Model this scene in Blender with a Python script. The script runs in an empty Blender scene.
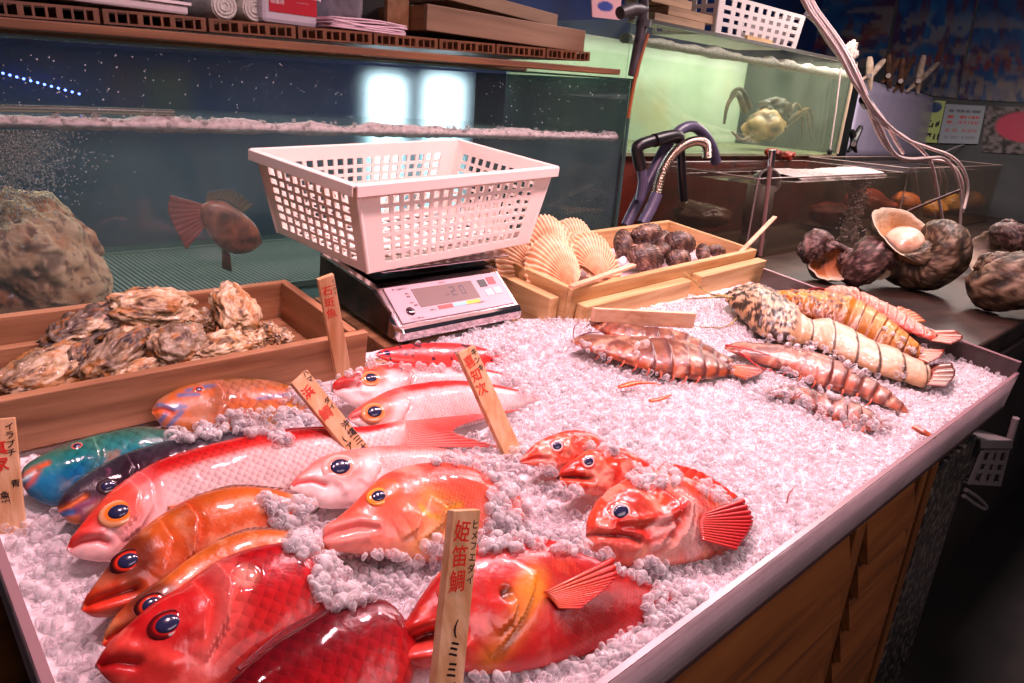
import bpy, bmesh, math, random
import numpy as np
from mathutils import Vector, Matrix
from mathutils.bvhtree import BVHTree
random.seed(7)
RNG = np.random.default_rng(7)
SC = bpy.context.scene
COL = SC.collection
R = math.radians
PI = math.pi

# ------------------------------------------------------------------ camera geometry
FOC = 720.0; CX, CY = 512.0, 341.5
def nrm(v):
    v = np.array(v, float); return v / np.linalg.norm(v)
_Z = -nrm([353 - CX, 2443 - CY, FOC])
_X = np.array([1310 - CX, 155 - CY, FOC]); _X = nrm(_X - _Z * _X.dot(_Z))
_Y = np.cross(_Z, _X)
CM = np.array([_X, _Y, _Z])
CAM = np.array([0, 0, 1.27])
TILT = R(6.5)
TO = np.array([0, 0, 0.75])                       # origin of the tilted tray frame
TU = np.array([1.0, 0, 0]); TV = np.array([0, math.cos(TILT), math.sin(TILT)]); TW = np.array([0, -math.sin(TILT), math.cos(TILT)])
def ray(px, py): return CM @ np.array([(px - CX) / FOC, (py - CY) / FOC, 1.0])
def T(u, v, w): return TO + TU * u + TV * v + TW * w
def TF(p):
    q = np.asarray(p) - TO
    return np.array([q @ TU, q @ TV, q @ TW])
def onplane(px, py, o, n):
    r = ray(px, py); return CAM + r * (np.dot(n, np.asarray(o) - CAM) / np.dot(n, r))
def P(px, py, w=0): return onplane(px, py, T(0, 0, w), TW)
def VY(px, py, y): r = ray(px, py); return CAM + r * (y / r[1])
def VX(px, py, x): r = ray(px, py); return CAM + r * (x / r[0])
def VZ(px, py, z): r = ray(px, py); return CAM + r * ((z - CAM[2]) / r[2])
def proj(p):
    c = (np.asarray(p) - CAM) @ CM
    return c[..., 0] / c[..., 2] * FOC + CX, c[..., 1] / c[..., 2] * FOC + CY

# ------------------------------------------------------------------ noise
def _hash(i, j, k, s):
    n = (i * 374761393 + j * 668265263 + k * 2147483647 + s * 144665) & 0xffffffff
    n = ((n ^ (n >> 13)) * 1274126177) & 0xffffffff
    return ((n ^ (n >> 16)) & 0xffff) / 65535.0
def vnoise(p, s=0):
    p = np.asarray(p, float); i = np.floor(p).astype(np.int64); f = p - i; f = f * f * (3 - 2 * f)
    r = 0
    for dx in (0, 1):
        for dy in (0, 1):
            for dz in (0, 1):
                w = (f[..., 0] if dx else 1 - f[..., 0]) * (f[..., 1] if dy else 1 - f[..., 1]) * (f[..., 2] if dz else 1 - f[..., 2])
                r = r + w * _hash(i[..., 0] + dx, i[..., 1] + dy, i[..., 2] + dz, s)
    return r
def fbm(p, sc=1.0, o=4, s=0):
    p = np.asarray(p, float) * sc; a = .5; r = 0; tot = 0
    for k in range(o):
        r = r + a * vnoise(p + 17.3 * k, s + k); tot += a; a *= .5; p = p * 2.03
    return r / tot

# ------------------------------------------------------------------ materials
MATS = {}
def new_mat(name):
    m = bpy.data.materials.new(name); m.use_nodes = True
    nt = m.node_tree; b = nt.nodes['Principled BSDF']
    return m, nt, b
def N(nt, t, **kw):
    n = nt.nodes.new(t)
    for k, v in kw.items(): setattr(n, k, v)
    return n
def c4(c): return (c[0], c[1], c[2], 1.0)
def srgb(r, g, b):
    f = lambda c: (c / 255 / 12.92) if c / 255 <= .04045 else ((c / 255 + .055) / 1.055) ** 2.4
    return (f(r), f(g), f(b))
def simple(name, col, rough=.5, metal=0.0, coat=0.0, spec=.5, emit=None, es=0, sss=0, trans=0, alpha=1):
    m, nt, b = new_mat(name)
    b.inputs['Base Color'].default_value = c4(col); b.inputs['Roughness'].default_value = rough
    b.inputs['Metallic'].default_value = metal; b.inputs['Coat Weight'].default_value = coat
    b.inputs['Specular IOR Level'].default_value = spec
    if sss:
        b.inputs['Subsurface Weight'].default_value = sss; b.inputs['Subsurface Radius'].default_value = (.01, .006, .005)
        b.inputs['Subsurface Scale'].default_value = 1
    if emit: b.inputs['Emission Color'].default_value = c4(emit); b.inputs['Emission Strength'].default_value = es
    b.inputs['Transmission Weight'].default_value = trans; b.inputs['Alpha'].default_value = alpha
    return m
def noisy(name, cols, scale=8, stretch=(1, 1, 1), rough=.5, bump=.0, bscale=None, metal=0, coat=0, detail=6, rough2=None, dist=.0, spec=.5, pos=None, sss=0):
    """base colour from a noise ramp over cols, bump from a second noise"""
    m, nt, b = new_mat(name)
    tc = N(nt, 'ShaderNodeTexCoord'); mp = N(nt, 'ShaderNodeMapping'); mp.inputs['Scale'].default_value = stretch
    nt.links.new(tc.outputs['Object'], mp.inputs[0])
    nz = N(nt, 'ShaderNodeTexNoise'); nz.inputs['Scale'].default_value = scale; nz.inputs['Detail'].default_value = detail; nz.inputs['Distortion'].default_value = dist
    nt.links.new(mp.outputs[0], nz.inputs['Vector'])
    rp = N(nt, 'ShaderNodeValToRGB'); el = rp.color_ramp.elements
    n = len(cols); pos = pos or [.3 + .4 * i / max(1, n - 1) for i in range(n)]
    el[0].position = pos[0]; el[0].color = c4(cols[0]); el[1].position = pos[-1]; el[1].color = c4(cols[-1])
    for i in range(1, n - 1): e = el.new(pos[i]); e.color = c4(cols[i])
    nt.links.new(nz.outputs['Fac'], rp.inputs[0]); nt.links.new(rp.outputs[0], b.inputs['Base Color'])
    b.inputs['Roughness'].default_value = rough; b.inputs['Metallic'].default_value = metal; b.inputs['Coat Weight'].default_value = coat
    b.inputs['Coat Roughness'].default_value = .1; b.inputs['Specular IOR Level'].default_value = spec
    if sss: b.inputs['Subsurface Weight'].default_value = sss; b.inputs['Subsurface Radius'].default_value = (.008, .006, .005)
    if bump:
        n2 = N(nt, 'ShaderNodeTexNoise'); n2.inputs['Scale'].default_value = bscale or scale * 3; n2.inputs['Detail'].default_value = 5
        nt.links.new(mp.outputs[0], n2.inputs['Vector'])
        bp = N(nt, 'ShaderNodeBump'); bp.inputs['Strength'].default_value = bump; bp.inputs['Distance'].default_value = .004
        nt.links.new(n2.outputs['Fac'], bp.inputs['Height']); nt.links.new(bp.outputs[0], b.inputs['Normal'])
    return m
def wood(name, c1, c2, c3, axis='x', scale=1.0, rough=.6):
    st = {'x': (2.2, 34, 34), 'y': (34, 2.2, 34), 'z': (34, 34, 2.2)}[axis]
    return noisy(name, [c1, c2, c3], scale=scale, stretch=st, rough=rough, bump=.15, bscale=scale * 2.5, detail=8, dist=.35)
def vcol(name, rough=.3, coat=.3, bump=.0, bscale=60, scales=0.0, sss=.15, spec=.5, metal=0, scale_bump=.5, aspect=1.0):
    """colour attribute 'Col' (alpha = scale mask); overlapping fish-scale cells from the UV (metres)"""
    m, nt, b = new_mat(name)
    ca = N(nt, 'ShaderNodeVertexColor', layer_name='Col')
    b.inputs['Roughness'].default_value = rough; b.inputs['Coat Weight'].default_value = coat; b.inputs['Coat Roughness'].default_value = .08
    b.inputs['Specular IOR Level'].default_value = spec; b.inputs['Metallic'].default_value = metal
    if sss:
        b.inputs['Subsurface Weight'].default_value = sss; b.inputs['Subsurface Radius'].default_value = (.006, .003, .002); b.inputs['Subsurface Scale'].default_value = 1
    hgt = None; colour = ca.outputs['Color']
    if scales:
        uv = N(nt, 'ShaderNodeUVMap'); mp = N(nt, 'ShaderNodeMapping'); mp.inputs['Scale'].default_value = (1 / scales, 1 / scales * aspect, 1); mp.inputs['Rotation'].default_value = (0, 0, PI / 4)
        nt.links.new(uv.outputs[0], mp.inputs[0])
        vo = N(nt, 'ShaderNodeTexVoronoi'); vo.voronoi_dimensions = '2D'; vo.inputs['Scale'].default_value = 1; vo.inputs['Randomness'].default_value = .28
        nt.links.new(mp.outputs[0], vo.inputs['Vector'])
        # cell-local gradient along the body: each scale rises towards its rear edge
        sb = N(nt, 'ShaderNodeVectorMath', operation='SUBTRACT'); nt.links.new(mp.outputs[0], sb.inputs[0]); nt.links.new(vo.outputs['Position'], sb.inputs[1])
        sx = N(nt, 'ShaderNodeVectorMath', operation='DOT_PRODUCT'); nt.links.new(sb.outputs[0], sx.inputs[0]); sx.inputs[1].default_value = (.7071, .7071, 0)
        mr = N(nt, 'ShaderNodeMapRange'); mr.inputs[1].default_value = -.7; mr.inputs[2].default_value = .7
        nt.links.new(sx.outputs['Value'], mr.inputs[0])
        mu = N(nt, 'ShaderNodeMath', operation='MULTIPLY'); nt.links.new(mr.outputs[0], mu.inputs[0]); nt.links.new(ca.outputs['Alpha'], mu.inputs[1])
        hgt = mu.outputs[0]
        # overlap shade put into the colour: each scale's front darker, rear paler
        mx = N(nt, 'ShaderNodeMix', data_type='RGBA', blend_type='MULTIPLY'); mx.inputs[0].default_value = .55
        rp = N(nt, 'ShaderNodeValToRGB'); rp.color_ramp.elements[0].position = .12; rp.color_ramp.elements[0].color = (.55, .36, .36, 1); rp.color_ramp.elements[1].position = .62; rp.color_ramp.elements[1].color = (1.18, 1.16, 1.16, 1)
        nt.links.new(mr.outputs[0], rp.inputs[0])
        mm = N(nt, 'ShaderNodeMath', operation='MULTIPLY'); mm.inputs[1].default_value = .6; nt.links.new(ca.outputs['Alpha'], mm.inputs[0]); nt.links.new(mm.outputs[0], mx.inputs[0])
        nt.links.new(colour, mx.inputs[6]); nt.links.new(rp.outputs[0], mx.inputs[7]); colour = mx.outputs[2]
    nt.links.new(colour, b.inputs['Base Color'])
    last = None
    if hgt is not None:
        bp = N(nt, 'ShaderNodeBump'); bp.inputs['Strength'].default_value = scale_bump; bp.inputs['Distance'].default_value = .005
        nt.links.new(hgt, bp.inputs['Height']); last = bp
    if bump:
        tc = N(nt, 'ShaderNodeTexCoord'); nz = N(nt, 'ShaderNodeTexNoise'); nz.inputs['Scale'].default_value = bscale; nz.inputs['Detail'].default_value = 4
        nt.links.new(tc.outputs['Object'], nz.inputs['Vector'])
        b2 = N(nt, 'ShaderNodeBump'); b2.inputs['Strength'].default_value = bump; b2.inputs['Distance'].default_value = .004
        nt.links.new(nz.outputs['Fac'], b2.inputs['Height'])
        if last: nt.links.new(last.outputs[0], b2.inputs['Normal'])
        last = b2
    if last: nt.links.new(last.outputs[0], b.inputs['Normal'])
    return m
def pane(name, tint=(.95, .98, .97), refl=.06, rough=.0, haze=0.0, hazecol=(.6, .65, .65), fres=True):
    """clear sheet: transparent + fresnel reflection, with some real film (haze) on it"""
    m = bpy.data.materials.new(name); m.use_nodes = True; nt = m.node_tree; nt.nodes.clear()
    out = N(nt, 'ShaderNodeOutputMaterial'); tr = N(nt, 'ShaderNodeBsdfTransparent'); tr.inputs[0].default_value = c4(tint)
    gl = N(nt, 'ShaderNodeBsdfGlossy'); gl.inputs['Roughness'].default_value = rough; gl.inputs[0].default_value = (1, 1, 1, 1)
    mx = N(nt, 'ShaderNodeMixShader')
    fr = N(nt, 'ShaderNodeFresnel'); fr.inputs[0].default_value = 1.33
    ge = N(nt, 'ShaderNodeNewGeometry'); iv = N(nt, 'ShaderNodeMath', operation='SUBTRACT'); iv.inputs[0].default_value = 1; nt.links.new(ge.outputs['Backfacing'], iv.inputs[1])
    fm = N(nt, 'ShaderNodeMath', operation='MULTIPLY'); nt.links.new(fr.outputs[0], fm.inputs[0]); nt.links.new(iv.outputs[0], fm.inputs[1]); nt.links.new(fm.outputs[0], mx.inputs[0])
    nt.links.new(tr.outputs[0], mx.inputs[1]); nt.links.new(gl.outputs[0], mx.inputs[2]); last = mx
    if haze:
        df = N(nt, 'ShaderNodeBsdfDiffuse'); df.inputs[0].default_value = c4(hazecol)
        tl = N(nt, 'ShaderNodeBsdfTranslucent'); tl.inputs[0].default_value = c4(hazecol); dm = N(nt, 'ShaderNodeMixShader'); dm.inputs[0].default_value = .5
        nt.links.new(df.outputs[0], dm.inputs[1]); nt.links.new(tl.outputs[0], dm.inputs[2])
        m2 = N(nt, 'ShaderNodeMixShader')
        tc = N(nt, 'ShaderNodeTexCoord'); nz = N(nt, 'ShaderNodeTexNoise'); nz.inputs['Scale'].default_value = 5; nz.inputs['Detail'].default_value = 6
        nt.links.new(tc.outputs['Object'], nz.inputs['Vector'])
        mr = N(nt, 'ShaderNodeMapRange'); mr.inputs[1].default_value = .25; mr.inputs[2].default_value = .8; mr.inputs[3].default_value = haze * .4; mr.inputs[4].default_value = haze * 1.6
        nt.links.new(nz.outputs['Fac'], mr.inputs[0]); nt.links.new(mr.outputs[0], m2.inputs[0])
        nt.links.new(mx.outputs[0], m2.inputs[1]); nt.links.new(dm.outputs[0], m2.inputs[2]); last = m2
    nt.links.new(last.outputs[0], out.inputs[0])
    return m

# ------------------------------------------------------------------ object helpers
def tag(o, label=None, cat=None, group=None, kind=None):
    if label: o['label'] = label
    if cat: o['category'] = cat
    if group: o['group'] = group
    if kind: o['kind'] = kind
    return o
def thing(name, label, cat, loc, group=None):
    o = bpy.data.objects.new(name, None); COL.objects.link(o); o.location = tuple(loc); o.empty_display_size = .02
    return tag(o, label, cat, group)
def wloc(o):
    v = np.zeros(3)
    while o is not None:
        v += np.array(o.location); o = o.parent
    return v
def copy_tree(o, loc=None, parent=None):
    c = o.copy(); COL.objects.link(c); c.parent = parent
    if loc is not None: c.location = tuple(loc)
    for ch in [x for x in bpy.data.objects if x.parent == o]: copy_tree(ch, None, c)
    return c
class MB:
    def __init__(s): s.v = []; s.f = []; s.sm = []
    def add(s, vs, fs, smooth=False):
        k = len(s.v); s.v += [tuple(map(float, x)) for x in vs]
        s.f += [tuple(i + k for i in f) for f in fs]; s.sm += [smooth] * len(fs); return s
    def frame_box(s, o, a, b, c):
        """box from corner o with edge vectors a,b,c"""
        o, a, b, c = map(lambda x: np.array(x, float), (o, a, b, c))
        vs = [o, o + a, o + a + b, o + b, o + c, o + a + c, o + a + b + c, o + b + c]
        fs = [(0, 3, 2, 1), (4, 5, 6, 7), (0, 1, 5, 4), (1, 2, 6, 5), (2, 3, 7, 6), (3, 0, 4, 7)]
        if np.dot(np.cross(a, b), c) < 0: fs = [f[::-1] for f in fs]
        return s.add(vs, fs)
    def tbox(s, u0, u1, v0, v1, w0, w1): return s.frame_box(T(u0, v0, w0), TU * (u1 - u0), TV * (v1 - v0), TW * (w1 - w0))
    def wbox(s, x0, x1, y0, y1, z0, z1): return s.frame_box((x0, y0, z0), (x1 - x0, 0, 0), (0, y1 - y0, 0), (0, 0, z1 - z0))
    def tube(s, pts, r, n=10, cap=True, flat=None):
        pts = [np.array(p, float) for p in pts]; m = len(pts)
        rs = r if hasattr(r, '__len__') else [r] * m
        vs = []; up = None
        for i, p in enumerate(pts):
            d = pts[min(i + 1, m - 1)] - pts[max(i - 1, 0)]; d = nrm(d) if np.linalg.norm(d) > 1e-9 else np.array([0, 0, 1.])
            if up is None:
                up = np.array([0, 0, 1.]) if abs(d[2]) < .9 else np.array([1., 0, 0])
            a = nrm(np.cross(d, up)); b = np.cross(a, d); up = b
            for k in range(n):
                t = 2 * PI * k / n; vs.append(p + (a * math.cos(t) + b * math.sin(t) * (flat or 1)) * rs[i])
        fs = [(i * n + k, i * n + (k + 1) % n, (i + 1) * n + (k + 1) % n, (i + 1) * n + k) for i in range(m - 1) for k in range(n)]
        s.add(vs, fs, True)
        if cap: s.add([vs[k] for k in range(n)], [tuple(range(n))[::-1]]); s.add(vs[-n:], [tuple(range(n))])
        return s
    def lathe(s, o, ax, prof, n=24, ref=None):
        """prof: [(r, h)] along axis ax from o"""
        ax = nrm(ax); ref = ref if ref is not None else ((0, 0, 1) if abs(ax[2]) < .9 else (1, 0, 0))
        a = nrm(np.cross(ax, ref)); b = np.cross(ax, a); o = np.array(o, float)
        vs = [o + ax * h + (a * math.cos(2 * PI * k / n) + b * math.sin(2 * PI * k / n)) * r for r, h in prof for k in range(n)]
        m = len(prof)
        fs = [(i * n + k, i * n + (k + 1) % n, (i + 1) * n + (k + 1) % n, (i + 1) * n + k) for i in range(m - 1) for k in range(n)]
        return s.add(vs, fs, True)
    def grid(s, G, smooth=True, wrap=False):
        """G: array [n][m][3]"""
        G = np.asarray(G); n, m = G.shape[:2]
        fs = [(i * m + j, i * m + (j + 1) % m, (i + 1) * m + (j + 1) % m, (i + 1) * m + j) for i in range(n - 1) for j in range(m if wrap else m - 1)]
        return s.add(G.reshape(-1, 3), fs, smooth)
    def prism(s, pts, ext):
        """closed polygon pts extruded by ext"""
        pts = [np.array(p, float) for p in pts]; e = np.array(ext, float); n = len(pts)
        return s.add(pts + [p + e for p in pts], [tuple(range(n))[::-1], tuple(range(n, 2 * n))] + [(i, (i + 1) % n, n + (i + 1) % n, n + i) for i in range(n)])
    def build(s, name, mat, parent=None, origin=None, bevel=0, solid=0, subsurf=0, fix=True, segs=2):
        if origin is None:
            if parent is not None: origin = wloc(parent)
            else:
                a = np.array(s.v); origin = np.array([(a[:, 0].min() + a[:, 0].max()) / 2, (a[:, 1].min() + a[:, 1].max()) / 2, a[:, 2].min()])
        origin = np.array(origin, float)
        me = bpy.data.meshes.new(name); me.from_pydata([tuple(np.array(v) - origin) for v in s.v], [], s.f)
        me.polygons.foreach_set('use_smooth', s.sm)
        if fix:
            bm = bmesh.new(); bm.from_mesh(me); bmesh.ops.recalc_face_normals(bm, faces=bm.faces); bm.to_mesh(me); bm.free()
        for m in (mat if isinstance(mat, (list, tuple)) else [mat]): me.materials.append(m)
        o = bpy.data.objects.new(name, me); COL.objects.link(o)
        if parent is not None: o.parent = parent; o.location = tuple(origin - wloc(parent))
        else: o.location = tuple(origin)
        if solid:
            md = o.modifiers.new('s', 'SOLIDIFY'); md.thickness = solid; md.offset = 0
        if bevel:
            md = o.modifiers.new('b', 'BEVEL'); md.width = bevel; md.segments = segs; md.limit_method = 'ANGLE'; md.angle_limit = R(40); md.harden_normals = False
        if subsurf:
            md = o.modifiers.new('ss', 'SUBSURF'); md.levels = md.render_levels = subsurf
        return o
def setcol(o, cols):
    me = o.data; at = me.color_attributes.new('Col', 'FLOAT_COLOR', 'POINT')
    c = np.ones((len(me.vertices), 4), np.float32); c[:, :cols.shape[1]] = cols
    at.data.foreach_set('color', c.ravel())
def setuv(o, uv):
    me = o.data; l = me.uv_layers.new(name='UVMap'); idx = np.zeros(len(me.loops), np.int32); me.loops.foreach_get('vertex_index', idx)
    l.data.foreach_set('uv', np.asarray(uv, np.float32)[idx].ravel())
def crom(pts, n, ts=None):
    """Catmull-Rom resample of polyline (chord-length) at n points or at the given ts in 0..1"""
    p = np.array(pts, float); d = np.r_[0, np.cumsum(np.linalg.norm(np.diff(p, axis=0), axis=1))]; d /= d[-1]
    ts = np.linspace(0, 1, n) if ts is None else np.asarray(ts)
    m = np.zeros_like(p)
    for i in range(len(p)):
        a, b = max(0, i - 1), min(len(p) - 1, i + 1); m[i] = (p[b] - p[a]) / max(1e-9, d[b] - d[a])
    k = np.clip(np.searchsorted(d, ts, side='right') - 1, 0, len(p) - 2)
    h = (d[k + 1] - d[k])[:, None]; x = ((ts - d[k])[:, None]) / np.maximum(h, 1e-9)
    return (2 * x**3 - 3 * x**2 + 1) * p[k] + (x**3 - 2 * x**2 + x) * h * m[k] + (-2 * x**3 + 3 * x**2) * p[k + 1] + (x**3 - x**2) * h * m[k + 1]
def textmesh(body, size=1.0, bold=.0):
    c = bpy.data.curves.new('tmp', 'FONT'); c.body = body; c.size = size; c.offset = bold; c.align_x = 'CENTER'; c.align_y = 'CENTER'; c.resolution_u = 3
    o = bpy.data.objects.new('tmp', c); COL.objects.link(o); bpy.context.view_layer.update()
    me = bpy.data.meshes.new_from_object(o.evaluated_get(bpy.context.evaluated_depsgraph_get()))
    v = [tuple(x.co) for x in me.vertices]; f = [tuple(p.vertices) for p in me.polygons]
    bpy.data.objects.remove(o); bpy.data.curves.remove(c); bpy.data.meshes.remove(me)
    return np.array(v).reshape(-1, 3), f
def put_text(mb, body, o, ex, ey, size, bold=.0, rot=0):
    v, f = textmesh(body, 1.0, bold)
    if not len(v): return
    mid = (v.max(0) + v.min(0)) / 2; v = v - mid
    c, s = math.cos(rot), math.sin(rot)
    vs = [np.array(o) + (ex * (a * c - b * s) + ey * (a * s + b * c)) * size for a, b, _ in v]
    mb.add(vs, f)
# ------------------------------------------------------------------ lofted bodies (fish, prawns, lobsters)
class Plane:
    def __init__(s, px, py, w0, phi, yaw=0):
        s.o = P(px, py, w0); f, y = R(phi), R(yaw)
        s.n = nrm(TU * (-math.sin(f) * math.sin(y)) + TV * (-math.sin(f) * math.cos(y)) + TW * math.cos(f))
        s.e1 = nrm(TU - s.n * TU.dot(s.n)); s.e2 = np.cross(s.n, s.e1)
    def ab(s, px, py):
        q = onplane(px, py, s.o, s.n) - s.o; return np.array([q @ s.e1, q @ s.e2])
    def abs_(s, pts): return np.array([s.ab(*p) for p in pts])
    def at(s, a, b, c=0): return s.o + s.e1 * a + s.e2 * b + s.n * c
def pl_dist(pts, line):
    """distance of points (n,2) to polyline, signed by side, and param along it"""
    best = np.full(len(pts), 1e9); sg = np.zeros(len(pts)); par = np.zeros(len(pts)); m = len(line) - 1
    for i in range(m):
        a, b = line[i], line[i + 1]; d = b - a; L = max(1e-12, d @ d)
        t = np.clip(((pts - a) @ d) / L, 0, 1); q = a + t[:, None] * d; dd = np.linalg.norm(pts - q, axis=1)
        k = dd < best; best[k] = dd[k]; cr = d[0] * (pts[:, 1] - a[1]) - d[1] * (pts[:, 0] - a[0]); sg[k] = np.sign(cr)[k]; par[k] = ((i + t) / m)[k]
    return best, sg, par
def ss(a, b, x): t = np.clip((x - a) / (b - a + 1e-12), 0, 1); return t * t * (3 - 2 * t)
BVHS = []          # solid bodies on the ice, for ice cover and clearance
def mixc(col, c, k): return col + (np.array(c) - col) * np.clip(k, 0, 1)[:, None]
class Body: pass
def loft(top, bot, w0, phi, tk=.45, yaw=0, n=190, m=96, seg=None, bury=None, thp=.85, thm=None, nose=.6, centre=None, pw=1.0, lift=0):
    """closed body between two outlines (photo polylines head->tail) laid in its own tilted plane"""
    B = Body(); cx = np.mean([p[0] for p in top + bot]); cy = np.mean([p[1] for p in top + bot])
    if centre: cx, cy = centre
    pl = B.pl = Plane(cx, cy, w0, phi, yaw)
    s = np.linspace(0, 1, n); ts = nose * (s ** 1.8) + (1 - nose) * s
    A = crom(pl.abs_(top), n, ts); C = crom(pl.abs_(bot), n, ts)
    c = (A + C) / 2; h = (A - C) / 2; hl = np.linalg.norm(h, axis=1); H = hl.max()
    cap = np.sqrt(np.clip(ts / .05, 0, 1)); 
    th = tk * H * (hl / H) ** thp
    if thm is not None: th = th * np.interp(ts, thm[0], thm[1])
    th = np.maximum(th, .0006) * (.35 + .65 * cap)
    tend = np.sqrt(np.clip((1 - ts) / .02, 0, 1)); th = th * (.15 + .85 * tend)
    ang = np.linspace(0, 2 * PI, m, endpoint=False)
    co, si = np.cos(ang), np.sin(ang)
    co2 = np.sign(co) * np.abs(co) ** pw
    B.ab = (c[:, None, :] + h[:, None, :] * co2[None, :, None]).reshape(-1, 2)
    B.c = (th[:, None] * np.where(si > 0, si, si * .5)[None, :]).reshape(-1)
    B.t = np.repeat(ts, m); B.s = np.tile(co, n); B.front = np.tile(si, n); B.hl = np.repeat(hl, m); B.H = H
    B.n, B.m = n, m; B.d = np.zeros(n * m); B.col = np.ones((n * m, 4)); B.col[:, 3] = 0
    B.L = np.linalg.norm(np.diff(c, axis=0), axis=1).sum(); B.bury = bury; B.lift = lift
    B.spine = c; B.ts = ts
    return B
def noise_ab(B, sc, o=4, s=0, st=(1, 1)):
    return fbm(np.c_[B.ab[:, 0] * st[0], B.ab[:, 1] * st[1], B.c], sc, o, s)
def groove(B, pts, width, depth, col=None, k=1.0):
    d, _, _ = pl_dist(B.ab, B.pl.abs_(pts)); g = np.exp(-(d / width) ** 2) * (B.front > -.2)
    B.d -= depth * g
    if col is not None: B.col[:, :3] = mixc(B.col[:, :3], col, g * k)
def ridge(B, pts, width, depth, col=None, k=1.0): groove(B, pts, width, -depth, col, k)
def plate(B, pts, width, height, col=None, k=1.0, flip=1):
    """a cover plate (gill cover): raised on the head side of the line, dropping sharply behind"""
    d, sg, par = pl_dist(B.ab, B.pl.abs_(pts)); on = (sg * flip > 0)
    end = np.sin(np.clip(par, 0, 1) * PI) ** .5
    f = np.exp(-d / width) * on * end * (B.front > 0)
    B.d += height * f
    g = np.exp(-(d / (width * .22)) ** 2) * (~on) * (B.front > 0) * end; B.d -= height * .5 * g
    if col is not None: B.col[:, :3] = mixc(B.col[:, :3], col, (np.exp(-(d / (width * .5)) ** 2)) * k * (B.front > 0))
def blot(B, px, py, r, col, k=1.0, disp=0, ry=None, edge=.35):
    a = B.pl.ab(px, py); q = (B.ab - a) / np.array([r, ry or r]); d = np.linalg.norm(q, axis=1); f = 1 - ss(1 - edge, 1 + edge, d); f = f * (B.front > 0)
    if col is not None: B.col[:, :3] = mixc(B.col[:, :3], col, f * k)
    B.d += disp * f
def ramp(x, stops):
    xs = [q[0] for q in stops]; return np.stack([np.interp(x, xs, [q[1][i] for q in stops]) for i in range(3)], 1)
def finish(B, name, mat, parent=None, track=True):
    pl = B.pl; n, m = B.n, B.m
    B.col[:, :3] *= (.80 + .4 * noise_ab(B, 190, 3, 91))[:, None]
    V = pl.o + B.ab[:, :1] * pl.e1 + B.ab[:, 1:2] * pl.e2 + B.c[:, None] * pl.n
    # displace along the ring's outward direction
    G = V.reshape(n, m, 3); cen = G.mean(1, keepdims=True); out = G - cen; out /= np.maximum(np.linalg.norm(out, axis=2, keepdims=True), 1e-9)
    dirn = out * .45 + pl.n * np.where(B.front.reshape(n, m, 1) > 0, .55, -.55)
    G = G + dirn * B.d.reshape(n, m, 1)
    if B.bury:
        t0, amt = B.bury; G = G - TW * (amt * ss(t0, 1, B.t) * 1.0).reshape(n, m, 1)
    B.G = G
    mb = MB(); mb.grid(G, True, True)
    mb.f.append(tuple(range(m))); mb.sm.append(True); mb.f.append(tuple(range((n - 1) * m, n * m))[::-1]); mb.sm.append(True)
    cc = G.reshape(-1, 3); org = np.array([cc[:, 0].mean(), cc[:, 1].mean(), cc[:, 2].min()])
    o = mb.build(name, mat, parent, None if parent is not None else org)
    setcol(o, B.col); setuv(o, B.ab)
    B.obj = o; B.bvh = BVHTree.FromPolygons([tuple(v) for v in cc], mb.f)
    if track: BVHS.append(B.bvh)
    return o
def hit(B, px, py):
    r = nrm(ray(px, py)); q = B.bvh.ray_cast(Vector(CAM), Vector(r))
    if q[0] is None:
        a = B.pl.ab(px, py); return B.pl.at(*a, .01), B.pl.n
    return np.array(q[0]), np.array(q[1]) * (1 if np.dot(q[1], r) < 0 else -1)
def eye(B, px, py, r, iris, ring, pupil=(.02, .022, .07), pr=.5, bulge=.24, tilt=.5, shiny=True, name='eye'):
    p, nn = hit(B, px, py); nd = nrm(nn * tilt + B.pl.n * (1 - tilt)); e = B.obj
    q = p - nd * r * .12
    mb = MB(); prof = [(r * math.sin(a), r * bulge * math.cos(a)) for a in np.linspace(PI / 2, .02, 12)]
    mb.lathe(q, nd, [(r * 1.0, -r * .25)] + prof, 32)
    sq = lambda L: [tuple(np.array(x) - B.pl.e2 * ((np.array(x) - q) @ B.pl.e2) * .20) for x in L]
    mb.v = sq(mb.v)
    mi = eye_mat(iris, ring)
    o = mb.build(name, mi, e, origin=q)
    # the iris/ring colours by radius
    v = np.array(mb.v); vq = v - q; vq = vq + np.outer(vq @ B.pl.e2, B.pl.e2) * .25; rad = np.linalg.norm(np.cross(vq, nd), axis=1) / r
    c = np.ones((len(v), 4)); 
    c[:, :3] = ramp(rad, [(0, iris), (.66, iris), (.78, ring), (1, ring)]); setcol(o, c)
    b2 = MB(); rp = r * pr; hb = r * bulge * math.sqrt(max(0, 1 - pr * pr))
    b2.lathe(q + nd * (hb - .0002), nd, [(rp * math.sin(a), r * .16 * math.cos(a)) for a in np.linspace(PI / 2, .02, 8)], 24)
    b2.v = sq(b2.v); pu = b2.build('pupil', simple_cached('pupil_dark', pupil, .18, coat=.5), o)
    return o
_cache = {}
def simple_cached(name, col, rough=.5, **kw):
    key = (name, tuple(col))
    if key not in _cache: _cache[key] = simple(name, col, rough, **kw)
    return _cache[key]
def eye_mat(i, r):
    if 'eye' not in _cache: _cache['eye'] = vcol('eye_wet', .12, coat=1, sss=.0)
    return _cache['eye']
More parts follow.
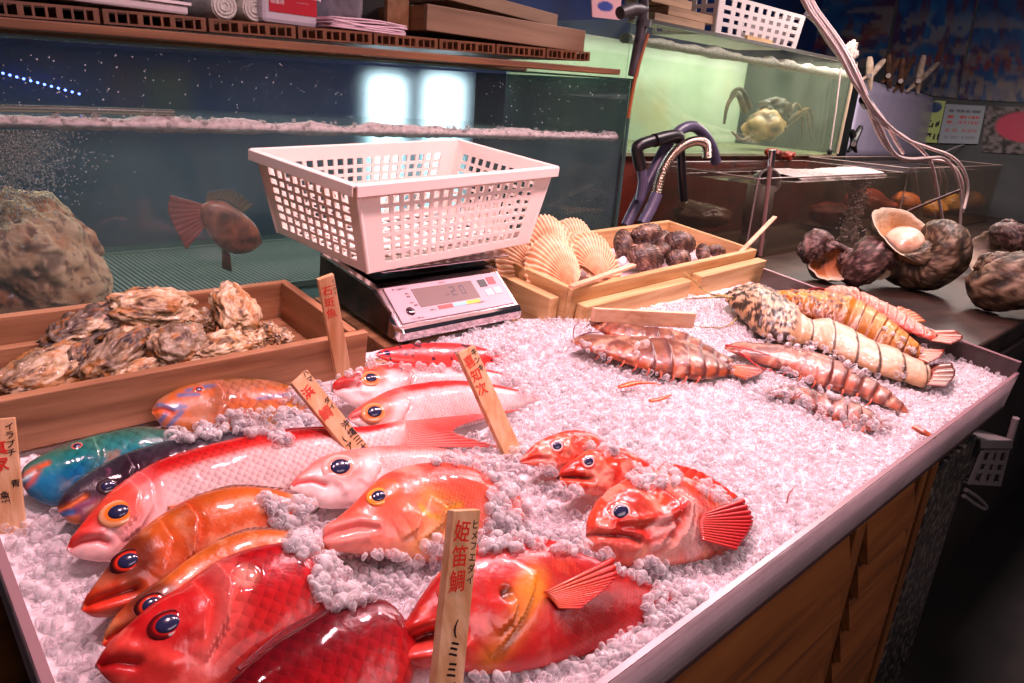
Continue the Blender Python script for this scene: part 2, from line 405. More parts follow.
def fanfin(B, root, tip, col, edge, nray=14, zr=.001, zt=.006, name='pectoral_fin', ridge_h=.0015, rayc=None, mat=None, thick=.0008, onplane_=False, drop=0, wave=0):
    """fin with rays between a root curve and a tip curve (photo polylines)"""
    nu, nv = nray * 6 + 1, 14; pl = B.pl
    us = np.linspace(0, 1, nu)
    Rt = crom(pl.abs_(root), nu, us); Tp = crom(pl.abs_(tip), nu, us)
    cr = 0
    if not onplane_:
        hp, _ = hit(B, *np.mean(root, axis=0)); cr = (hp - pl.o) @ pl.n
    G = np.zeros((nu, nv, 3)); c = np.ones((nu * nv, 4)); cols = np.zeros((nu, nv, 3))
    for j in range(nv):
        f = j / (nv - 1)
        ab = Rt + (Tp - Rt) * f
        rip = np.abs(np.sin(us * nray * PI)); z = cr + zr + (zt - zr) * f + ridge_h * (rip ** .7) * (.4 + .6 * f) + wave * math.sin(f * 5) * f
        G[:, j] = pl.o + ab[:, :1] * pl.e1 + ab[:, 1:2] * pl.e2 + z[:, None] * pl.n - TW * drop * f * f
        base = np.array(col) * (1 - f) + np.array(edge) * f
        rc = np.array(rayc if rayc is not None else np.array(col) * .55)
        k = (1 - rip ** .8) * .7
        cols[:, j] = base + (rc - base) * k[:, None]
    mb = MB(); mb.grid(G)
    if mat is None:
        if 'fin' not in _cache: _cache['fin'] = vcol('fin_membrane', .3, coat=.4, sss=0)
        mat = _cache['fin']
    o = mb.build(name, mat, B.obj, origin=G.reshape(-1, 3).mean(0), solid=thick)
    c[:, :3] = cols.reshape(-1, 3); setcol(o, c)
    return o
def stroke(pts3, r, name, mat, parent=None, n=6, flat=None): return MB().tube(pts3, r, n, flat=flat).build(name, mat, parent)
# ------------------------------------------------------------------ the fish
FM = vcol('fish_skin', .3, coat=.3, bump=.17, bscale=95, scales=.0065, sss=.12, scale_bump=.9)
FM_FINE = vcol('fish_skin_fine', .3, coat=.3, bump=.17, bscale=100, scales=.0042, sss=.12, scale_bump=.8)
FM_BIG = vcol('fish_skin_large_scales', .28, coat=.3, bump=.17, bscale=90, scales=.0095, sss=.1, scale_bump=1.0)
RED = srgb(206, 28, 28); DRED = srgb(150, 12, 22); ORG = srgb(222, 92, 30); WHT = srgb(244, 220, 216); PNK = srgb(245, 150, 140)
FISH = {}
def base(B, stops, namp=.12, nsc=30, seed=0, scales=None):
    x = B.s + (noise_ab(B, nsc, 4, seed) - .5) * namp * 2
    B.col[:, :3] = ramp(x, stops)
    if scales: B.col[:, 3] = ss(scales[0] - .05, scales[0] + .06, B.t) * (1 - .6 * ss(.86, .99, B.t)) * (scales[1] if len(scales) > 1 else 1)
    B.d += (noise_ab(B, 60, 3, seed + 5) - .5) * .0012
def mottle(B, col, sc, lo, hi, k, seed=3, st=(1, 1), region=None):
    f = ss(lo, hi, noise_ab(B, sc, 4, seed, st)) * k
    if region is not None: f = f * region
    B.col[:, :3] = mixc(B.col[:, :3], col, f)
def reg(o, label, cat='fish', group=None): return tag(o, label, cat, group)

# long red and white snapper across the tray
B = loft([(67, 547), (77, 530), (96, 508), (115, 489), (154, 463), (192, 450), (246, 437), (300, 430), (340, 428), (372, 426), (406, 419)],
         [(67, 551), (78, 558), (112, 562), (150, 552), (205, 532), (258, 512), (310, 494), (360, 472), (408, 446)], .03, 33, tk=.42, n=240, m=110)
base(B, [(-1, WHT), (.0, WHT), (.42, srgb(248, 205, 200)), (.56, srgb(226, 70, 62)), (.72, RED), (1, RED)], .06, 50, 1, (.26,))
mottle(B, srgb(235, 120, 110), 120, .5, .7, .4, 5, (.5, 1), ss(.1, .5, B.s) * (1 - ss(.5, .7, B.s)))
hd = 1 - ss(.14, .24, B.t); B.col[:, :3] = mixc(B.col[:, :3], srgb(232, 60, 50), hd * ss(-.2, .35, B.s) * .85)
B.col[:, :3] = mixc(B.col[:, :3], srgb(248, 190, 186), hd * (1 - ss(-.5, .1, B.s)) * .8)
groove(B, [(67, 549), (80, 544), (98, 543), (106, 547)], .0035, .005, srgb(190, 30, 30), .9)
ridge(B, [(70, 541), (84, 537), (100, 538)], .005, .003, srgb(225, 50, 42), .7)
plate(B, [(136, 472), (150, 490), (152, 512), (140, 532), (122, 546)], .02, .006, srgb(225, 120, 118), .6, -1)
plate(B, [(124, 478), (138, 500), (134, 524), (118, 540)], .012, .002, srgb(240, 160, 155), .4, -1)
blot(B, 118.5, 512, .021, srgb(228, 84, 60), .85, .002)
B.col[:, :3] = mixc(B.col[:, :3], srgb(240, 150, 140), ss(.90, .99, B.t) * .8); B.col[:, 3] *= 1 - ss(.9, .98, B.t)
FISH['long'] = finish(B, 'long_tailed_snapper', FM)
reg(FISH['long'], 'long red-backed silvery white fish with orange-ringed eye and forked red tail')
eye(B, 118.5, 512, .0172, srgb(238, 128, 40), srgb(235, 170, 120), pr=.52)
fanfin(B, [(398, 421.5), (402, 433), (400, 447)], [(519, 411), (452, 432), (500, 449)], srgb(238, 110, 96), srgb(216, 46, 40), 16, zr=.0, zt=.004, name='tail_fin', ridge_h=.0012, onplane_=True, rayc=srgb(250, 190, 180))
fanfin(B, [(164, 514), (170, 522)], [(225, 500), (222, 512)], srgb(245, 150, 110), srgb(240, 170, 150), 5, zr=.003, zt=.006)
fanfin(B, [(192, 451), (260, 434), (330, 428)], [(205, 447), (270, 431), (340, 426)], RED, DRED, 12, onplane_=True, zr=0, zt=.001, name='dorsal_fin', ridge_h=.0006)
LONG = B

# teal parrotfish and its darker neighbour
B = loft([(20, 477), (25, 466), (42, 455), (70, 443), (105, 433), (140, 427), (175, 432), (205, 442)], [(20, 481), (30, 496), (54, 506), (85, 499), (120, 490), (165, 476), (205, 458)], .022, 36, tk=.42)
base(B, [(-1, srgb(40, 110, 150)), (-.3, srgb(20, 120, 165)), (.2, srgb(20, 138, 140)), (.6, srgb(50, 120, 105)), (1, srgb(80, 95, 75))], .35, 16, 3, (.25, .8))
mottle(B, srgb(10, 96, 190), 18, .48, .62, .8, 9, region=1 - ss(.2, .45, B.t))
mottle(B, srgb(190, 140, 90), 26, .55, .68, .7, 12, region=ss(.2, .4, B.t))
groove(B, [(20, 479), (32, 472), (47, 467)], .003, .002, srgb(220, 96, 40), 1)
groove(B, [(20, 482), (28, 478), (36, 474)], .0028, .003, srgb(210, 235, 235), 1)
groove(B, [(24, 490), (32, 484), (38, 474)], .003, .001, srgb(205, 90, 60), .8)
plate(B, [(92, 440), (98, 460), (90, 486)], .015, .003, srgb(90, 150, 120), .5, -1)
FISH['teal'] = finish(B, 'parrotfish', FM_BIG)
reg(FISH['teal'], 'teal and blue parrotfish lying against the oyster crate front')
eye(B, 77, 446, .0075, srgb(190, 100, 80), srgb(70, 130, 120), pr=.5)
B = loft([(57, 506), (66, 491), (82, 477), (100, 466), (138, 449), (185, 437), (216, 432), (262, 433), (300, 440)], [(58, 513), (73, 524), (98, 520), (140, 505), (190, 488), (250, 468), (300, 450)], .026, 34, tk=.42)
base(B, [(-1, srgb(120, 70, 70)), (-.2, srgb(84, 42, 58)), (.4, srgb(52, 34, 48)), (1, srgb(60, 66, 72))], .5, 30, 4, (.22, .9))
mottle(B, srgb(150, 80, 120), 60, .55, .7, .6, 22)
mottle(B, srgb(196, 110, 60), 40, .4, .62, .9, 25, region=(1 - ss(-.7, -.2, B.s)) * (1 - ss(.15, .3, B.t)))
groove(B, [(57, 510), (70, 508), (84, 500)], .003, .003, srgb(230, 120, 60), .9)
groove(B, [(60, 516), (72, 515)], .003, .001, srgb(40, 110, 170), .9)
plate(B, [(126, 456), (132, 474), (124, 500)], .014, .003, srgb(60, 40, 50), .5, -1)
FISH['dark'] = finish(B, 'parrotfish', FM_BIG)
reg(FISH['dark'], 'dark purple-brown parrotfish lying between the teal fish and the long red fish')
eye(B, 108, 486, .011, srgb(84, 70, 62), srgb(60, 44, 50), pr=.6)

# orange parrotfish under the crate
B = loft([(152, 409), (158, 400), (183, 387), (218, 380), (262, 380), (296, 388), (330, 398)], [(152, 414), (165, 427), (200, 433), (250, 434), (300, 425), (330, 412)], .02, 36, tk=.4)
base(B, [(-1, srgb(200, 120, 70)), (0, srgb(205, 104, 48)), (.5, srgb(190, 100, 40)), (1, srgb(120, 90, 40))], .4, 26, 6, (.33, 1.0))
mottle(B, srgb(170, 120, 90), 50, .5, .66, .7, 27)
mottle(B, srgb(220, 170, 50), 30, .45, .6, .9, 28, region=ss(.5, .7, B.t) * (1 - ss(-.3, .2, B.s)))
for q in ([(158, 407), (172, 412), (178, 409)], [(160, 422), (168, 414), (183, 411)], [(168, 428), (180, 416)], [(186, 394), (200, 391), (212, 390)], [(178, 399), (196, 399)]): groove(B, q, .0032, .0, srgb(70, 110, 160), .9)
groove(B, [(152, 412), (162, 412), (170, 416)], .003, .003, srgb(225, 90, 40), .8)
groove(B, [(255, 404), (290, 398), (320, 400)], .003, .0, srgb(70, 120, 170), .8)
plate(B, [(214, 384), (222, 400), (214, 428)], .014, .003, srgb(190, 120, 90), .6, -1)
FISH['orgp'] = finish(B, 'parrotfish', FM_BIG)
reg(FISH['orgp'], 'orange parrotfish with blue cheek stripes half under ice beside oyster crate')
eye(B, 199, 389.5, .008, srgb(200, 80, 50), srgb(190, 110, 60), pr=.5)

# two orange groupers
B = loft([(81, 607), (84, 600), (97, 581), (112, 562), (126, 546), (154, 520), (192, 498), (230, 488), (272, 490), (310, 500)], [(81, 610), (97, 617), (131, 614), (170, 606), (215, 590), (265, 560), (310, 520)], .034, 34, tk=.45)
base(B, [(-1, srgb(200, 90, 50)), (-.1, srgb(206, 84, 30)), (.5, srgb(206, 104, 26)), (1, srgb(180, 84, 24))], .3, 24, 7, (.4, .35))
mottle(B, srgb(225, 160, 120), 70, .5, .68, .6, 31)
mottle(B, srgb(170, 40, 20), 20, .5, .66, .55, 33, region=1 - ss(.15, .45, B.t))
groove(B, [(81, 606), (96, 603), (116, 598), (134, 594)], .0045, .008, srgb(150, 26, 20), 1)
ridge(B, [(82, 611), (97, 609), (120, 605)], .006, .003, srgb(222, 56, 36), .9)
ridge(B, [(84, 600), (98, 597), (118, 592)], .005, .002, srgb(196, 52, 28), .7)
plate(B, [(184, 506), (196, 530), (190, 560), (168, 590)], .022, .006, srgb(190, 70, 34), .6, -1)
plate(B, [(158, 524), (168, 548), (160, 574)], .014, .003, srgb(214, 96, 50), .5, -1)
blot(B, 128, 561, .021, srgb(70, 16, 16), .75, .0015)
FISH['gr1'] = finish(B, 'grouper', FM_FINE)
reg(FISH['gr1'], 'orange grouper with red lip and red-ringed eye directly below the long red fish')
eye(B, 128, 561, .0145, srgb(214, 46, 24), srgb(60, 10, 10), pr=.56)
fanfin(B, [(190, 500), (230, 489), (278, 491)], [(196, 495), (234, 485), (284, 488)], srgb(190, 90, 30), srgb(40, 30, 30), 12, onplane_=True, zr=0, zt=0, name='dorsal_fin', ridge_h=.0006)
B = loft([(102, 641), (106, 630), (120, 611), (154, 585), (200, 551), (231, 536), (265, 530), (300, 536), (330, 548)], [(102, 645), (117, 652), (150, 650), (200, 632), (260, 600), (330, 565)], .034, 34, tk=.42)
base(B, [(-1, srgb(190, 70, 40)), (-.1, srgb(204, 76, 28)), (.5, srgb(210, 104, 30)), (1, srgb(190, 96, 30))], .3, 24, 8, (.45, .3))
mottle(B, srgb(226, 160, 110), 70, .5, .68, .6, 34)
mottle(B, srgb(160, 34, 20), 20, .5, .66, .6, 36, region=1 - ss(.15, .45, B.t))
groove(B, [(102, 642), (116, 634), (132, 630)], .004, .006, srgb(140, 24, 20), 1)
ridge(B, [(103, 646), (116, 641), (128, 637)], .005, .0025, srgb(215, 50, 34), .9)
blot(B, 152, 605, .019, srgb(70, 16, 16), .75, .0015)
FISH['gr2'] = finish(B, 'grouper', FM_FINE)
reg(FISH['gr2'], 'orange grouper mostly covered by the bright red snapper in front')
eye(B, 152, 605, .0135, srgb(200, 52, 30), srgb(60, 10, 10), pr=.56)
fanfin(B, [(214, 544), (245, 533), (290, 534)], [(220, 539), (250, 528), (296, 530)], srgb(200, 100, 30), srgb(40, 30, 30), 12, onplane_=True, zr=0, zt=0, name='dorsal_fin', ridge_h=.0006)

# bright red snapper at the lower left and the one below it
B = loft([(95, 664), (104, 650), (118, 634), (150, 608), (185, 584), (216, 562), (250, 549), (290, 543), (330, 547), (362, 562)], [(96, 668), (118, 690), (170, 716), (240, 715), (310, 670), (362, 605)], .04, 33, tk=.42, n=220, m=110, bury=(.72, .035))
base(B, [(-1, srgb(220, 80, 70)), (-.2, srgb(200, 34, 34)), (.4, srgb(186, 18, 26)), (1, srgb(166, 12, 22))], .25, 26, 10, (.42,))
mottle(B, srgb(240, 110, 90), 50, .5, .66, .55, 37, region=1 - ss(.3, .5, B.t))
mottle(B, srgb(150, 8, 20), 22, .54, .7, .6, 39, region=1 - ss(.3, .5, B.t))
groove(B, [(97, 667), (116, 664), (134, 668)], .004, .006, srgb(150, 14, 20), .9)
ridge(B, [(120, 650), (150, 660), (168, 668)], .008, .003, srgb(235, 80, 66), .6)
plate(B, [(214, 566), (226, 592), (222, 630), (200, 668)], .024, .007, srgb(240, 120, 110), .8, -1)
plate(B, [(190, 588), (204, 612), (198, 646)], .015, .004, srgb(228, 70, 60), .6, -1)
blot(B, 241, 583, .010, srgb(240, 170, 150), .7, -.002)
blot(B, 167.5, 624, .022, srgb(200, 30, 30), .8, .003)
FISH['snap'] = finish(B, 'red_snapper', FM_BIG)
reg(FISH['snap'], 'bright red big-headed snapper at the front left with dark red-ringed eye')
eye(B, 167.5, 624, .0145, srgb(178, 20, 22), srgb(90, 8, 12), pr=.6)
B = loft([(205, 705), (228, 682), (260, 653), (295, 629), (330, 609), (366, 599), (389, 604), (412, 630)], [(215, 760), (270, 790), (340, 770), (395, 720), (418, 660)], .038, 30, tk=.42, n=200, m=96)
base(B, [(-1, srgb(214, 60, 56)), (0, srgb(176, 16, 26)), (.45, srgb(132, 6, 20)), (1, srgb(84, 4, 18))], .2, 26, 11, (-.1,))
mottle(B, srgb(225, 130, 120), 40, .52, .66, .5, 41, (.35, 1), ss(.1, .4, B.s) * (1 - ss(.6, .9, B.s)))
FISH['dsnap'] = finish(B, 'red_snapper', FM_BIG)
reg(FISH['dsnap'], 'dark crimson scaly fish at the bottom edge with only its back showing')
fanfin(B, [(240, 672), (300, 627), (372, 599)], [(236, 668), (296, 622), (372, 594)], srgb(140, 10, 22), srgb(100, 6, 20), 16, onplane_=True, zr=0, zt=0, name='dorsal_fin', ridge_h=.0006)

# big red snapper with open mouth behind the front sign
B = loft([(399, 634), (405, 622), (429, 585), (446, 566), (470, 551), (490, 544), (527, 541), (576, 553), (612, 567), (645, 582), (676, 592)], [(402, 648), (404, 661), (417, 668), (440, 668), (489, 674), (541, 668), (594, 652), (640, 626), (676, 604)], .03, 33, tk=.4, n=240, m=110)
base(B, [(-1, srgb(200, 44, 44)), (-.3, srgb(196, 32, 30)), (.3, srgb(186, 32, 26)), (1, srgb(170, 26, 26))], .25, 24, 12, (.5, .8))
mottle(B, srgb(232, 96, 60), 70, .5, .66, .5, 43, region=ss(.0, .4, B.s) * (1 - ss(.5, .7, B.t)))
mottle(B, srgb(236, 110, 96), 60, .56, .7, .3, 44, region=(1 - ss(-.2, .2, B.s)) * (1 - ss(.5, .7, B.t)))
groove(B, [(397, 642), (412, 640), (430, 637), (448, 640)], .0075, .016, srgb(60, 6, 10), 1)
groove(B, [(400, 645), (414, 645), (436, 644)], .006, .010, srgb(40, 4, 8), 1)
ridge(B, [(402, 656), (416, 655), (440, 651), (455, 648)], .007, .005, srgb(235, 78, 66), .8)
ridge(B, [(400, 633), (420, 630), (446, 630)], .006, .004, srgb(226, 56, 44), .7)
plate(B, [(526, 582), (520, 600), (514, 616), (500, 640), (484, 662)], .024, .006, srgb(232, 160, 50), .5, -1)
plate(B, [(498, 600), (503, 612), (500, 626), (486, 640)], .02, .004, srgb(190, 90, 40), .6, -1)
blot(B, 494, 602, .006, srgb(60, 20, 10), .9, -.004)
blot(B, 518, 596, .016, srgb(230, 150, 40), .6); blot(B, 508, 612, .014, srgb(230, 150, 60), .45)
FISH['open'] = finish(B, 'red_snapper', FM_FINE)
reg(FISH['open'], 'large red fish with open mouth behind the foremost wooden sign')
fanfin(B, [(529, 601), (536, 608), (543, 617)], [(589, 571), (592, 590), (556, 622)], srgb(225, 90, 40), srgb(206, 40, 36), 13, zr=.004, zt=.017, rayc=srgb(170, 24, 28), ridge_h=.0022)
eye(B, 452, 590, .014, srgb(220, 120, 60), srgb(210, 60, 40), pr=.55)
fanfin(B, [(470, 551), (520, 541), (575, 552)], [(474, 546), (526, 536), (582, 549)], srgb(210, 50, 40), srgb(190, 40, 40), 14, onplane_=True, zr=0, zt=0, name='dorsal_fin', ridge_h=.0006)

# orange-pink emperor
B = loft([(323, 532), (326, 526), (336, 519), (352, 505), (366, 491), (384, 475), (408, 466), (440, 463), (472, 469), (503, 486), (530, 506)], [(323, 541), (331, 549), (352, 553), (378, 555), (408, 560), (440, 562), (480, 552), (515, 536), (530, 516)], .036, 34, tk=.42, n=220, m=110)
base(B, [(-1, srgb(250, 160, 140)), (-.3, srgb(240, 120, 96)), (.3, srgb(236, 96, 66)), (1, srgb(226, 80, 62))], .25, 24, 13, (.46, .9))
mottle(B, srgb(248, 170, 150), 40, .5, .66, .6, 46, region=1 - ss(.4, .55, B.t))
groove(B, [(322, 538), (334, 534), (354, 530), (372, 533)], .0035, .005, srgb(210, 90, 84), .9)
ridge(B, [(324, 531), (336, 529), (356, 526), (372, 531)], .006, .0035, srgb(244, 150, 140), .7)
ridge(B, [(326, 544), (342, 543), (362, 540)], .006, .003, srgb(246, 160, 150), .7)
plate(B, [(424, 505), (438, 516), (432, 534), (412, 548)], .03, .006, srgb(240, 190, 80), .5, -1)
plate(B, [(400, 512), (412, 522), (410, 536), (396, 545)], .018, .005, srgb(245, 150, 110), .6, -1)
groove(B, [(412, 514), (420, 524), (428, 526)], .003, .0, srgb(236, 190, 40), .7); groove(B, [(436, 516), (452, 512)], .0035, .001, srgb(230, 170, 40), .8)
blot(B, 379, 496, .018, srgb(238, 110, 50), .7, .002, .013)
FISH['emp'] = finish(B, 'emperor_fish', FM_FINE)
reg(FISH['emp'], 'orange-pink thick-lipped fish in the middle with its mouth closed')
eye(B, 378.5, 496, .0125, srgb(240, 150, 80), srgb(240, 170, 60), pr=.6)

# pale pink big-eyed fish behind it
B = loft([(289, 486), (294, 480), (301, 473), (317, 460), (344, 452), (372, 447), (401, 446), (436, 448), (470, 455), (500, 465)], [(289, 489), (304, 498), (322, 508), (350, 508), (400, 502), (450, 488), (500, 472)], .026, 34, tk=.42)
base(B, [(-1, WHT), (.1, WHT), (.55, srgb(246, 190, 182)), (.8, srgb(238, 140, 128)), (1, srgb(232, 110, 100))], .1, 40, 14, (.4, .8))
groove(B, [(288, 488), (296, 483), (310, 483), (322, 489)], .003, .005, srgb(220, 50, 44), .9)
ridge(B, [(326, 482), (338, 488), (342, 493)], .006, .003, srgb(250, 205, 200), .5)
plate(B, [(372, 456), (376, 472), (366, 492)], .02, .004, srgb(245, 180, 172), .6, -1)
blot(B, 340, 467, .0245, srgb(240, 130, 116), .85, .002)
FISH['pale'] = finish(B, 'big_eyed_snapper', FM_FINE)
reg(FISH['pale'], 'pale pink-white big-eyed fish lying just behind the orange-pink fish')
eye(B, 340, 467, .0205, srgb(244, 150, 130), srgb(240, 190, 180), pr=.56)

# two red-striped fish behind
B = loft([(348, 417), (352, 412), (361, 406), (388, 391), (412, 385), (446, 381), (480, 383), (512, 389), (541, 396)], [(348, 420), (360, 427), (380, 433), (410, 434), (450, 430), (490, 419), (541, 400)], .03, 34, tk=.42)
base(B, [(-1, WHT), (.15, WHT), (.5, srgb(246, 190, 186)), (.66, srgb(226, 66, 60)), (1, RED)], .06, 60, 15, (.3, .9))
hd = 1 - ss(.2, .3, B.t); B.col[:, :3] = mixc(B.col[:, :3], srgb(236, 90, 80), hd * ss(-.1, .5, B.s) * .8)
groove(B, [(348, 420), (358, 418), (370, 426)], .003, .004, srgb(214, 40, 36), .9)
plate(B, [(400, 396), (405, 410), (398, 426)], .016, .004, srgb(238, 140, 130), .6, -1)
blot(B, 374.5, 412, .021, srgb(238, 100, 70), .85, .002)
FISH['str1'] = finish(B, 'big_eyed_snapper', FM_FINE)
reg(FISH['str1'], 'white fish with red back stripe, the nearer of the two behind the crossed signs')
eye(B, 374.5, 412, .0175, srgb(240, 130, 60), srgb(240, 160, 110), pr=.56)
B = loft([(332, 387), (336, 381), (348, 374), (371, 367), (405, 364), (440, 364), (470, 367), (500, 373), (524, 381)], [(332, 392), (340, 398), (358, 408), (390, 410), (430, 404), (480, 396), (524, 385)], .03, 34, tk=.42)
base(B, [(-1, WHT), (.15, WHT), (.5, srgb(246, 190, 186)), (.66, srgb(226, 66, 60)), (1, RED)], .06, 60, 16, (.3, .9))
hd = 1 - ss(.2, .3, B.t); B.col[:, :3] = mixc(B.col[:, :3], srgb(232, 80, 70), hd * ss(-.2, .5, B.s) * .85)
groove(B, [(331, 391), (342, 388), (354, 390)], .0045, .008, srgb(180, 20, 24), 1)
ridge(B, [(333, 385), (344, 383), (356, 387)], .005, .003, srgb(214, 40, 36), .9)
ridge(B, [(352, 390), (360, 396), (366, 396)], .005, .003, srgb(250, 215, 210), .8)
plate(B, [(402, 368), (408, 382), (400, 402)], .016, .004, srgb(238, 140, 130), .6, -1)
blot(B, 371, 378, .018, srgb(238, 100, 70), .85, .002)
FISH['str2'] = finish(B, 'big_eyed_snapper', FM_FINE)
reg(FISH['str2'], 'white fish with red back stripe and open red mouth, farther of its pair')
eye(B, 371, 378, .0150, srgb(240, 120, 60), srgb(240, 160, 110), pr=.56)

# spotted red grouper at the scale foot
B = loft([(376, 353), (382, 350), (402, 345.5), (428, 343), (462, 344), (490, 350), (515, 358)], [(376, 356), (390, 362), (420, 367), (460, 369), (495, 366), (515, 361)], .028, 36, tk=.4)
base(B, [(-1, srgb(230, 70, 60)), (0, srgb(222, 44, 40)), (1, srgb(200, 30, 34))], .2, 26, 17)
f = noise_ab(B, 160, 1, 51); B.col[:, :3] = mixc(B.col[:, :3], srgb(70, 20, 40), ss(.66, .74, f))
FISH['spot'] = finish(B, 'coral_grouper', FM_FINE)
reg(FISH['spot'], 'dark-spotted red fish in ice at the foot of the scale')
eye(B, 387, 353, .008, srgb(120, 40, 80), srgb(200, 50, 50), pr=.6)

# rockfish
def rock(top, bot, w0, seed, phi=38):
    B = loft(top, bot, w0, phi, tk=.5, n=220, m=110)
    base(B, [(-1, srgb(236, 120, 100)), (-.3, srgb(226, 74, 50)), (.4, srgb(228, 76, 42)), (1, srgb(222, 70, 40))], .4, 26, seed, (.5, .9))
    mottle(B, srgb(244, 160, 134), 60, .5, .6, .8, seed + 60); mottle(B, srgb(190, 24, 26), 34, .55, .68, .6, seed + 61)
    B.d += (noise_ab(B, 85, 3, seed + 9) - .5) * .006 * (1 - ss(.5, .7, B.t))
    return B
B = rock([(587, 530), (587, 522), (590, 512), (597, 501), (612, 487), (634, 475), (656, 471), (680, 477), (706, 489), (728, 503), (748, 522)], [(587, 538), (594, 552), (612, 562), (641, 568), (666, 567), (692, 562), (720, 556), (748, 536)], .034, 18)
groove(B, [(587, 536), (598, 539), (616, 541), (628, 546)], .003, .006, srgb(120, 10, 14), .9)
ridge(B, [(588, 531), (602, 534), (620, 537), (633, 544)], .004, .0022, srgb(216, 60, 46), .7)
ridge(B, [(590, 545), (604, 549), (626, 553)], .006, .002, srgb(226, 110, 96), .7)
ridge(B, [(604, 528), (630, 526), (652, 522), (668, 512)], .006, .004, srgb(206, 40, 30), .7)
groove(B, [(610, 533), (634, 532), (656, 530)], .005, .003, srgb(176, 30, 28), .5)
plate(B, [(662, 492), (676, 508), (674, 530), (664, 552), (646, 564)], .02, .006, srgb(246, 190, 176), .8, -1)
plate(B, [(648, 496), (660, 512), (658, 534), (644, 552)], .014, .005, srgb(206, 40, 36), .7, -1)
for q in ([(640, 540), (656, 532)], [(640, 552), (654, 545)], [(636, 534), (650, 524)]): ridge(B, q, .004, .003, srgb(248, 190, 180), .8)
blot(B, 681, 545, .018, srgb(250, 200, 190), .8)
blot(B, 620.6, 512, .022, srgb(226, 90, 60), .8, .004); blot(B, 620.6, 512, .0172, srgb(150, 20, 20), .6, -.002)
FISH['rock1'] = finish(B, 'rockfish', FM)
reg(FISH['rock1'], 'large spiny red rockfish facing left with fanned fin near the tray edge')
eye(B, 620.6, 512, .0158, srgb(244, 214, 206), srgb(222, 90, 70), pr=.58)
fanfin(B, [(683, 522), (680, 532), (682, 548)], [(720, 508), (729, 530), (712, 559)], srgb(214, 80, 70), srgb(190, 26, 36), 13, zr=.003, zt=.008, rayc=srgb(150, 12, 24), ridge_h=.003)
fanfin(B, [(656, 471), (690, 481), (728, 503)], [(664, 462), (700, 472), (738, 497)], srgb(226, 80, 50), srgb(220, 60, 50), 9, onplane_=True, zr=0, zt=0, name='dorsal_fin')
for q in ([(664, 471), (668, 466)], [(640, 474), (644, 470)], [(652, 488), (660, 485)]):
    a, _ = hit(B, *q[0]); b_, _ = hit(B, *q[1])
B = rock([(558, 474), (562, 468), (571, 461), (591, 450), (612, 447), (634, 455), (655, 468), (670, 480)], [(559, 480), (570, 489), (594, 495), (616, 498), (642, 497), (670, 487)], .028, 19)
groove(B, [(558, 477), (570, 479), (586, 482)], .0045, .010, srgb(80, 8, 12), 1)
ridge(B, [(560, 482), (572, 485), (590, 487)], .005, .004, srgb(226, 80, 50), .7)
plate(B, [(616, 458), (624, 468), (618, 488)], .012, .004, srgb(200, 50, 40), .6, -1)
blot(B, 588, 461.5, .014, srgb(226, 90, 60), .8, .003)
FISH['rock2'] = finish(B, 'rockfish', FM)
reg(FISH['rock2'], 'small red rockfish with open mouth just behind the large rockfish')
eye(B, 588.5, 461.5, .0112, srgb(240, 200, 196), srgb(226, 80, 60), pr=.58)
B = rock([(520, 461), (526, 453), (536, 443), (559, 433), (580, 431), (600, 438), (620, 448)], [(521, 463), (530, 465), (546, 468), (570, 470), (596, 466), (620, 455)], .028, 20)
groove(B, [(520, 462), (532, 459), (544, 461)], .003, .004, srgb(190, 40, 34), .8)
plate(B, [(578, 440), (584, 450), (578, 464)], .012, .003, srgb(240, 110, 80), .6, -1)
blot(B, 557, 446, .013, srgb(236, 110, 80), .8, .003)
FISH['rock3'] = finish(B, 'rockfish', FM)
reg(FISH['rock3'], 'small orange-red rockfish beside the middle sign, farthest of the three rockfish')
eye(B, 557, 446, .0115, srgb(240, 200, 196), srgb(226, 90, 70), pr=.55)
# ------------------------------------------------------------------ prawns and lobsters
SM = vcol('shell_wet', .36, coat=.2, bump=.1, bscale=120, sss=.15)
SM_L = vcol('shell_spiny', .4, coat=.18, bump=.35, bscale=150, sss=.1)
def segs(B, ta, k, amp, band=None, bw=.22, bk=.9):
    x = np.clip((B.t - ta) / (.97 - ta), 0, .9999); f = (x * k) % 1; on = (B.t > ta) * (B.t < .97)
    B.d += amp * (f ** .6 - .4 - 1.2 * ss(.92, 1, f)) * on
    if band is not None:
        nz = (noise_ab(B, 60, 3, 77) - .5) * .25
        B.col[:, :3] = mixc(B.col[:, :3], band, (ss(1 - bw, 1 - bw * .5, f + nz)) * on * bk)
def antenna(B, pts, w, r, mat, name='antenna'):
    p3 = crom([P(x, y, ww) for (x, y), ww in zip(pts, w)], 16)
    return MB().tube(p3, list(np.linspace(r, r * .35, 16)), 6).build(name, mat, B.obj)
def tailfan(B, root, tips, col, edge, name='tail_fan'):
    return fanfin(B, root, tips, col, edge, 5, zr=.003, zt=.008, name=name, ridge_h=.002, onplane_=True, thick=.0015)
ANT = simple('antenna_dark', srgb(110, 30, 24), .4); ANT2 = simple('antenna_amber', srgb(200, 110, 40), .4); LEG = simple('leg_pink', srgb(225, 110, 80), .4)
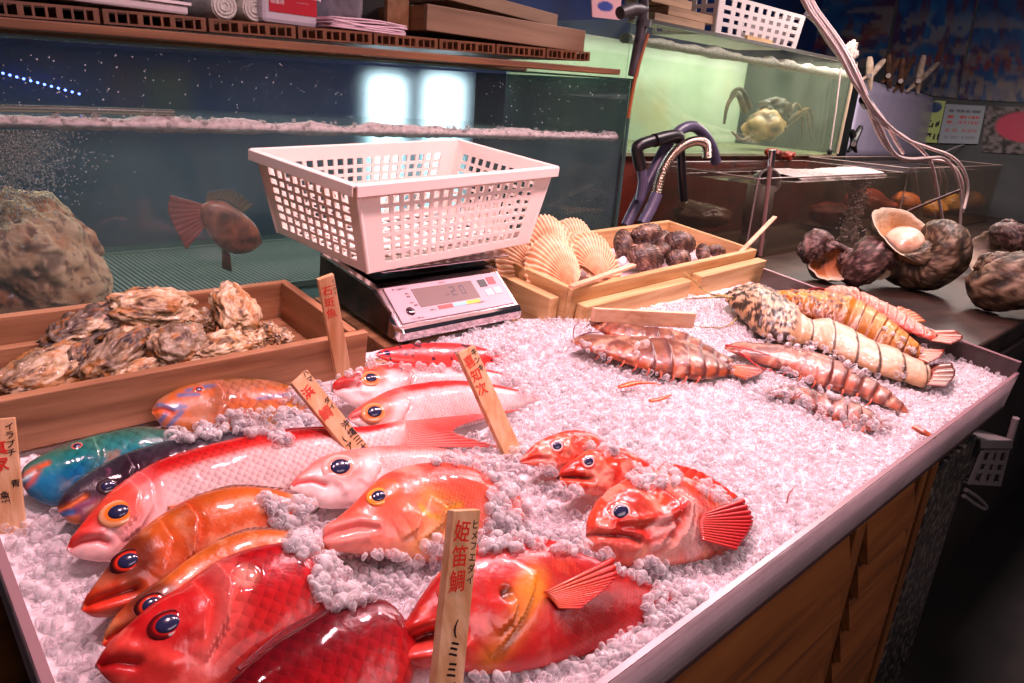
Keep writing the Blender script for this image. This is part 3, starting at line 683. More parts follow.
def prawn(top, bot, w0, seed, tones, label, ta=.38, phi=4, tk=.40, bury=None, legs=True, grp=None):
    B = loft(top, bot, w0, phi, tk=tk, n=150, m=48, thp=.95, bury=bury)
    base(B, tones, .35, 40, seed)
    segs(B, ta, 6, .0034, srgb(84, 34, 28), .42, .9)
    mottle(B, srgb(96, 56, 50), 70, .5, .62, .7, seed + 3, (.5, 1)); mottle(B, srgb(220, 180, 150), 90, .58, .68, .6, seed + 4, (.4, 1.4))
    B.d += (noise_ab(B, 90, 3, seed + 6) - .5) * .0022
    ridge(B, [top[1], top[2], top[3]], .004, .002, srgb(170, 60, 44), .6)
    o = finish(B, 'tiger_prawn', SM); tag(o, label, 'prawn')
    n_ = len(bot)
    bb_ = crom(bot, 9, np.linspace(.18, .8, 9))
    for k, q in enumerate(bb_):
        e = (q[0] - 5 - 2 * math.sin(k), q[1] + 5.5); antenna(B, [tuple(q - np.array([0, 1.5])), ((q[0] + e[0]) / 2 + 1, (q[1] + e[1]) / 2), e], (w0 + .002, w0 - .004, w0 - .012), .0022, LEG, 'leg')
    return B
TN = [(-1, srgb(176, 84, 44)), (-.4, srgb(130, 80, 56)), (0, srgb(146, 102, 78)), (.35, srgb(104, 70, 56)), (.55, srgb(150, 112, 90)), (1, srgb(66, 40, 32))]
B = prawn([(589, 321), (600, 318), (613, 321), (639, 328), (671, 332), (690, 338), (708, 348), (724, 357), (734, 361)], [(591, 326), (606, 334), (626, 341), (655, 345), (679, 348), (700, 355), (716, 364), (732, 367)], .034, 101, TN, 'striped tiger prawn lying under the small wooden slat, farther of the pair')
antenna(B, [(592, 322), (585, 328), (578, 334)], (.035, .03, .02), .0012, ANT)
eye(B, 599, 323, .004, (.02, .01, .01), (.02, .01, .01), pr=.6)
B = prawn([(570, 340), (582, 337), (597, 337), (626, 339), (655, 342), (678, 344), (698, 352), (718, 360), (733, 367)], [(572, 343), (586, 349), (601, 354), (630, 364), (660, 373), (687, 378), (712, 378), (733, 374)], .026, 102, TN, 'striped tiger prawn on ice, nearer of the pair beside the scallop box')
antenna(B, [(573, 341), (574, 328), (584, 318)], (.03, .05, .055), .0011, ANT); antenna(B, [(574, 339), (588, 333), (604, 332)], (.03, .045, .05), .0014, ANT, 'rostrum')
eye(B, 588, 343, .004, (.02, .01, .01), (.02, .01, .01), pr=.6)
tailfan(B, [(731, 366), (733, 370), (731, 375)], [(757, 370), (762, 376), (744, 384)], srgb(210, 110, 60), srgb(120, 20, 24))
TN2 = [(-1, srgb(176, 96, 70)), (-.3, srgb(150, 86, 64)), (.1, srgb(170, 112, 88)), (.5, srgb(126, 72, 54)), (1, srgb(92, 46, 36))]
B = prawn([(724, 347), (736, 344), (760, 346), (799, 352), (833, 364), (857, 376), (883, 390), (908, 410)], [(726, 350), (752, 360), (791, 372), (825, 386), (857, 395), (883, 405), (908, 414)], .018, 103, TN2, 'pink striped prawn set diagonally between the nearer prawn and the white lobster', ta=.5)
antenna(B, [(726, 346), (742, 354), (758, 366), (775, 372)], (.03, .03, .03, .02), .0022, simple('antenna_red', srgb(190, 30, 40), .4)); antenna(B, [(725, 345), (748, 349), (775, 357)], (.035, .04, .035), .0018, simple('antenna_red', srgb(200, 40, 50), .4), 'rostrum')
B = prawn([(765, 390), (788, 387), (815, 394), (841, 400), (868, 413), (890, 426)], [(769, 395), (799, 401), (820, 414), (846, 424), (872, 431), (889, 431)], .010, 104, TN2, 'striped prawn half sunk in ice, nearest the tray front', ta=.3)
# loose tail tip, claw pieces, hair-like antenna
pl = Plane(925, 433, .012, 40)
def sliver(name, pts, widths, w, mat, label, cat):
    c = crom([P(*p, w) for p in pts], 14); wd = np.interp(np.linspace(0, 1, 14), np.linspace(0, 1, len(widths)), widths)
    o = MB().tube(c, list(wd), 8, flat=.55).build(name, mat); return tag(o, label, cat)
REDC = noisy('shell_orange', [srgb(190, 50, 20), srgb(235, 110, 50), srgb(215, 70, 30)], 60, rough=.3, coat=.3)
sliver('prawn_tail', [(914, 427), (923, 432), (935, 438)], (.007, .008, .003), .016, noisy('tail_brown', [srgb(90, 24, 16), srgb(200, 96, 40)], 50, rough=.3), 'brown prawn tail tip poking from ice at the tray front edge', 'prawn')
sliver('claw_tip', [(619, 387), (636, 383), (652, 383), (661, 385)], (.004, .0065, .004, .001), .018, REDC, 'long curved orange claw tip lying on ice below the tiger prawns', 'claw')
sliver('claw_tip', [(650, 401), (660, 399), (671, 395)], (.004, .0045, .002), .016, REDC, 'short orange claw tip on ice, nearest the rockfish', 'claw')
sliver('antenna_piece', [(787, 503), (789, 494), (796, 485)], (.0012, .001, .0006), .016, simple('antenna_brown', srgb(120, 30, 30), .4), 'single thin brown feeler lying on open ice', 'feeler')

def lobster(top, bot, w0, seed, stops, band, spots, label, tab=.4, tk=.32, k=6, phi=3, spotlo=.47):
    B = loft(top, bot, w0, phi, tk=tk, n=190, m=64, thp=.95, nose=.2)
    base(B, stops, .3, 30, seed)
    car = 1 - ss(tab - .02, tab + .01, B.t)
    B.d += (.35 + .65 * car) * (np.maximum(fbm(np.c_[B.ab, B.c], 150, 2, seed), .42) - .5) * .013
    if spots is not None: mottle(B, spots, 95, spotlo, spotlo + .04, .95, seed + 1, region=car)
    segs(B, tab, k, .003, band, .16, .9)
    B.d += .004 * np.exp(-((B.t - tab + .02) / .03) ** 2) - .003 * np.exp(-((B.t - tab - .02) / .012) ** 2)
    o = finish(B, 'spiny_lobster', SM_L); tag(o, label, 'lobster'); return B
CRM = srgb(236, 200, 160)
B = lobster([(724, 295), (734, 291), (754, 290), (773, 298), (794, 313), (806, 322), (825, 323), (846, 332), (868, 344), (889, 351), (910, 361), (930, 368)],
            [(726, 300), (737, 311), (754, 328), (773, 338), (796, 343), (812, 344), (830, 352), (852, 361), (881, 374), (905, 381), (922, 386), (930, 384)], .026, 121,
            [(-1, srgb(176, 136, 96)), (0, srgb(216, 190, 160)), (.6, srgb(196, 166, 134)), (1, srgb(130, 100, 74))], srgb(40, 24, 20), srgb(32, 20, 18), 'cream lobster with black-patterned head, in the middle of the three lobsters', .44)
tailfan(B, [(925, 367), (931, 375), (926, 386)], [(949, 366), (953, 378), (944, 391)], srgb(150, 74, 56), srgb(86, 20, 18))
antenna(B, [(738, 298), (722, 297), (700, 298), (684, 299)], (.045, .05, .045, .03), .0032, noisy('antenna_banded', [srgb(60, 50, 30), srgb(210, 190, 120)], 60, rough=.4))
antenna(B, [(727, 296), (708, 293), (690, 277), (684, 272)], (.04, .05, .06, .065), .003, noisy('antenna_banded', [srgb(60, 50, 30), srgb(210, 180, 100)], 60, rough=.4))
antenna(B, [(742, 312), (725, 327), (700, 327), (692, 325)], (.02, .02, .02, .015), .0026, noisy('antenna_banded', [srgb(60, 50, 30), srgb(210, 190, 120)], 60, rough=.4), 'leg')
for q, e in (((760, 330), (748, 336)), ((776, 338), (764, 346)), ((838, 352), (822, 353))): antenna(B, [q, ((q[0] + e[0]) / 2, (q[1] + e[1]) / 2 - 2), e], (.02, .02, .004), .0036, noisy('leg_banded', [srgb(50, 40, 30), srgb(226, 200, 150)], 90, rough=.4), 'leg')
fanfin(B, [(812, 342), (822, 346), (834, 350)], [(812, 336), (826, 345), (840, 352)], srgb(230, 200, 150), srgb(50, 40, 30), 4, zr=.004, zt=.006, name='swimmeret')
B = lobster([(766, 293), (788, 293), (808, 295), (826, 297), (844, 300), (862, 308), (883, 321), (905, 337), (922, 350)],
            [(768, 297), (780, 303), (795, 311), (812, 318), (832, 325), (854, 333), (876, 347), (900, 354), (920, 358)], .038, 131,
            [(-1, srgb(130, 70, 14)), (0, srgb(206, 140, 36)), (.6, srgb(176, 100, 20)), (1, srgb(90, 40, 14))], srgb(84, 24, 14), srgb(90, 28, 14), 'orange-yellow spiny lobster tail-on beside the cream lobster', .5, spotlo=.52)
tailfan(B, [(918, 350), (922, 354), (917, 360)], [(943, 353), (938, 361), (926, 367)], srgb(200, 100, 50), srgb(130, 36, 24))
antenna(B, [(782, 294), (768, 292), (752, 288)], (.045, .05, .045), .003, ANT2); antenna(B, [(806, 296), (800, 291), (790, 289)], (.05, .06, .055), .003, simple('antenna_red', srgb(150, 30, 36), .4))
for q, e in (((800, 314), (786, 316)), ((868, 342), (858, 347))): antenna(B, [q, ((q[0] + e[0]) / 2, (q[1] + e[1]) / 2 - 2), e], (.02, .022, .006), .004, ANT2, 'leg')
B = lobster([(824, 290), (836, 288), (857, 294), (878, 303), (905, 317), (926, 331), (936, 335)],
            [(826, 296), (846, 303), (868, 312), (890, 323), (910, 332), (928, 339), (936, 340)], .048, 141,
            [(-1, srgb(190, 70, 50)), (0, srgb(226, 140, 116)), (.6, srgb(230, 150, 126)), (1, srgb(160, 60, 40))], srgb(220, 110, 90), None, 'pink-shelled lobster against the clear back panel of the ice tray', .3, k=8)
tailfan(B, [(930, 332), (937, 337), (930, 342)], [(952, 333), (961, 341), (950, 348)], srgb(190, 80, 40), srgb(110, 30, 20))
antenna(B, [(828, 292), (818, 288), (808, 290), (800, 294)], (.045, .06, .05, .04), .004, simple('antenna_red', srgb(140, 26, 34), .4))
fanfin(B, [(890, 311), (900, 316), (912, 322)], [(898, 306), (914, 312), (926, 322)], srgb(220, 130, 50), srgb(170, 70, 30), 6, zr=.0, zt=.0, name='swimmeret', onplane_=True)

# ------------------------------------------------------------------ ice tray and crushed ice
U0, U1, V0, V1 = .062, 1.735, .289, 1.30
ACR = pane('acrylic', (.97, .93, .94), haze=.5, hazecol=(.92, .80, .82))
ACR_B = pane('acrylic_back', (.62, .55, .55), haze=.22, hazecol=(.34, .24, .24))
EDGE = simple('acrylic_edge', srgb(150, 120, 124), .25)
STEEL = simple('steel', srgb(150, 140, 140), .35, metal=1)
tray = thing('ice_tray', 'shallow clear-walled tray filled with crushed ice under the fish and lobsters', 'tray', T(.9, .3, -.06))
b = MB(); b.tbox(U0, U1, V0 + .002, V1, -.062, -.055); b.build('base_plate', STEEL, tray)
b = MB(); b.tbox(U0, U1 + .006, V0 - .005, V0, -.058, .018); pn = b.build('front_panel', ACR, tray)
b = MB(); b.tbox(U0, U1 + .006, V0 - .0055, V0 + .0008, .0175, .0195); b.build('front_edge', EDGE, pn)
b = MB(); b.tbox(U0, U1 + .008, V0 - .0065, V0 - .0005, -.064, -.057); b.build('bottom_trim', simple('trim_dark', srgb(70, 50, 48), .4), pn)
b = MB(); b.tbox(U1, U1 + .006, V0, .885, -.058, .042); pn = b.build('back_panel', ACR_B, tray)
b = MB(); b.tbox(U1 - .001, U1 + .007, V0, .885, .0415, .0435); b.build('back_edge', EDGE, pn)
b = MB(); b.tbox(U0 - .006, U0, V0, .885, -.058, .010); pn = b.build('side_panel', ACR, tray)
b = MB(); b.tbox(U0 - .007, U0 + .001, V0, .885, .0095, .012); b.build('side_edge', EDGE, pn)

def ice_h(u, v):
    p = np.stack([u, v, np.zeros_like(u)], -1)
    h = .001 + .016 * (fbm(p, 7, 3, 201) - .5) + .01 * (fbm(p, 30, 3, 205) - .5)
    h = h + .014 * np.exp(-(((u - 1.25) / .35) ** 2 + ((v - .72) / .2) ** 2))
    h = h + .012 * np.exp(-(((u - .8) / .3) ** 2 + ((v - .86) / .06) ** 2)) 
    e = np.minimum(np.minimum((v - V0), (u - U0)), (U1 - u)); h = h + (.004 - h) * (1 - ss(0, .03, e)) * .7
    return h
CS = .006
nu, nv = int((U1 - U0) / CS), int((.95 - V0) / CS)
TOPM = np.full((nu + 1, nv + 1), -1.0)
for ob in [o for o in bpy.data.objects if o.type == 'MESH' and o.parent is None and o.get('category') in ('fish', 'prawn', 'lobster')]:
    me = ob.data; v = np.zeros(len(me.vertices) * 3); me.vertices.foreach_get('co', v); v = v.reshape(-1, 3) + np.array(ob.location) - TO
    uu = ((v @ TU) - U0) / CS; vv = ((v @ TV) - V0) / CS; ww = v @ TW
    i = np.round(uu).astype(int); j = np.round(vv).astype(int); ok = (i >= 0) & (i <= nu) & (j >= 0) & (j <= nv)
    np.maximum.at(TOPM, (i[ok], j[ok]), ww[ok])
gu, gv = np.meshgrid(U0 + .002 + (U1 - U0 - .004) * np.arange(nu + 1) / nu, V0 + .002 + (.95 - V0) * np.arange(nv + 1) / nv, indexing='ij')
HM = ice_h(gu, gv)
HB = np.where(TOPM > HM - .008, np.minimum(HM, TOPM - .016), HM) - .004
HB = np.maximum(HB, -.05)
bedV = TO + gu[..., None] * TU + gv[..., None] * TV + HB[..., None] * TW
# chunk templates
def chunk(seed, sub):
    r = np.random.default_rng(seed); bm = bmesh.new(); bmesh.ops.create_icosphere(bm, subdivisions=sub, radius=1)
    v = np.array([x.co for x in bm.verts]); f = np.array([[q.index for q in p.verts] for p in bm.faces]); bm.free()
    for k in range(8):
        n = nrm(r.normal(size=3)); d = .5 + .3 * r.random(); ex = np.maximum(v @ n - d, 0); v = v - ex[:, None] * n * .93
    v = v * (1 + .12 * (fbm(v, 1.6, 2, seed) - .5)[:, None]) * np.array([1, .62 + .35 * r.random(), .55 + .35 * r.random()])
    return v, f
TPL = {s: [chunk(300 + i, s) for i in range(14)] for s in (1, 2)}
CH = []          # (centre, size, subdiv)
def rrot(r):
    q = r.normal(size=4); q /= np.linalg.norm(q); w, x, y, z = q
    return np.array([[1 - 2 * (y * y + z * z), 2 * (x * y - z * w), 2 * (x * z + y * w)], [2 * (x * y + z * w), 1 - 2 * (x * x + z * z), 2 * (y * z - x * w)], [2 * (x * z - y * w), 2 * (y * z + x * w), 1 - 2 * (x * x + y * y)]])
sp = .0084
for a in np.arange(U0 + .008, U1 - .006, sp):
    for c in np.arange(V0 + .006, .932, sp):
        for layer in (0, 1):
            if layer and RNG.random() > .62: continue
            u = a + RNG.normal() * sp * .4; v = c + RNG.normal() * sp * .4
            s = (.0036 + .0042 * RNG.random() ** 1.6) * (1.12 if u < .9 else 1.0)
            if u < U0 + s or u > U1 - s or v < V0 + s or v > .945: continue
            i, j = int(round((u - U0) / CS)), int(round((v - V0) / CS)); i = min(i, nu); j = min(j, nv)
            if v > .872 and not .558 < u < 1.02: continue
            tp = TOPM[i, j]
            h = HM[i, j]; w = h - .001 + (s * .7 if layer else 0) + RNG.normal() * .001
            if tp > h - .003: continue
            CH.append((T(u, v, w), s, 2 if (u < .95 or v < .55) else 1))
bedtree = BVHTree.FromPolygons([tuple(p) for p in bedV.reshape(-1, 3)], [(i * (nv + 1) + j, (i + 1) * (nv + 1) + j, (i + 1) * (nv + 1) + j + 1, i * (nv + 1) + j + 1) for i in range(nu) for j in range(nv)])
def cover(px, py, rx, ry, n_, s0=.0048, s1=.0092, rot=0, lift=.35):
    n = int(n_ * .62)
    for _ in range(n):
        q = RNG.random() ** .5; th = RNG.random() * 2 * PI; dx, dy = rx * q * math.cos(th), ry * q * math.sin(th)
        c, s = math.cos(R(rot)), math.sin(R(rot)); r = Vector(nrm(ray(px + dx * c - dy * s, py + dx * s + dy * c)))
        best = None
        for t in BVHS + [bedtree]:
            h = t.ray_cast(Vector(CAM), r)
            if h[0] is not None and (best is None or h[3] < best[3]): best = h
        if best is None: continue
        nn = np.array(best[1]); nn = nn if nn @ np.array(r) < 0 else -nn
        sz = s0 + (s1 - s0) * RNG.random(); pnt = np.array(best[0]) + nn * sz * (lift + .5 * RNG.random() ** 2)
        q = TF(pnt)
        if q[1] < V0 + sz or q[0] > U1 - sz or q[0] < U0 + sz: continue
        CH.append((pnt, sz, 2))
cover(308, 404, 26, 20, 150); cover(262, 420, 50, 10, 120); cover(225, 428, 30, 6, 50)            # orange parrotfish
cover(190, 436, 34, 6, 60); cover(262, 434, 22, 5, 45); cover(285, 441, 12, 4, 20)                    # teal / dark tails
cover(294, 516, 28, 16, 150); cover(302, 546, 16, 12, 100); cover(330, 562, 16, 8, 60); cover(270, 505, 12, 8, 30)          # groupers
cover(345, 584, 36, 28, 260); cover(372, 575, 40, 24, 260, rot=-20); cover(400, 580, 22, 20, 130)
cover(510, 506, 24, 26, 200); cover(505, 535, 30, 18, 180); cover(462, 545, 40, 10, 90); cover(470, 462, 40, 6, 70)
cover(500, 470, 26, 14, 110); cover(300, 470, 1, 1, 0)
cover(395, 562, 46, 6, 70); cover(560, 545, 50, 9, 120, rot=10); cover(650, 572, 22, 14, 110); cover(672, 608, 32, 24, 220); cover(600, 660, 60, 8, 120, rot=-12)
cover(500, 677, 60, 6, 70); cover(532, 392, 18, 7, 50); cover(515, 379, 22, 7, 60); cover(505, 355, 20, 8, 70); cover(430, 368, 60, 3, 40); cover(350, 376, 12, 6, 20)
cover(652, 476, 30, 14, 120); cover(612, 447, 26, 8, 70); cover(740, 525, 16, 34, 150); cover(715, 492, 26, 9, 90, rot=30); cover(560, 492, 24, 8, 60); cover(668, 570, 60, 7, 110); cover(540, 470, 20, 6, 40)
cover(760, 395, 14, 8, 60); cover(790, 402, 40, 8, 110, rot=20); cover(830, 415, 36, 7, 90, rot=22); cover(880, 425, 22, 10, 80); cover(765, 382, 40, 7, 90, rot=20); cover(820, 388, 44, 5, 70, rot=26)
cover(730, 335, 22, 8, 60); cover(745, 300, 10, 6, 0); cover(800, 345, 40, 6, 60, rot=14); cover(870, 375, 50, 5, 60, rot=20); cover(640, 374, 60, 6, 90, rot=14); cover(590, 350, 24, 5, 40, rot=20); cover(900, 372, 14, 4, 10, rot=22)
cover(905, 345, 30, 5, 30, rot=30); cover(640, 352, 8, 6, 6, .008, .012)
# assemble
Vs = [bedV.reshape(-1, 3)]; Fq = [[(i * (nv + 1) + j, (i + 1) * (nv + 1) + j, (i + 1) * (nv + 1) + j + 1, i * (nv + 1) + j + 1) for i in range(nu) for j in range(nv)]]
sk = np.concatenate([bedV[:, 0], bedV[::-1, 0] - TW * .045 ]); k0 = len(Vs[0]); Vs.append(sk); nb = nu + 1
Fq.append([(k0 + i, k0 + i + 1, k0 + 2 * nb - 2 - i, k0 + 2 * nb - 1 - i) for i in range(nb - 1)]); Fq = [Fq[0] + Fq[1]]
off = k0 + len(sk); tri = []
for k, (c, s, sub) in enumerate(CH):
    v, f = TPL[sub][k % 14]; Vs.append(c + (v @ rrot(RNG).T) * s); tri.append(f + off); off += len(v)
AV = np.concatenate(Vs); tri = np.concatenate(tri); quads = np.array(Fq[0])
AVl = AV - np.array(T(.9, .6, -.05))
me = bpy.data.meshes.new('crushed_ice'); me.vertices.add(len(AV)); me.vertices.foreach_set('co', AVl.astype(np.float32).ravel())
nl = quads.size + tri.size; me.loops.add(nl); me.loops.foreach_set('vertex_index', np.concatenate([quads.ravel(), tri.ravel()]).astype(np.int32))
npol = len(quads) + len(tri); me.polygons.add(npol)
ls = np.concatenate([np.arange(len(quads)) * 4, quads.size + np.arange(len(tri)) * 3]).astype(np.int32); me.polygons.foreach_set('loop_start', ls)
me.polygons.foreach_set('material_index', np.r_[np.zeros(len(quads)), np.ones(len(tri))].astype(np.int32))
me.polygons.foreach_set('use_smooth', np.ones(npol, bool)); me.update(calc_edges=True); me.validate()
ICEB = noisy('ice_bed', [(.80, .74, .76), (.93, .88, .9)], 120, rough=.35, bump=.6, bscale=220, coat=.2)
def ice_mat():
    m = bpy.data.materials.new('ice_chunks'); m.use_nodes = True; nt = m.node_tree; nt.nodes.clear()
    out = N(nt, 'ShaderNodeOutputMaterial')
    sb = N(nt, 'ShaderNodeBsdfPrincipled'); sb.inputs['Base Color'].default_value = (.97, .95, .96, 1); sb.inputs['Subsurface Weight'].default_value = 1; sb.inputs['Subsurface Radius'].default_value = (.003, .0026, .0026); sb.inputs['Subsurface Scale'].default_value = 1; sb.inputs['Roughness'].default_value = .3; sb.inputs['Specular IOR Level'].default_value = 0
    tr = N(nt, 'ShaderNodeBsdfTransparent'); tr.inputs[0].default_value = (.98, .96, .97, 1)
    rf = N(nt, 'ShaderNodeBsdfRefraction'); rf.inputs['IOR'].default_value = 1.25; rf.inputs['Roughness'].default_value = .03
    gl = N(nt, 'ShaderNodeBsdfGlossy'); gl.inputs['Roughness'].default_value = .04
    def mix(a, b, f):
        x = N(nt, 'ShaderNodeMixShader'); nt.links.new(a.outputs[0], x.inputs[1]); nt.links.new(b.outputs[0], x.inputs[2])
        if isinstance(f, (int, float)): x.inputs[0].default_value = f
        else: nt.links.new(f, x.inputs[0])
        return x
    clear = mix(tr, rf, .06); body = sb
    tc = N(nt, 'ShaderNodeTexCoord'); nz = N(nt, 'ShaderNodeTexNoise'); nz.inputs['Scale'].default_value = 70; nt.links.new(tc.outputs['Object'], nz.inputs['Vector'])
    mr = N(nt, 'ShaderNodeMapRange'); mr.inputs[1].default_value = .35; mr.inputs[2].default_value = .65; mr.inputs[3].default_value = .72; mr.inputs[4].default_value = 1.05; nt.links.new(nz.outputs['Fac'], mr.inputs[0])
    lw = N(nt, 'ShaderNodeLayerWeight'); lw.inputs[0].default_value = .35
    ed = N(nt, 'ShaderNodeMath', operation='MULTIPLY_ADD'); nt.links.new(lw.outputs['Facing'], ed.inputs[0]); ed.inputs[1].default_value = -.75; nt.links.new(mr.outputs[0], ed.inputs[2])
    a = mix(body, clear, ed.outputs[0])
    fr = N(nt, 'ShaderNodeFresnel'); fr.inputs[0].default_value = 1.31
    ge = N(nt, 'ShaderNodeNewGeometry'); iv = N(nt, 'ShaderNodeMath', operation='SUBTRACT'); iv.inputs[0].default_value = 1; nt.links.new(ge.outputs['Backfacing'], iv.inputs[1])
    fm = N(nt, 'ShaderNodeMath', operation='MULTIPLY'); nt.links.new(fr.outputs[0], fm.inputs[0]); nt.links.new(iv.outputs[0], fm.inputs[1])
    b = mix(a, gl, fm.outputs[0]); nt.links.new(b.outputs[0], out.inputs[0])
    return m
me.materials.append(ICEB); me.materials.append(ice_mat())
ice = bpy.data.objects.new('crushed_ice', me); COL.objects.link(ice); ice.location = tuple(T(.9, .6, -.05))
tag(ice, 'bed of crushed ice filling the display tray', 'ice', kind='stuff')
print('CHUNKS', len(CH), len(AV))
# ------------------------------------------------------------------ wooden crates, shellfish, signs, scale, basket
WX = wood('crate_wood_x', srgb(178, 132, 80), srgb(206, 168, 114), srgb(222, 188, 136), 'x', 1.6)
WY = wood('crate_wood_y', srgb(174, 128, 78), srgb(202, 164, 112), srgb(218, 184, 132), 'y', 1.6)
WXD = wood('crate_wood_dark_x', srgb(126, 80, 52), srgb(166, 118, 82), srgb(190, 140, 102), 'x', 1.6)
WYD = wood('crate_wood_dark_y', srgb(126, 80, 52), srgb(166, 118, 82), srgb(186, 138, 100), 'y', 1.6)
def board(name, box, mat, parent=None, bev=.0015):
    b = MB(); b.tbox(*box); return b.build(name, mat, parent, bevel=bev)
# planks carrying crates and scale inside the back of the tray
for i, (box, lab) in enumerate([((.07, .62, .905, .925, -.054, .004), 'narrow plank under the front edge of the oyster crate'), ((.07, .60, 1.05, 1.10, -.054, .0005), 'plank under the back edge of the oyster crate'),
                              ((.63, .93, .955, 1.19, -.054, .0035), 'wide plank under the weighing scale'), ((1.01, 1.72, 1.02, 1.24, -.054, .0005), 'plank under the scallop box')]):
    tag(board('plank', box, WXD, None), lab, 'plank')
# oyster crate
oc = thing('oyster_crate', 'long pine crate holding rough oysters at the left of the stall', 'crate', T(.3, 1.0, .003))
A, Bv, C, D, Wt = .03, .552, .888, 1.128, .072
board('side_board', (A, Bv, C, C + .013, .004, Wt), WXD, oc); board('side_board', (A, Bv - .012, D - .013, D, .004, Wt), WXD, oc)
board('end_board', (Bv - .026, Bv - .012, C + .0135, D - .0135, .004, Wt + .001), WYD, oc); board('end_board', (A, A + .013, C + .0135, D - .0135, .004, Wt), WYD, oc)
board('bottom_slat', (A + .014, Bv - .027, C + .014, C + .10, .001, .010), WXD, oc); board('bottom_slat', (A + .014, Bv - .027, C + .125, D - .014, .001, .010), WXD, oc)
board('divider', (A + .02, .33, 1.065, 1.078, .011, .05), WXD, oc)
# scallop box
bx = thing('scallop_box', 'square pine box of scallops and dark cockles behind the prawns', 'crate', T(1.4, 1.0, .003))
ang = R(3.0)
def rb(name, u0, u1, v0, v1, w0, w1, mat, parent, o=(1.02, .90), bev=.0015):
    """board in the scallop box's own turned frame"""
    c, s = math.cos(ang), math.sin(ang); a = TU * c + TV * s; b_ = -TU * s + TV * c
    q = T(o[0], o[1], w0) + a * u0 + b_ * v0
    return MB().frame_box(q, a * (u1 - u0), b_ * (v1 - v0), TW * (w1 - w0)).build(name, mat, parent, bevel=bev)
LX, LY = .765, .285
rb('side_board', 0, LX, 0, .015, .004, .072, WX, bx); rb('side_board', 0, LX, LY - .015, LY, .004, .072, WX, bx)
rb('end_board', 0, .015, .0155, LY - .0155, .004, .072, WY, bx); rb('end_board', LX - .015, LX, .0155, LY - .0155, .004, .072, WY, bx)
rb('bottom', .016, LX - .016, .016, LY - .016, .001, .010, WX, bx)
tag(rb('wooden_board', .012, .40, -.028, -.002, -.05, .045, WX, None), 'thick pale board leaning on the scallop box front, beside the small slat', 'board')
tag(rb('wooden_board', .44, .775, -.03, -.003, -.05, .05, WX, None), 'thick pale board at the right front of the scallop box, near lobster feelers', 'board')
tag(rb('wooden_board', -.03, -.004, .03, .26, -.05, .048, WY, None), 'thick pale board between the scale and the scallop box', 'board')
def pxstick(name, pts, w, r, mat, label, cat, flat=.5):
    c = [P(*p, ww) for p, ww in zip(pts, w)]
    d = nrm(c[1] - c[0]); up = nrm(TW - d * (TW @ d)); sd = np.cross(d, up)
    o = MB().frame_box(c[0] - sd * r - up * r * flat, c[1] - c[0], sd * 2 * r, up * 2 * r * flat).build(name, mat, bevel=.0008); return tag(o, label, cat)
STK = wood('stick_wood', srgb(214, 160, 120), srgb(240, 196, 160), srgb(246, 210, 176), 'x', 2)
pxstick('wooden_stick', [(571, 287), (634, 265)], (.086, .080), .006, STK, 'flat wooden stick lying over scallops at the box front', 'stick')
pxstick('wooden_stick', [(741, 252), (775, 217)], (.068, .14), .006, STK, 'wooden stick standing up from the right corner of the scallop box', 'stick')
sl = thing('wood_offcut', 'small pale wooden offcut resting on the tiger prawns', 'slat', P(650, 322, .05))
pa, pb, pc = P(614, 325, .048), P(693, 328.5, .048), None
b = MB(); b.frame_box(pa, pb - pa, TV * .010, TW * .030); b.build('front_strip', STK, sl, bevel=.0008)
pa2 = P(593, 322, .052); b = MB(); b.frame_box(pa2, (pb - pa) * .30, TV * .008, TW * .026); b.build('back_strip', STK, sl, bevel=.0008)

# ---- shells
def lump(name, px, py, w, lx, ly, lz, angd, mat, seed, fn, phi=40, sub=4, colf=None, parent=None):
    """rough closed shell: icosphere shaped in a tilted frame"""
    pl = Plane(px, py, w, phi); bm = bmesh.new(); bmesh.ops.create_icosphere(bm, subdivisions=sub, radius=1)
    v = np.array([x.co for x in bm.verts]); f = [tuple(q.index for q in p.verts) for p in bm.faces]; bm.free()
    loc, val = fn(v, seed); loc = loc * np.array([lx, ly, lz]); c, s = math.cos(R(angd)), math.sin(R(angd))
    W = pl.o + np.outer(loc[:, 0] * c - loc[:, 1] * s, pl.e1) + np.outer(loc[:, 0] * s + loc[:, 1] * c, pl.e2) + np.outer(loc[:, 2], pl.n)
    mb = MB(); mb.add(W, f, True); o = mb.build(name, mat, parent)
    col = np.ones((len(v), 4)); col[:, :3] = colf(v, val, seed); setcol(o, col); return o
OYM = vcol('oyster_shell', .5, coat=.25, bump=.5, bscale=160, sss=0)
def oyf(v, s):
    r = np.linalg.norm(v[:, :2], axis=1); th = np.arctan2(v[:, 1], v[:, 0])
    n = fbm(v + s, 1.7, 4, s); n2 = fbm(v * np.array([1, 1, 2]) + s, 4.5, 4, s + 1)
    edge = 1 + .38 * (fbm(np.c_[np.cos(th), np.sin(th), 0 * th] + s, 1.6, 3, s) - .5) * 2 * .6
    lay = (r * 5.5 + n * 3.0) % 1
    d = (1 + .35 * (n - .5) * 2 + .16 * (n2 - .5) * 2 + .10 * (lay ** 2 - .4) * r)
    out = v * d[:, None]; out[:, :2] *= edge[:, None]; out[:, 2] += .25 * (n2 - .5) + .12 * np.sin(v[:, 0] * 2.2 + s)
    return out, np.stack([n, n2, lay], 1)
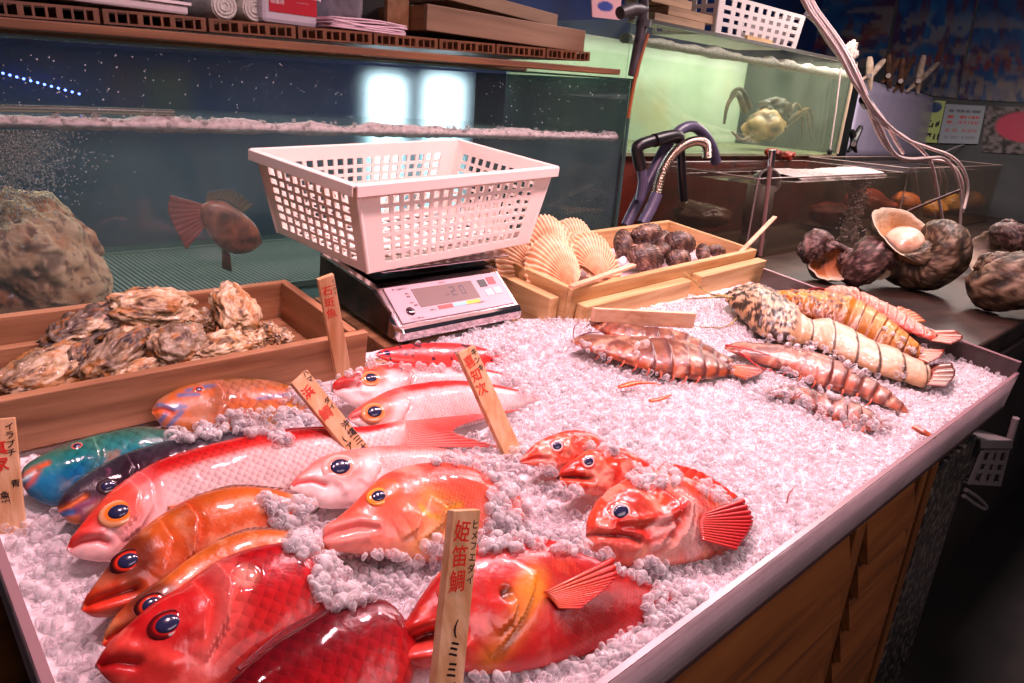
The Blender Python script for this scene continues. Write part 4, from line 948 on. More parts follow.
def oyc(dark):
    def f(v, val, s):
        n = fbm(v + s * 1.3, 3.2, 4, s + 7); a = ramp(n + .25 * (val[:, 2] - .5), [(.25, srgb(60, 48, 42)), (.42, srgb(150, 116, 80)), (.55, srgb(206, 176, 130)), (.75, srgb(236, 220, 190))])
        k = ss(.42 - dark * .3, .62 - dark * .3, fbm(v - s, 1.4, 3, s + 11)) * dark
        a = mixc(a, srgb(46, 40, 44), k * .9); return mixc(a, srgb(190, 120, 40), ss(.55, .7, fbm(v * 1.5 + s, 2.2, 3, s + 12)) * .6)
    return f
OY = [  # px, py, w, half length, half width, thickness, angle, dark, label
 (151, 308, .080, .064, .030, .017, -6, .15, 'large pale tan oyster on top of the heap'), (86, 327, .066, .052, .026, .018, 20, .9, 'dark grey oyster at upper left of the heap'),
 (234, 309, .080, .045, .031, .018, 82, .2, 'pale oyster standing upright at the right of the heap'), (40, 374, .034, .058, .030, .018, 22, .5, 'frilly oyster at the lower left end of the heap'),
 (120, 353, .052, .052, .024, .018, 32, .6, 'long brown oyster lying tilted below the large pale one'), (176, 346, .056, .040, .033, .020, 10, .65, 'dark-centred round oyster in the middle of the heap'),
 (222, 349, .046, .042, .022, .016, 8, .2, 'yellowish oyster in front of the upright one'), (254, 340, .046, .018, .015, .013, 30, .2, 'small cream oyster at the right end, nearest the yellowish one'),
 (267, 333, .050, .018, .017, .014, 60, .3, 'small grey oyster at the right end behind the cream one'), (283, 338, .044, .015, .014, .012, 10, .4, 'tiny oyster at the far right of the heap'),
 (202, 321, .060, .022, .018, .015, -30, .3, 'small oyster wedged beside the upright one'), (148, 369, .036, .046, .016, .014, 12, .1, 'pale oyster low against the crate front board'),
 (77, 360, .042, .028, .018, .014, 40, .85, 'small dark oyster beside the frilly one'), (192, 364, .034, .034, .015, .013, 5, .4, 'flat oyster lying under the dark-centred one')]
for i, (x, y, w, a, b_, c_, an, dk, lab) in enumerate(OY):
    tag(lump('oyster', x, y, w, a, b_, c_, an, OYM, 40 + 3 * i, oyf, 42, 5, oyc(dk)), lab, 'oyster', 'oysters in the crate')

SCM = vcol('scallop_shell', .45, coat=.1, bump=.15, bscale=200, sss=.1)
def scallop(px, py, w, r, angd, phi, yaw, seed, label):
    pl = Plane(px, py, w, phi, yaw); nr, na = 26, 145; th = np.linspace(-1.32, 1.32, na); rad = np.linspace(.02, 1, nr)
    TH, RA = np.meshgrid(th, rad, indexing='ij'); ribs = 22
    rr = r * 2 * RA * (np.cos(TH * .62) ** .55) * (1 + .018 * np.cos(TH * ribs * 2.38) * RA)
    x = rr * np.sin(TH * .92); y = rr * np.cos(TH * .92) - r
    dome = r * .36 * np.sqrt(np.clip(1 - (np.hypot(x, y * .95) / (r * 1.08)) ** 2, 0, 1)); zz = dome + r * .035 * np.cos(TH * ribs * 2.38) * RA ** .6
    c, s = math.cos(R(angd)), math.sin(R(angd)); X2, Y2 = x * c - y * s, x * s + y * c
    def W(z): return pl.o + X2[..., None] * pl.e1 + Y2[..., None] * pl.e2 + z[..., None] * pl.n
    mb = MB(); mb.grid(W(zz)); k = na * nr; mb.grid(W(zz * .0 - r * .05 + zz * .25))
    # hinge ears
    def q(a, b2, z): return pl.o + (a * c - b2 * s) * pl.e1 + (a * s + b2 * c) * pl.e2 + z * pl.n
    mb.prism([q(-r * .42, -r * 1.04, 0), q(r * .42, -r * 1.04, 0), q(r * .30, -r * .70, 0), q(-r * .30, -r * .70, 0)], pl.n * r * .09)
    o = mb.build('scallop', SCM); tag(o, label, 'scallop', 'scallops in the box')
    nz = fbm(np.stack([TH * 2, RA * 3, RA * 0 + seed], -1), 1, 3, seed); gro = np.clip(.5 - .5 * np.cos(TH * ribs * 2.38), 0, 1)
    gr = .5 + .5 * np.sin(RA * 34 + nz * 4); col = ramp((gro * .6 + gr * .18 + (nz - .5) * .4 + (RA < .3) * .1).ravel(), [(0, srgb(236, 206, 166)), (.35, srgb(228, 186, 140)), (.6, srgb(206, 136, 90)), (1, srgb(160, 84, 54))])
    cc = np.ones((len(mb.v), 4)); cc[:, :3] = srgb(240, 200, 160); cc[:k, :3] = col; cc[k:2 * k, :3] = col; setcol(o, cc); return o
for a in [(554, 265, .070, .064, 14, 50, 0, 1, 'front scallop in the pine box, largest and nearest the corner'), (594, 257, .074, .056, -26, 50, 0, 2, 'scallop at the right of the group beside the cockles'),
          (546, 244, .096, .062, 6, 58, 0, 3, 'scallop standing at the back of the group'), (520, 258, .072, .056, 30, 52, 0, 4, 'scallop on the left tucked behind the front one'),
          (502, 258, .060, .042, 44, 50, 0, 5, 'scallop at the far left under the basket corner'), (576, 240, .086, .050, -16, 56, 0, 6, 'scallop leaning behind the right one')]: scallop(*a)
CKM = vcol('cockle_shell', .5, coat=.12, bump=.3, bscale=200, sss=0)
def ckf(v, s):
    th = np.arctan2(v[:, 1], v[:, 0] + 1.0); out = v.copy(); rib = np.cos(th * 40) * (np.abs(v[:, 2]) > .03); n = fbm(v + s, 2, 3, s)
    rr = 1 + .035 * rib + .08 * (n - .5); out = out * rr[:, None]; gap = np.exp(-(v[:, 2] / .07) ** 2); out *= (1 - .06 * gap)[:, None]
    out[:, 0] -= .16 * (1 - np.abs(v[:, 2])) * (v[:, 0] < -.6); return out, np.stack([rib, n, gap], 1)
def ckc(v, val, s):
    c = ramp(val[:, 1] + -.16 * val[:, 0] + .1 * np.sin(v[:, 0] * 14 + s), [(.25, srgb(40, 26, 22)), (.5, srgb(86, 60, 48)), (.7, srgb(128, 98, 80)), (.9, srgb(166, 138, 116))])
    return mixc(c, srgb(40, 24, 22), val[:, 2])
for i, (x, y, w, a, b_, c_, an, lab) in enumerate([(647, 234, .086, .036, .020, .022, 4, 'topmost dark cockle of the heap'), (681, 243, .076, .031, .024, .022, -12, 'cockle at the upper right of the heap'), (647, 257, .060, .036, .027, .022, -6, 'large ribbed cockle at the heap front'),
        (662, 251, .066, .018, .016, .016, 10, 'small round cockle in the middle of the heap'), (679, 259, .056, .026, .019, .018, 0, 'cockle at the front right beside the box edge'), (623, 243, .066, .026, .019, .018, 55, 'cockle on edge at the left of the heap, nearest the scallops'),
        (703, 253, .050, .018, .015, .014, 60, 'tilted small cockle right of the heap'), (717, 251, .050, .020, .013, .013, -14, 'flat brown cockle at the far right of the heap'), (662, 240, .060, .026, .018, .018, 20, 'cockle half hidden behind the small round one')]):
    tag(lump('cockle', x, y, w, a * 1.55, b_ * 1.3, c_ * 1.25, an, CKM, 70 + i, ckf, 45, 5, ckc), lab, 'cockle', 'cockles in the box')
b = MB(); q0 = P(617, 268, .05)
tag(lump('ice_block', 621, 262, .05, .016, .010, .012, 20, simple('ice_block', (.9, .86, .9), .15, sss=.3), 5, lambda v, s: (np.sign(v) * np.abs(v) ** .6, v), 45, 3, lambda v, val, s: np.ones((len(v), 3))), 'chunk of ice between scallops and cockles', 'ice')
tag(rb('ice_pack', .02, LX - .02, .02, LY - .02, .0108, .022, simple('ice_pack', srgb(236, 206, 210), .4), None), 'pale ice layer on the bottom of the scallop box', 'ice')

# ---- price signs
SWD = wood('sign_wood', srgb(196, 138, 88), srgb(220, 170, 124), srgb(234, 192, 152), 'z', 2.2)
REDI = simple('red_ink', srgb(214, 40, 24), .5); BLKI = simple('black_ink', srgb(28, 20, 22), .45)
def sign(label, quad, wb, phi, yaw, lines, th=.008):
    tl, tr, br, bl = quad; bx_, by_ = (br[0] + bl[0]) / 2, (br[1] + bl[1]) / 2
    pl = Plane(bx_, by_, wb, phi, yaw)
    t0 = pl.ab(*tl); t1 = pl.ab(*tr); b1 = pl.ab(*br); b0 = pl.ab(*bl)
    top = (t0 + t1) / 2; bot = (b0 + b1) / 2; ax = nrm(bot - top); L = np.linalg.norm(bot - top); sd = np.array([-ax[1], ax[0]])
    if sd @ (t1 - t0) < 0: sd = -sd
    wt = abs((t1 - t0) @ sd) / 2; wb_ = abs((b1 - b0) @ sd) / 2; w = (wt + wb_) / 2
    E = lambda s, t, c=0.0: pl.at(*(top + sd * s + ax * t), c)
    root = thing('price_sign', label, 'sign', E(0, L, -th))
    skew = ((t1 - t0) @ ax) / 2
    b = MB(); b.prism([E(-w, -skew), E(w, skew), E(w, L + .045), E(-w, L + .045)], -pl.n * th); b.build('stake', SWD, root, bevel=.0007)
    exd = pl.e1 * sd[0] + pl.e2 * sd[1]; eyd = -(pl.e1 * ax[0] + pl.e2 * ax[1])
    for mat, nm in ((REDI, 'red_lettering'), (BLKI, 'black_lettering')):
        for (txt, s, t, size, red, bold) in lines:
            if red != (mat is REDI): continue
            m = MB()
            for k, ch in enumerate(txt):
                if ch == ' ': continue
                put_text(m, ch, E(s * w, (t + k * size * 1.08 * (w * 2)), .0005), exd, eyd, size * w * 2, bold, random.uniform(-.1, .1))
            m.build(nm, mat, root, fix=False)
    return root
sign('wooden stake sign by the oyster crate with three red characters', [(318.8, 280), (333.5, 274.5), (350.8, 366), (335, 369)], .034, 88, 6,
     [('石斑魚', -.2, .020, .68, True, .01), ('ミーバイ', .72, .008, .24, False, .012)])
sign('wooden stake sign leaning left between long red fish and striped fish', [(292, 383), (306.8, 369.5), (371, 449), (347.4, 452)], .035, 55, 0,
     [('浜', -.34, .020, .60, True, .02), ('鯛', -.30, .052, .66, True, .008), ('ハマ', .64, .002, .33, False, .015), ('ダイ', .64, .042, .33, False, .015), ('沖縄三大', .55, .078, .44, False, .015), ('(アカマチ', -.45, .090, .40, False, .015)])
sign('wooden stake sign leaning over the striped fish beside the small rockfish', [(459, 353), (474.3, 345), (522.6, 450), (504, 454)], .004, 58, 0,
     [('喜知次', -.30, .016, .62, True, .008), ('キンキ', .58, .008, .36, False, .018)])
sign('foremost wooden stake sign standing before the open-mouthed red fish', [(453, 510.7), (482, 509.6), (459, 715), (434, 715)], .04, 66, -6,
     [('姫笛鯛', -.28, .016, .60, True, .01), ('ヒメフエダイ', .68, .011, .27, False, .014), ('(ミミジャ', .0, .089, .48, False, .02)])
sign('wooden stake sign cut by the left edge of the view beside the teal fish', [(-14, 420), (14.3, 417.6), (26, 524), (-4, 528)], .004, 64, 14,
     [('真家', -.3, .028, .62, True, .02), ('イラブチ', .55, .008, .34, False, .015), ('青', .6, .064, .34, False, .018), ('魚鯛', -.2, .074, .34, False, .018)])

# ---- weighing scale
CHR = simple('chrome', srgb(214, 200, 202), .16, metal=1); DKM = noisy('scale_side', [srgb(44, 34, 30), srgb(90, 66, 52)], 30, rough=.3, metal=.7)
PNL = simple('scale_panel', srgb(176, 150, 158), .35); BLKP = simple('black_plastic', srgb(20, 18, 20), .3)
sc = thing('weighing_scale', 'silver electronic weighing scale with lit display under the white basket', 'scale', T(.78, 1.06, .0042))
u0, u1 = .642, .925
prof = [(.938, .014), (.932, .020), (.932, .033), (.936, .039), (.944, .0415), (1.012, .083), (1.022, .087), (1.20, .092), (1.207, .085), (1.207, .014)]
def scale_ring(u, ins): 
    cv, cw = 1.08, .045; return [T(u, v + (cv - v) * ins, w + (cw - w) * ins) for v, w in prof]
G = np.array([scale_ring(u0, .10), scale_ring(u0 + .006, .0), scale_ring(u1 - .006, 0), scale_ring(u1, .10)])
b = MB(); b.grid(G, False, True); b.add(G[0], [tuple(range(len(prof)))]); b.add(G[-1], [tuple(range(len(prof)))[::-1]]); body = b.build('housing', CHR, sc, bevel=.004, segs=3)
b = MB(); b.tbox(u0 - .0008, u0 + .004, .965, 1.195, .018, .060); b.prism([T(u0 - .0008, .965, .06), T(u0 - .0008, 1.02, .079), T(u0 - .0008, 1.195, .083), T(u0 - .0008, 1.195, .06)], TU * .004); b.build('side_cover', DKM, sc)
b = MB(); b.tbox(u0 + .012, u1 - .012, 1.03, 1.195, .0905, .094); b.build('top_cover', BLKP, sc, bevel=.002)
# display plate lies on the slope from (.944,.0415) to (1.012,.083)
po = T(u0 + .014, .946, .0433); du = TU * (u1 - u0 - .028); dv = (T(0, 1.010, .0824) - T(0, .946, .0433)); dn_ = nrm(np.cross(du, dv))
b = MB(); b.frame_box(po, du, dv, dn_ * .0016); dp = b.build('display_plate', PNL, sc, bevel=.001)
def on(s0, s1, t0, t1, h, name, mat, parent): return MB().frame_box(po + du * s0 + dv * t0 + dn_ * h, du * (s1 - s0), dv * (t1 - t0), dn_ * .0008).build(name, mat, parent)
LCD = simple('lcd', srgb(128, 112, 108), .2, coat=.4)
on(.20, .72, .34, .86, .0016, 'display_window', LCD, dp)
xd, yd = nrm(du), nrm(dv); SG = simple('lcd_digit', srgb(66, 56, 66), .4)
def seg_digit(mb, s, t, h, on_):
    w = h * .52; k = h * .13; o = po + du * s + dv * t + dn_ * .0026
    S = {'a': (0, h - k, w, k), 'g': (0, h / 2 - k / 2, w, k), 'd': (0, 0, w, k), 'f': (0, h / 2, k, h / 2), 'b': (w - k, h / 2, k, h / 2), 'e': (0, 0, k, h / 2), 'c': (w - k, 0, k, h / 2)}
    for q in on_: x, y, a, c = S[q]; mb.add([o + xd * x + yd * y, o + xd * (x + a) + yd * y, o + xd * (x + a) + yd * (y + c), o + xd * x + yd * (y + c)], [(0, 1, 2, 3)])
m = MB(); seg_digit(m, .50, .50, .020, 'abged'); seg_digit(m, .585, .50, .020, 'abcdef'); put_text(m, '単価', po + du * .46 + dv * .56 + dn_ * .0026, xd, yd, .005); m.build('display_digits', SG, dp, fix=False)
def plate_txt(txt, s, t, size, mat, nm='printing'): m = MB(); put_text(m, txt, po + du * s + dv * t + dn_ * .0019, xd, yd, size, .01); m.build(nm, mat, dp, fix=False)
INK = simple('panel_ink', srgb(50, 40, 46), .5)
m = MB()
for txt, s, t, z in (('▼ YAMATO', .11, .91, .0055), ('UDS-5', .47, .93, .0055), ('単価', .15, .76, .004), ('重量', .15, .68, .004), ('正味', .15, .50, .004), ('風袋', .17, .42, .004), ('ひょう量 5kg', .13, .07, .0045), ('目量 2g', .28, .22, .004), ('精度等級 3', .70, .20, .004)):
    put_text(m, txt, po + du * s + dv * t + dn_ * .0019, xd, yd, z, .01)
m.build('printing', INK, dp, fix=False)
for s0, s1, col, nm in ((.33, .455, srgb(226, 60, 50), 'red'), (.455, .575, srgb(120, 190, 226), 'blue'), (.575, .70, srgb(240, 180, 30), 'yellow')): on(s0, s1, .20, .30, .0016, nm + '_label', simple('label_' + nm, col, .4), dp)
for s0, t0, w_, h_, mat in ((.775, .62, .07, .22, BLKP), (.865, .66, .07, .22, simple('key_red', srgb(150, 50, 60), .4)), (.79, .34, .07, .20, simple('key_grey', srgb(206, 182, 188), .4)), (.875, .36, .07, .20, simple('key_grey', srgb(206, 182, 188), .4))): on(s0, s0 + w_, t0, t0 + h_, .0016, 'key', mat, dp)
MB().lathe(po + du * .105 + dv * .28 + dn_ * .0016, dn_, [(.0001, .002), (.007, .002), (.0085, .001), (.0085, 0)], 20).build('level_window', simple('level_glass', srgb(50, 30, 40), .1, coat=1), dp)
b = MB(); b.lathe(T(.80, 1.10, .092), TW, [(.045, 0), (.045, .008), (.012, .010), (.012, .018)], 28); st = b.build('platter_post', STEEL, sc)
b = MB(); b.tbox(.655, .945, 1.015, 1.215, .108, .1125); b.build('platter', CHR, sc, bevel=.002)
for x in (u0 + .03, u1 - .03):
    for y in (.96, 1.17): MB().lathe(T(x, y, .004), TW, [(.0001, 0), (.012, 0), (.012, .0105), (.0001, .0105)], 16).build('foot', BLKP, sc)
# ---- white basket
BSK = simple('basket_plastic', srgb(240, 228, 218), .38, sss=.12)
kF, kR, kL = P(368, 273, .119), P(527, 243, .128), P(278, 232, .119); kB = kR + kL - kF
rF, rR, rL = P(356, 184, .265), P(553, 166, .280), P(256.5, 149.5, .265); rB = rR + rL - rF
bk = thing('plastic_basket', 'empty white perforated plastic basket sitting on the scale', 'basket', (kF + kB) / 2)
def perf(a0, a1, b1, b0, nx, ny, mx, my0, my1, bar=.42):
    """wall between bottom a0-a1 and top b0-b1 with nx*ny rectangular holes"""
    xs = [0.]; [xs.extend([mx + (1 - 2 * mx) * (i + bar / 2 * (i > 0)) / nx, mx + (1 - 2 * mx) * (i + 1 - bar / 2 * (i < nx - 1)) / nx]) for i in range(nx)]; xs.append(1.)
    ys = [0.]; [ys.extend([my0 + (1 - my0 - my1) * (i + bar / 2 * (i > 0)) / ny, my0 + (1 - my0 - my1) * (i + 1 - bar / 2 * (i < ny - 1)) / ny]) for i in range(ny)]; ys.append(1.)
    G = [[(a0 * (1 - x) + a1 * x) * (1 - y) + (b0 * (1 - x) + b1 * x) * y for y in ys] for x in xs]
    mb = MB(); n, m = len(xs), len(ys); fs = [(i * m + j, (i + 1) * m + j, (i + 1) * m + j + 1, i * m + j + 1) for i in range(n - 1) for j in range(m - 1) if not (i % 2 == 1 and j % 2 == 1)]
    return mb.add([q for r_ in G for q in r_], fs)
for a0, a1, b1, b0, nx in ((kF, kR, rR, rF, 17), (kL, kF, rF, rL, 10), (kB, kL, rL, rB, 17), (kR, kB, rB, rR, 10)): perf(a0, a1, b1, b0, nx, 7, .09, .10, .16, .36).build('side_wall', BSK, bk, solid=.0032)
perf(kF, kR, kB, kL, 14, 8, .05, .05, .05, .4).build('base', BSK, bk, solid=.003)
m = MB(); cs = [rF, rR, rB, rL]; cen = sum(cs) / 4
for i in range(4):
    p, q = cs[i], cs[(i + 1) % 4]; upv = nrm(np.cross(rR - rF, rL - rF)); d = nrm(q - p); ow = np.cross(d, upv); ow = ow if ow @ ((p + q) / 2 - cen) > 0 else -ow
    e = d * .006; p2, q2 = p - e, q + e
    m.frame_box(p2 - upv * .004, q2 - p2, ow * .012, upv * .004); m.frame_box(p2 + ow * .0105 - upv * .018, q2 - p2, ow * .0022, upv * .018)
m.build('rim', BSK, bk, bevel=.003)
for p, q in ((kF, rF), (kR, rR), (kL, rL), (kB, rB)): MB().tube([p, (p + q) / 2, q], .004, 8).build('corner_rib', BSK, bk)
# ------------------------------------------------------------------ setting
def struct(o): o['kind'] = 'structure'; return o
struct(MB().wbox(-2.5, 6, -2.5, 3, -.05, 0).build('floor', noisy('floor_concrete', [srgb(20, 17, 15), srgb(36, 31, 28)], 6, rough=.7, bump=.3)))
DB = noisy('wall_blue', [srgb(10, 24, 66), srgb(14, 40, 92), srgb(20, 50, 110)], 3, rough=.6)
struct(MB().wbox(-1.2, 5.4, 2.6, 2.7, 0, 2.9).build('wall_back', DB))
struct(MB().wbox(5.3, 5.4, -.6, 2.6, 0, 2.9).build('wall_right', noisy('wall_grey', [srgb(60, 64, 66), srgb(84, 88, 88)], 4, rough=.7)))
# lit frosted windows in the back wall, seen through the tank
WLIT = simple('window_lit', (.7, .9, 1), .5, emit=(.78, .93, 1.0), es=9); WFR = simple('window_frame', srgb(60, 70, 80), .4)
for i, (x0, x1, y0, y1) in enumerate([(368, 402, 76, 214), (424, 460, 76, 214)]):
    a = VY(x0, 100, 2.59); c = VY(x1, 100, 2.59); zt = VY(x0, y0, 2.59)[2]; zb = VY(x0, y1, 2.59)[2]
    wn = bpy.data.objects.new('window_%d' % (i + 1), None); COL.objects.link(wn); wn.location = tuple((a + c) / 2); struct(wn)
    MB().wbox(a[0], c[0], 2.585, 2.6, zb, zt).build('pane', WLIT, wn)
    m = MB(); m.wbox(a[0] - .02, a[0], 2.575, 2.6, zb - .02, zt + .02); m.wbox(c[0], c[0] + .02, 2.575, 2.6, zb - .02, zt + .02); m.wbox(a[0], c[0], 2.575, 2.6, zt, zt + .02); m.wbox(a[0], c[0], 2.575, 2.6, zb - .02, zb); m.build('window_frame', WFR, wn)
def flat_poster(name, label, corners, colf, n=(60, 40), cat='poster', th=.004, nrmv=(-1, 0, 0), mat=None):
    """printed sheet with its own picture: corners tl,tr,br,bl"""
    tl, tr, br, bl = [np.array(c) for c in corners]; s = np.linspace(0, 1, n[0]); t = np.linspace(0, 1, n[1]); S_, T_ = np.meshgrid(s, t, indexing='ij')
    G = (tl * (1 - S_[..., None]) + tr * S_[..., None]) * (1 - T_[..., None]) + (bl * (1 - S_[..., None]) + br * S_[..., None]) * T_[..., None]
    mb = MB(); mb.grid(G, False); o = mb.build(name, mat or PRINT, solid=th)
    c = np.ones((n[0] * n[1], 4)); c[:, :3] = colf(S_.ravel(), T_.ravel()); setcol(o, c); return tag(o, label, cat)
PRINT = vcol('printed_sheet', .35, coat=.2, sss=0)
def sea_poster(seed):
    def f(s, t):
        p = np.c_[s * 3 + seed, t * 3, 0 * s]; n = fbm(p, 2.2, 4, seed); n2 = fbm(p, 5, 4, seed + 3)
        c = ramp(n, [(.3, srgb(8, 40, 90)), (.5, srgb(14, 66, 120)), (.7, srgb(24, 84, 130))])
        c = mixc(c, srgb(60, 20, 50), ss(.52, .6, fbm(p * np.array([2.5, .7, 1]), 2, 3, seed + 5)) * (t > .2) * .8)
        fish = ss(.54, .58, fbm(p * np.array([.8, 2.0, 1]), 2.6, 3, seed + 8)) * ss(.3, .5, t)
        c = mixc(c, srgb(120, 116, 112), fish * .6); c = mixc(c, srgb(120, 80, 50), ss(.55, .6, n2) * ss(.5, .7, t) * .6)
        c = mixc(c, srgb(110, 40, 46), (np.abs(t - .72) < .05) * (np.sin(s * 60) > -.2) * ss(.3, .6, n2) * .8)
        return mixc(c, srgb(120, 116, 112), ss(.80, .86, t) * ss(.4, .6, n2) * .8)
    return f
XW = 5.29
def wp(px, py, d=0): return VX(px, py, XW - d)
for k, (q, lab) in enumerate([([(742, -40), (903, -40), (884, 66), (742, 80)], 'dark blue sea poster on the right wall, partly behind the green tank'), ([(905, -40), (986, -40), (956, 98), (884, 92)], 'dark blue sea poster in the middle of the right wall'), ([(988, -40), (1075, -40), (1060, 104), (958, 99)], 'dark blue sea poster cut by the right edge of view')]):
    flat_poster('sea_poster', lab, [wp(*c) for c in q], sea_poster(10 + 7 * k))
flat_poster('fish_poster', 'poster with a pink fish on a dark pebble ground at the right edge', [wp(986, 106), (wp(1060, 108)), wp(1055, 156), wp(982, 152)], lambda s, t: mixc(ramp(fbm(np.c_[s * 4, t * 4, s * 0], 4, 3, 3), [(.35, srgb(30, 26, 30)), (.65, srgb(120, 110, 110))]), srgb(190, 50, 84), 1 - ss(.85, 1, np.hypot((s - .62) / .5, (t - .42) / .36))))
def tbl(s, t):
    c = np.tile(np.array(srgb(150, 160, 166)), (len(s), 1))
    for y, col, k in ((.16, srgb(70, 80, 90), .8), (.32, srgb(190, 50, 46), .9), (.45, srgb(190, 60, 56), .8), (.66, srgb(170, 90, 90), .6), (.84, srgb(120, 120, 130), .6)): c = mixc(c, col, (np.abs(t - y) < .035) * (s > .12) * (s < .9) * (fbm(np.c_[s * 30, t * 3, s * 0], 1, 2, 5) > .42) * k)
    return c
flat_poster('notice_sheet', 'white notice with red lines under the sea posters', [wp(946, 104, .01), wp(986, 106, .01), wp(978, 144, .01), wp(938, 143, .01)], tbl, (90, 60), 'notice')
flat_poster('notice_sheet', 'narrow pale green notice left of the white one', [wp(928, 100, .01), wp(946, 101, .01), wp(937, 143, .01), wp(918, 142, .01)], lambda s, t: mixc(mixc(np.tile(np.array(srgb(176, 196, 120)), (len(s), 1)), srgb(40, 70, 110), 1 - ss(.8, 1, np.hypot((s - .5) / .4, (t - .16) / .14))), srgb(30, 40, 30), ((np.abs(t - .55) < .08) | (np.abs(t - .85) < .08)) * (fbm(np.c_[s * 9, t * 9, s * 0], 1, 2, 9) > .5) * 1.0), (40, 60), 'notice')
flat_poster('colour_print', 'blurred yellow-green print on the back wall behind the tank', [VY(145, 70, 2.596), VY(190, 74, 2.596), VY(190, 112, 2.596), VY(145, 110, 2.596)], lambda s, t: ramp(fbm(np.c_[s * 2, t * 2, s * 0], 2, 3, 2), [(.3, srgb(90, 100, 20)), (.7, srgb(150, 150, 30))]), (20, 20))
flat_poster('colour_print', 'blurred brown print on the back wall behind the tank', [VY(110, 66, 2.596), VY(140, 70, 2.596), VY(140, 110, 2.596), VY(110, 108, 2.596)], lambda s, t: ramp(fbm(np.c_[s * 2, t * 2, s * 0], 2, 3, 4), [(.3, srgb(90, 60, 50)), (.7, srgb(130, 90, 70))]), (20, 20))
led = thing('light_string', 'string of small blue lights hung along the rear glass of the long tank', 'lights', VY(40, 88, 1.94))
LEDM = simple('led_blue', (.1, .15, 1), .4, emit=(.12, .2, 1), es=7)
pts = [VY(x, 73 + (x - 2) * .27, 1.93) for x in np.linspace(-4, 86, 14)]
MB().tube([p + np.array([0, .008, 0]) for p in pts], .0015, 6).build('cable', simple('cable_dark', srgb(20, 20, 30), .5), led)
for p in pts[1:-1]: MB().lathe(p, (0, -1, 0), [(.0001, .004), (.0022, .0034), (.0028, .001), (.0028, 0)], 10).build('bulb', LEDM, led)

# ------------------------------------------------------------------ main tank
def frosted():
    m = bpy.data.materials.new('frosted_glass'); m.use_nodes = True; nt = m.node_tree; nt.nodes.clear(); out = N(nt, 'ShaderNodeOutputMaterial')
    rf = N(nt, 'ShaderNodeBsdfRefraction'); rf.inputs['IOR'].default_value = 1.3; rf.inputs['Roughness'].default_value = .30; rf.inputs[0].default_value = (.9, .95, .97, 1)
    df = N(nt, 'ShaderNodeBsdfDiffuse'); df.inputs[0].default_value = (.03, .075, .17, 1); mx = N(nt, 'ShaderNodeMixShader'); mx.inputs[0].default_value = .3
    nt.links.new(rf.outputs[0], mx.inputs[1]); nt.links.new(df.outputs[0], mx.inputs[2]); nt.links.new(mx.outputs[0], out.inputs[0]); return m
GL = pane('tank_glass', (.93, .97, .97), haze=.022, hazecol=(.5, .58, .58)); GLB = pane('tank_glass_back', (.85, .93, .95), haze=.16, hazecol=(.10, .16, .2))
GEDGE = simple('glass_edge', srgb(70, 100, 96), .2, trans=.3)
WAT = pane('tank_water', (.84, .94, .94), haze=.13, hazecol=(.30, .40, .40)); WAT2 = pane('tank_water_clear', (.92, .88, .82), haze=.05, hazecol=(.3, .22, .18))
YT = 1.30; x0, x1 = -.35, 1.648; zb = 1.27 - .425; zl, zr = VY(0, 36, YT)[2], VY(620, 79, YT)[2]
sl = (zr - zl) / (VY(620, 79, YT)[0] - VY(0, 36, YT)[0]); zt = lambda x: zl + sl * (x - VY(0, 36, YT)[0])
tk = thing('fish_tank', 'long glass fish tank with half-filled water behind the oysters and the scale', 'fish tank', ((x0 + x1) / 2, 1.6, zb))
def slab(pts2, y, th): m = MB(); m.prism([(a, y, b_) for a, b_ in pts2], (0, th, 0)); return m
slab([(x0, zb), (x1, zb), (x1, zt(x1)), (x0, zt(x0))], YT, .008).build('front_glass', GL, tk)
slab([(x0, zb), (x1, zb), (x1, zt(x1)), (x0, zt(x0))], 1.95, .008).build('back_glass', frosted(), tk)
MB().wbox(x1 - .008, x1, YT + .0085, 1.9495, zb, zt(x1)).build('end_glass', pane('tank_glass_end', (.42, .48, .50), haze=.5, hazecol=(.04, .07, .095)), tk)
MB().wbox(x0, x1, YT + .009, 1.949, zb - .02, zb - .001).build('bottom', noisy('tank_bottom', [srgb(50, 60, 60), srgb(84, 96, 90)], 10, rough=.6), tk)
m = MB(); m.tube([(x1 - .003, YT - .001, zb), (x1 - .003, YT - .001, zt(x1))], .005, 8); m.build('corner_seal', GEDGE, tk)
m = MB(); m.frame_box((x0, YT - .001, zt(x0) - .001), (x1 - x0, 0, zt(x1) - zt(x0)), (0, .010, 0), (0, 0, .004)); m.build('top_edge', GEDGE, tk)
zw = VY(300, 131, YT)[2]
MB().wbox(x0 + .002, x1 - .011, YT + .010, 1.945, zb + .001, zw).build('water', WAT, tk)
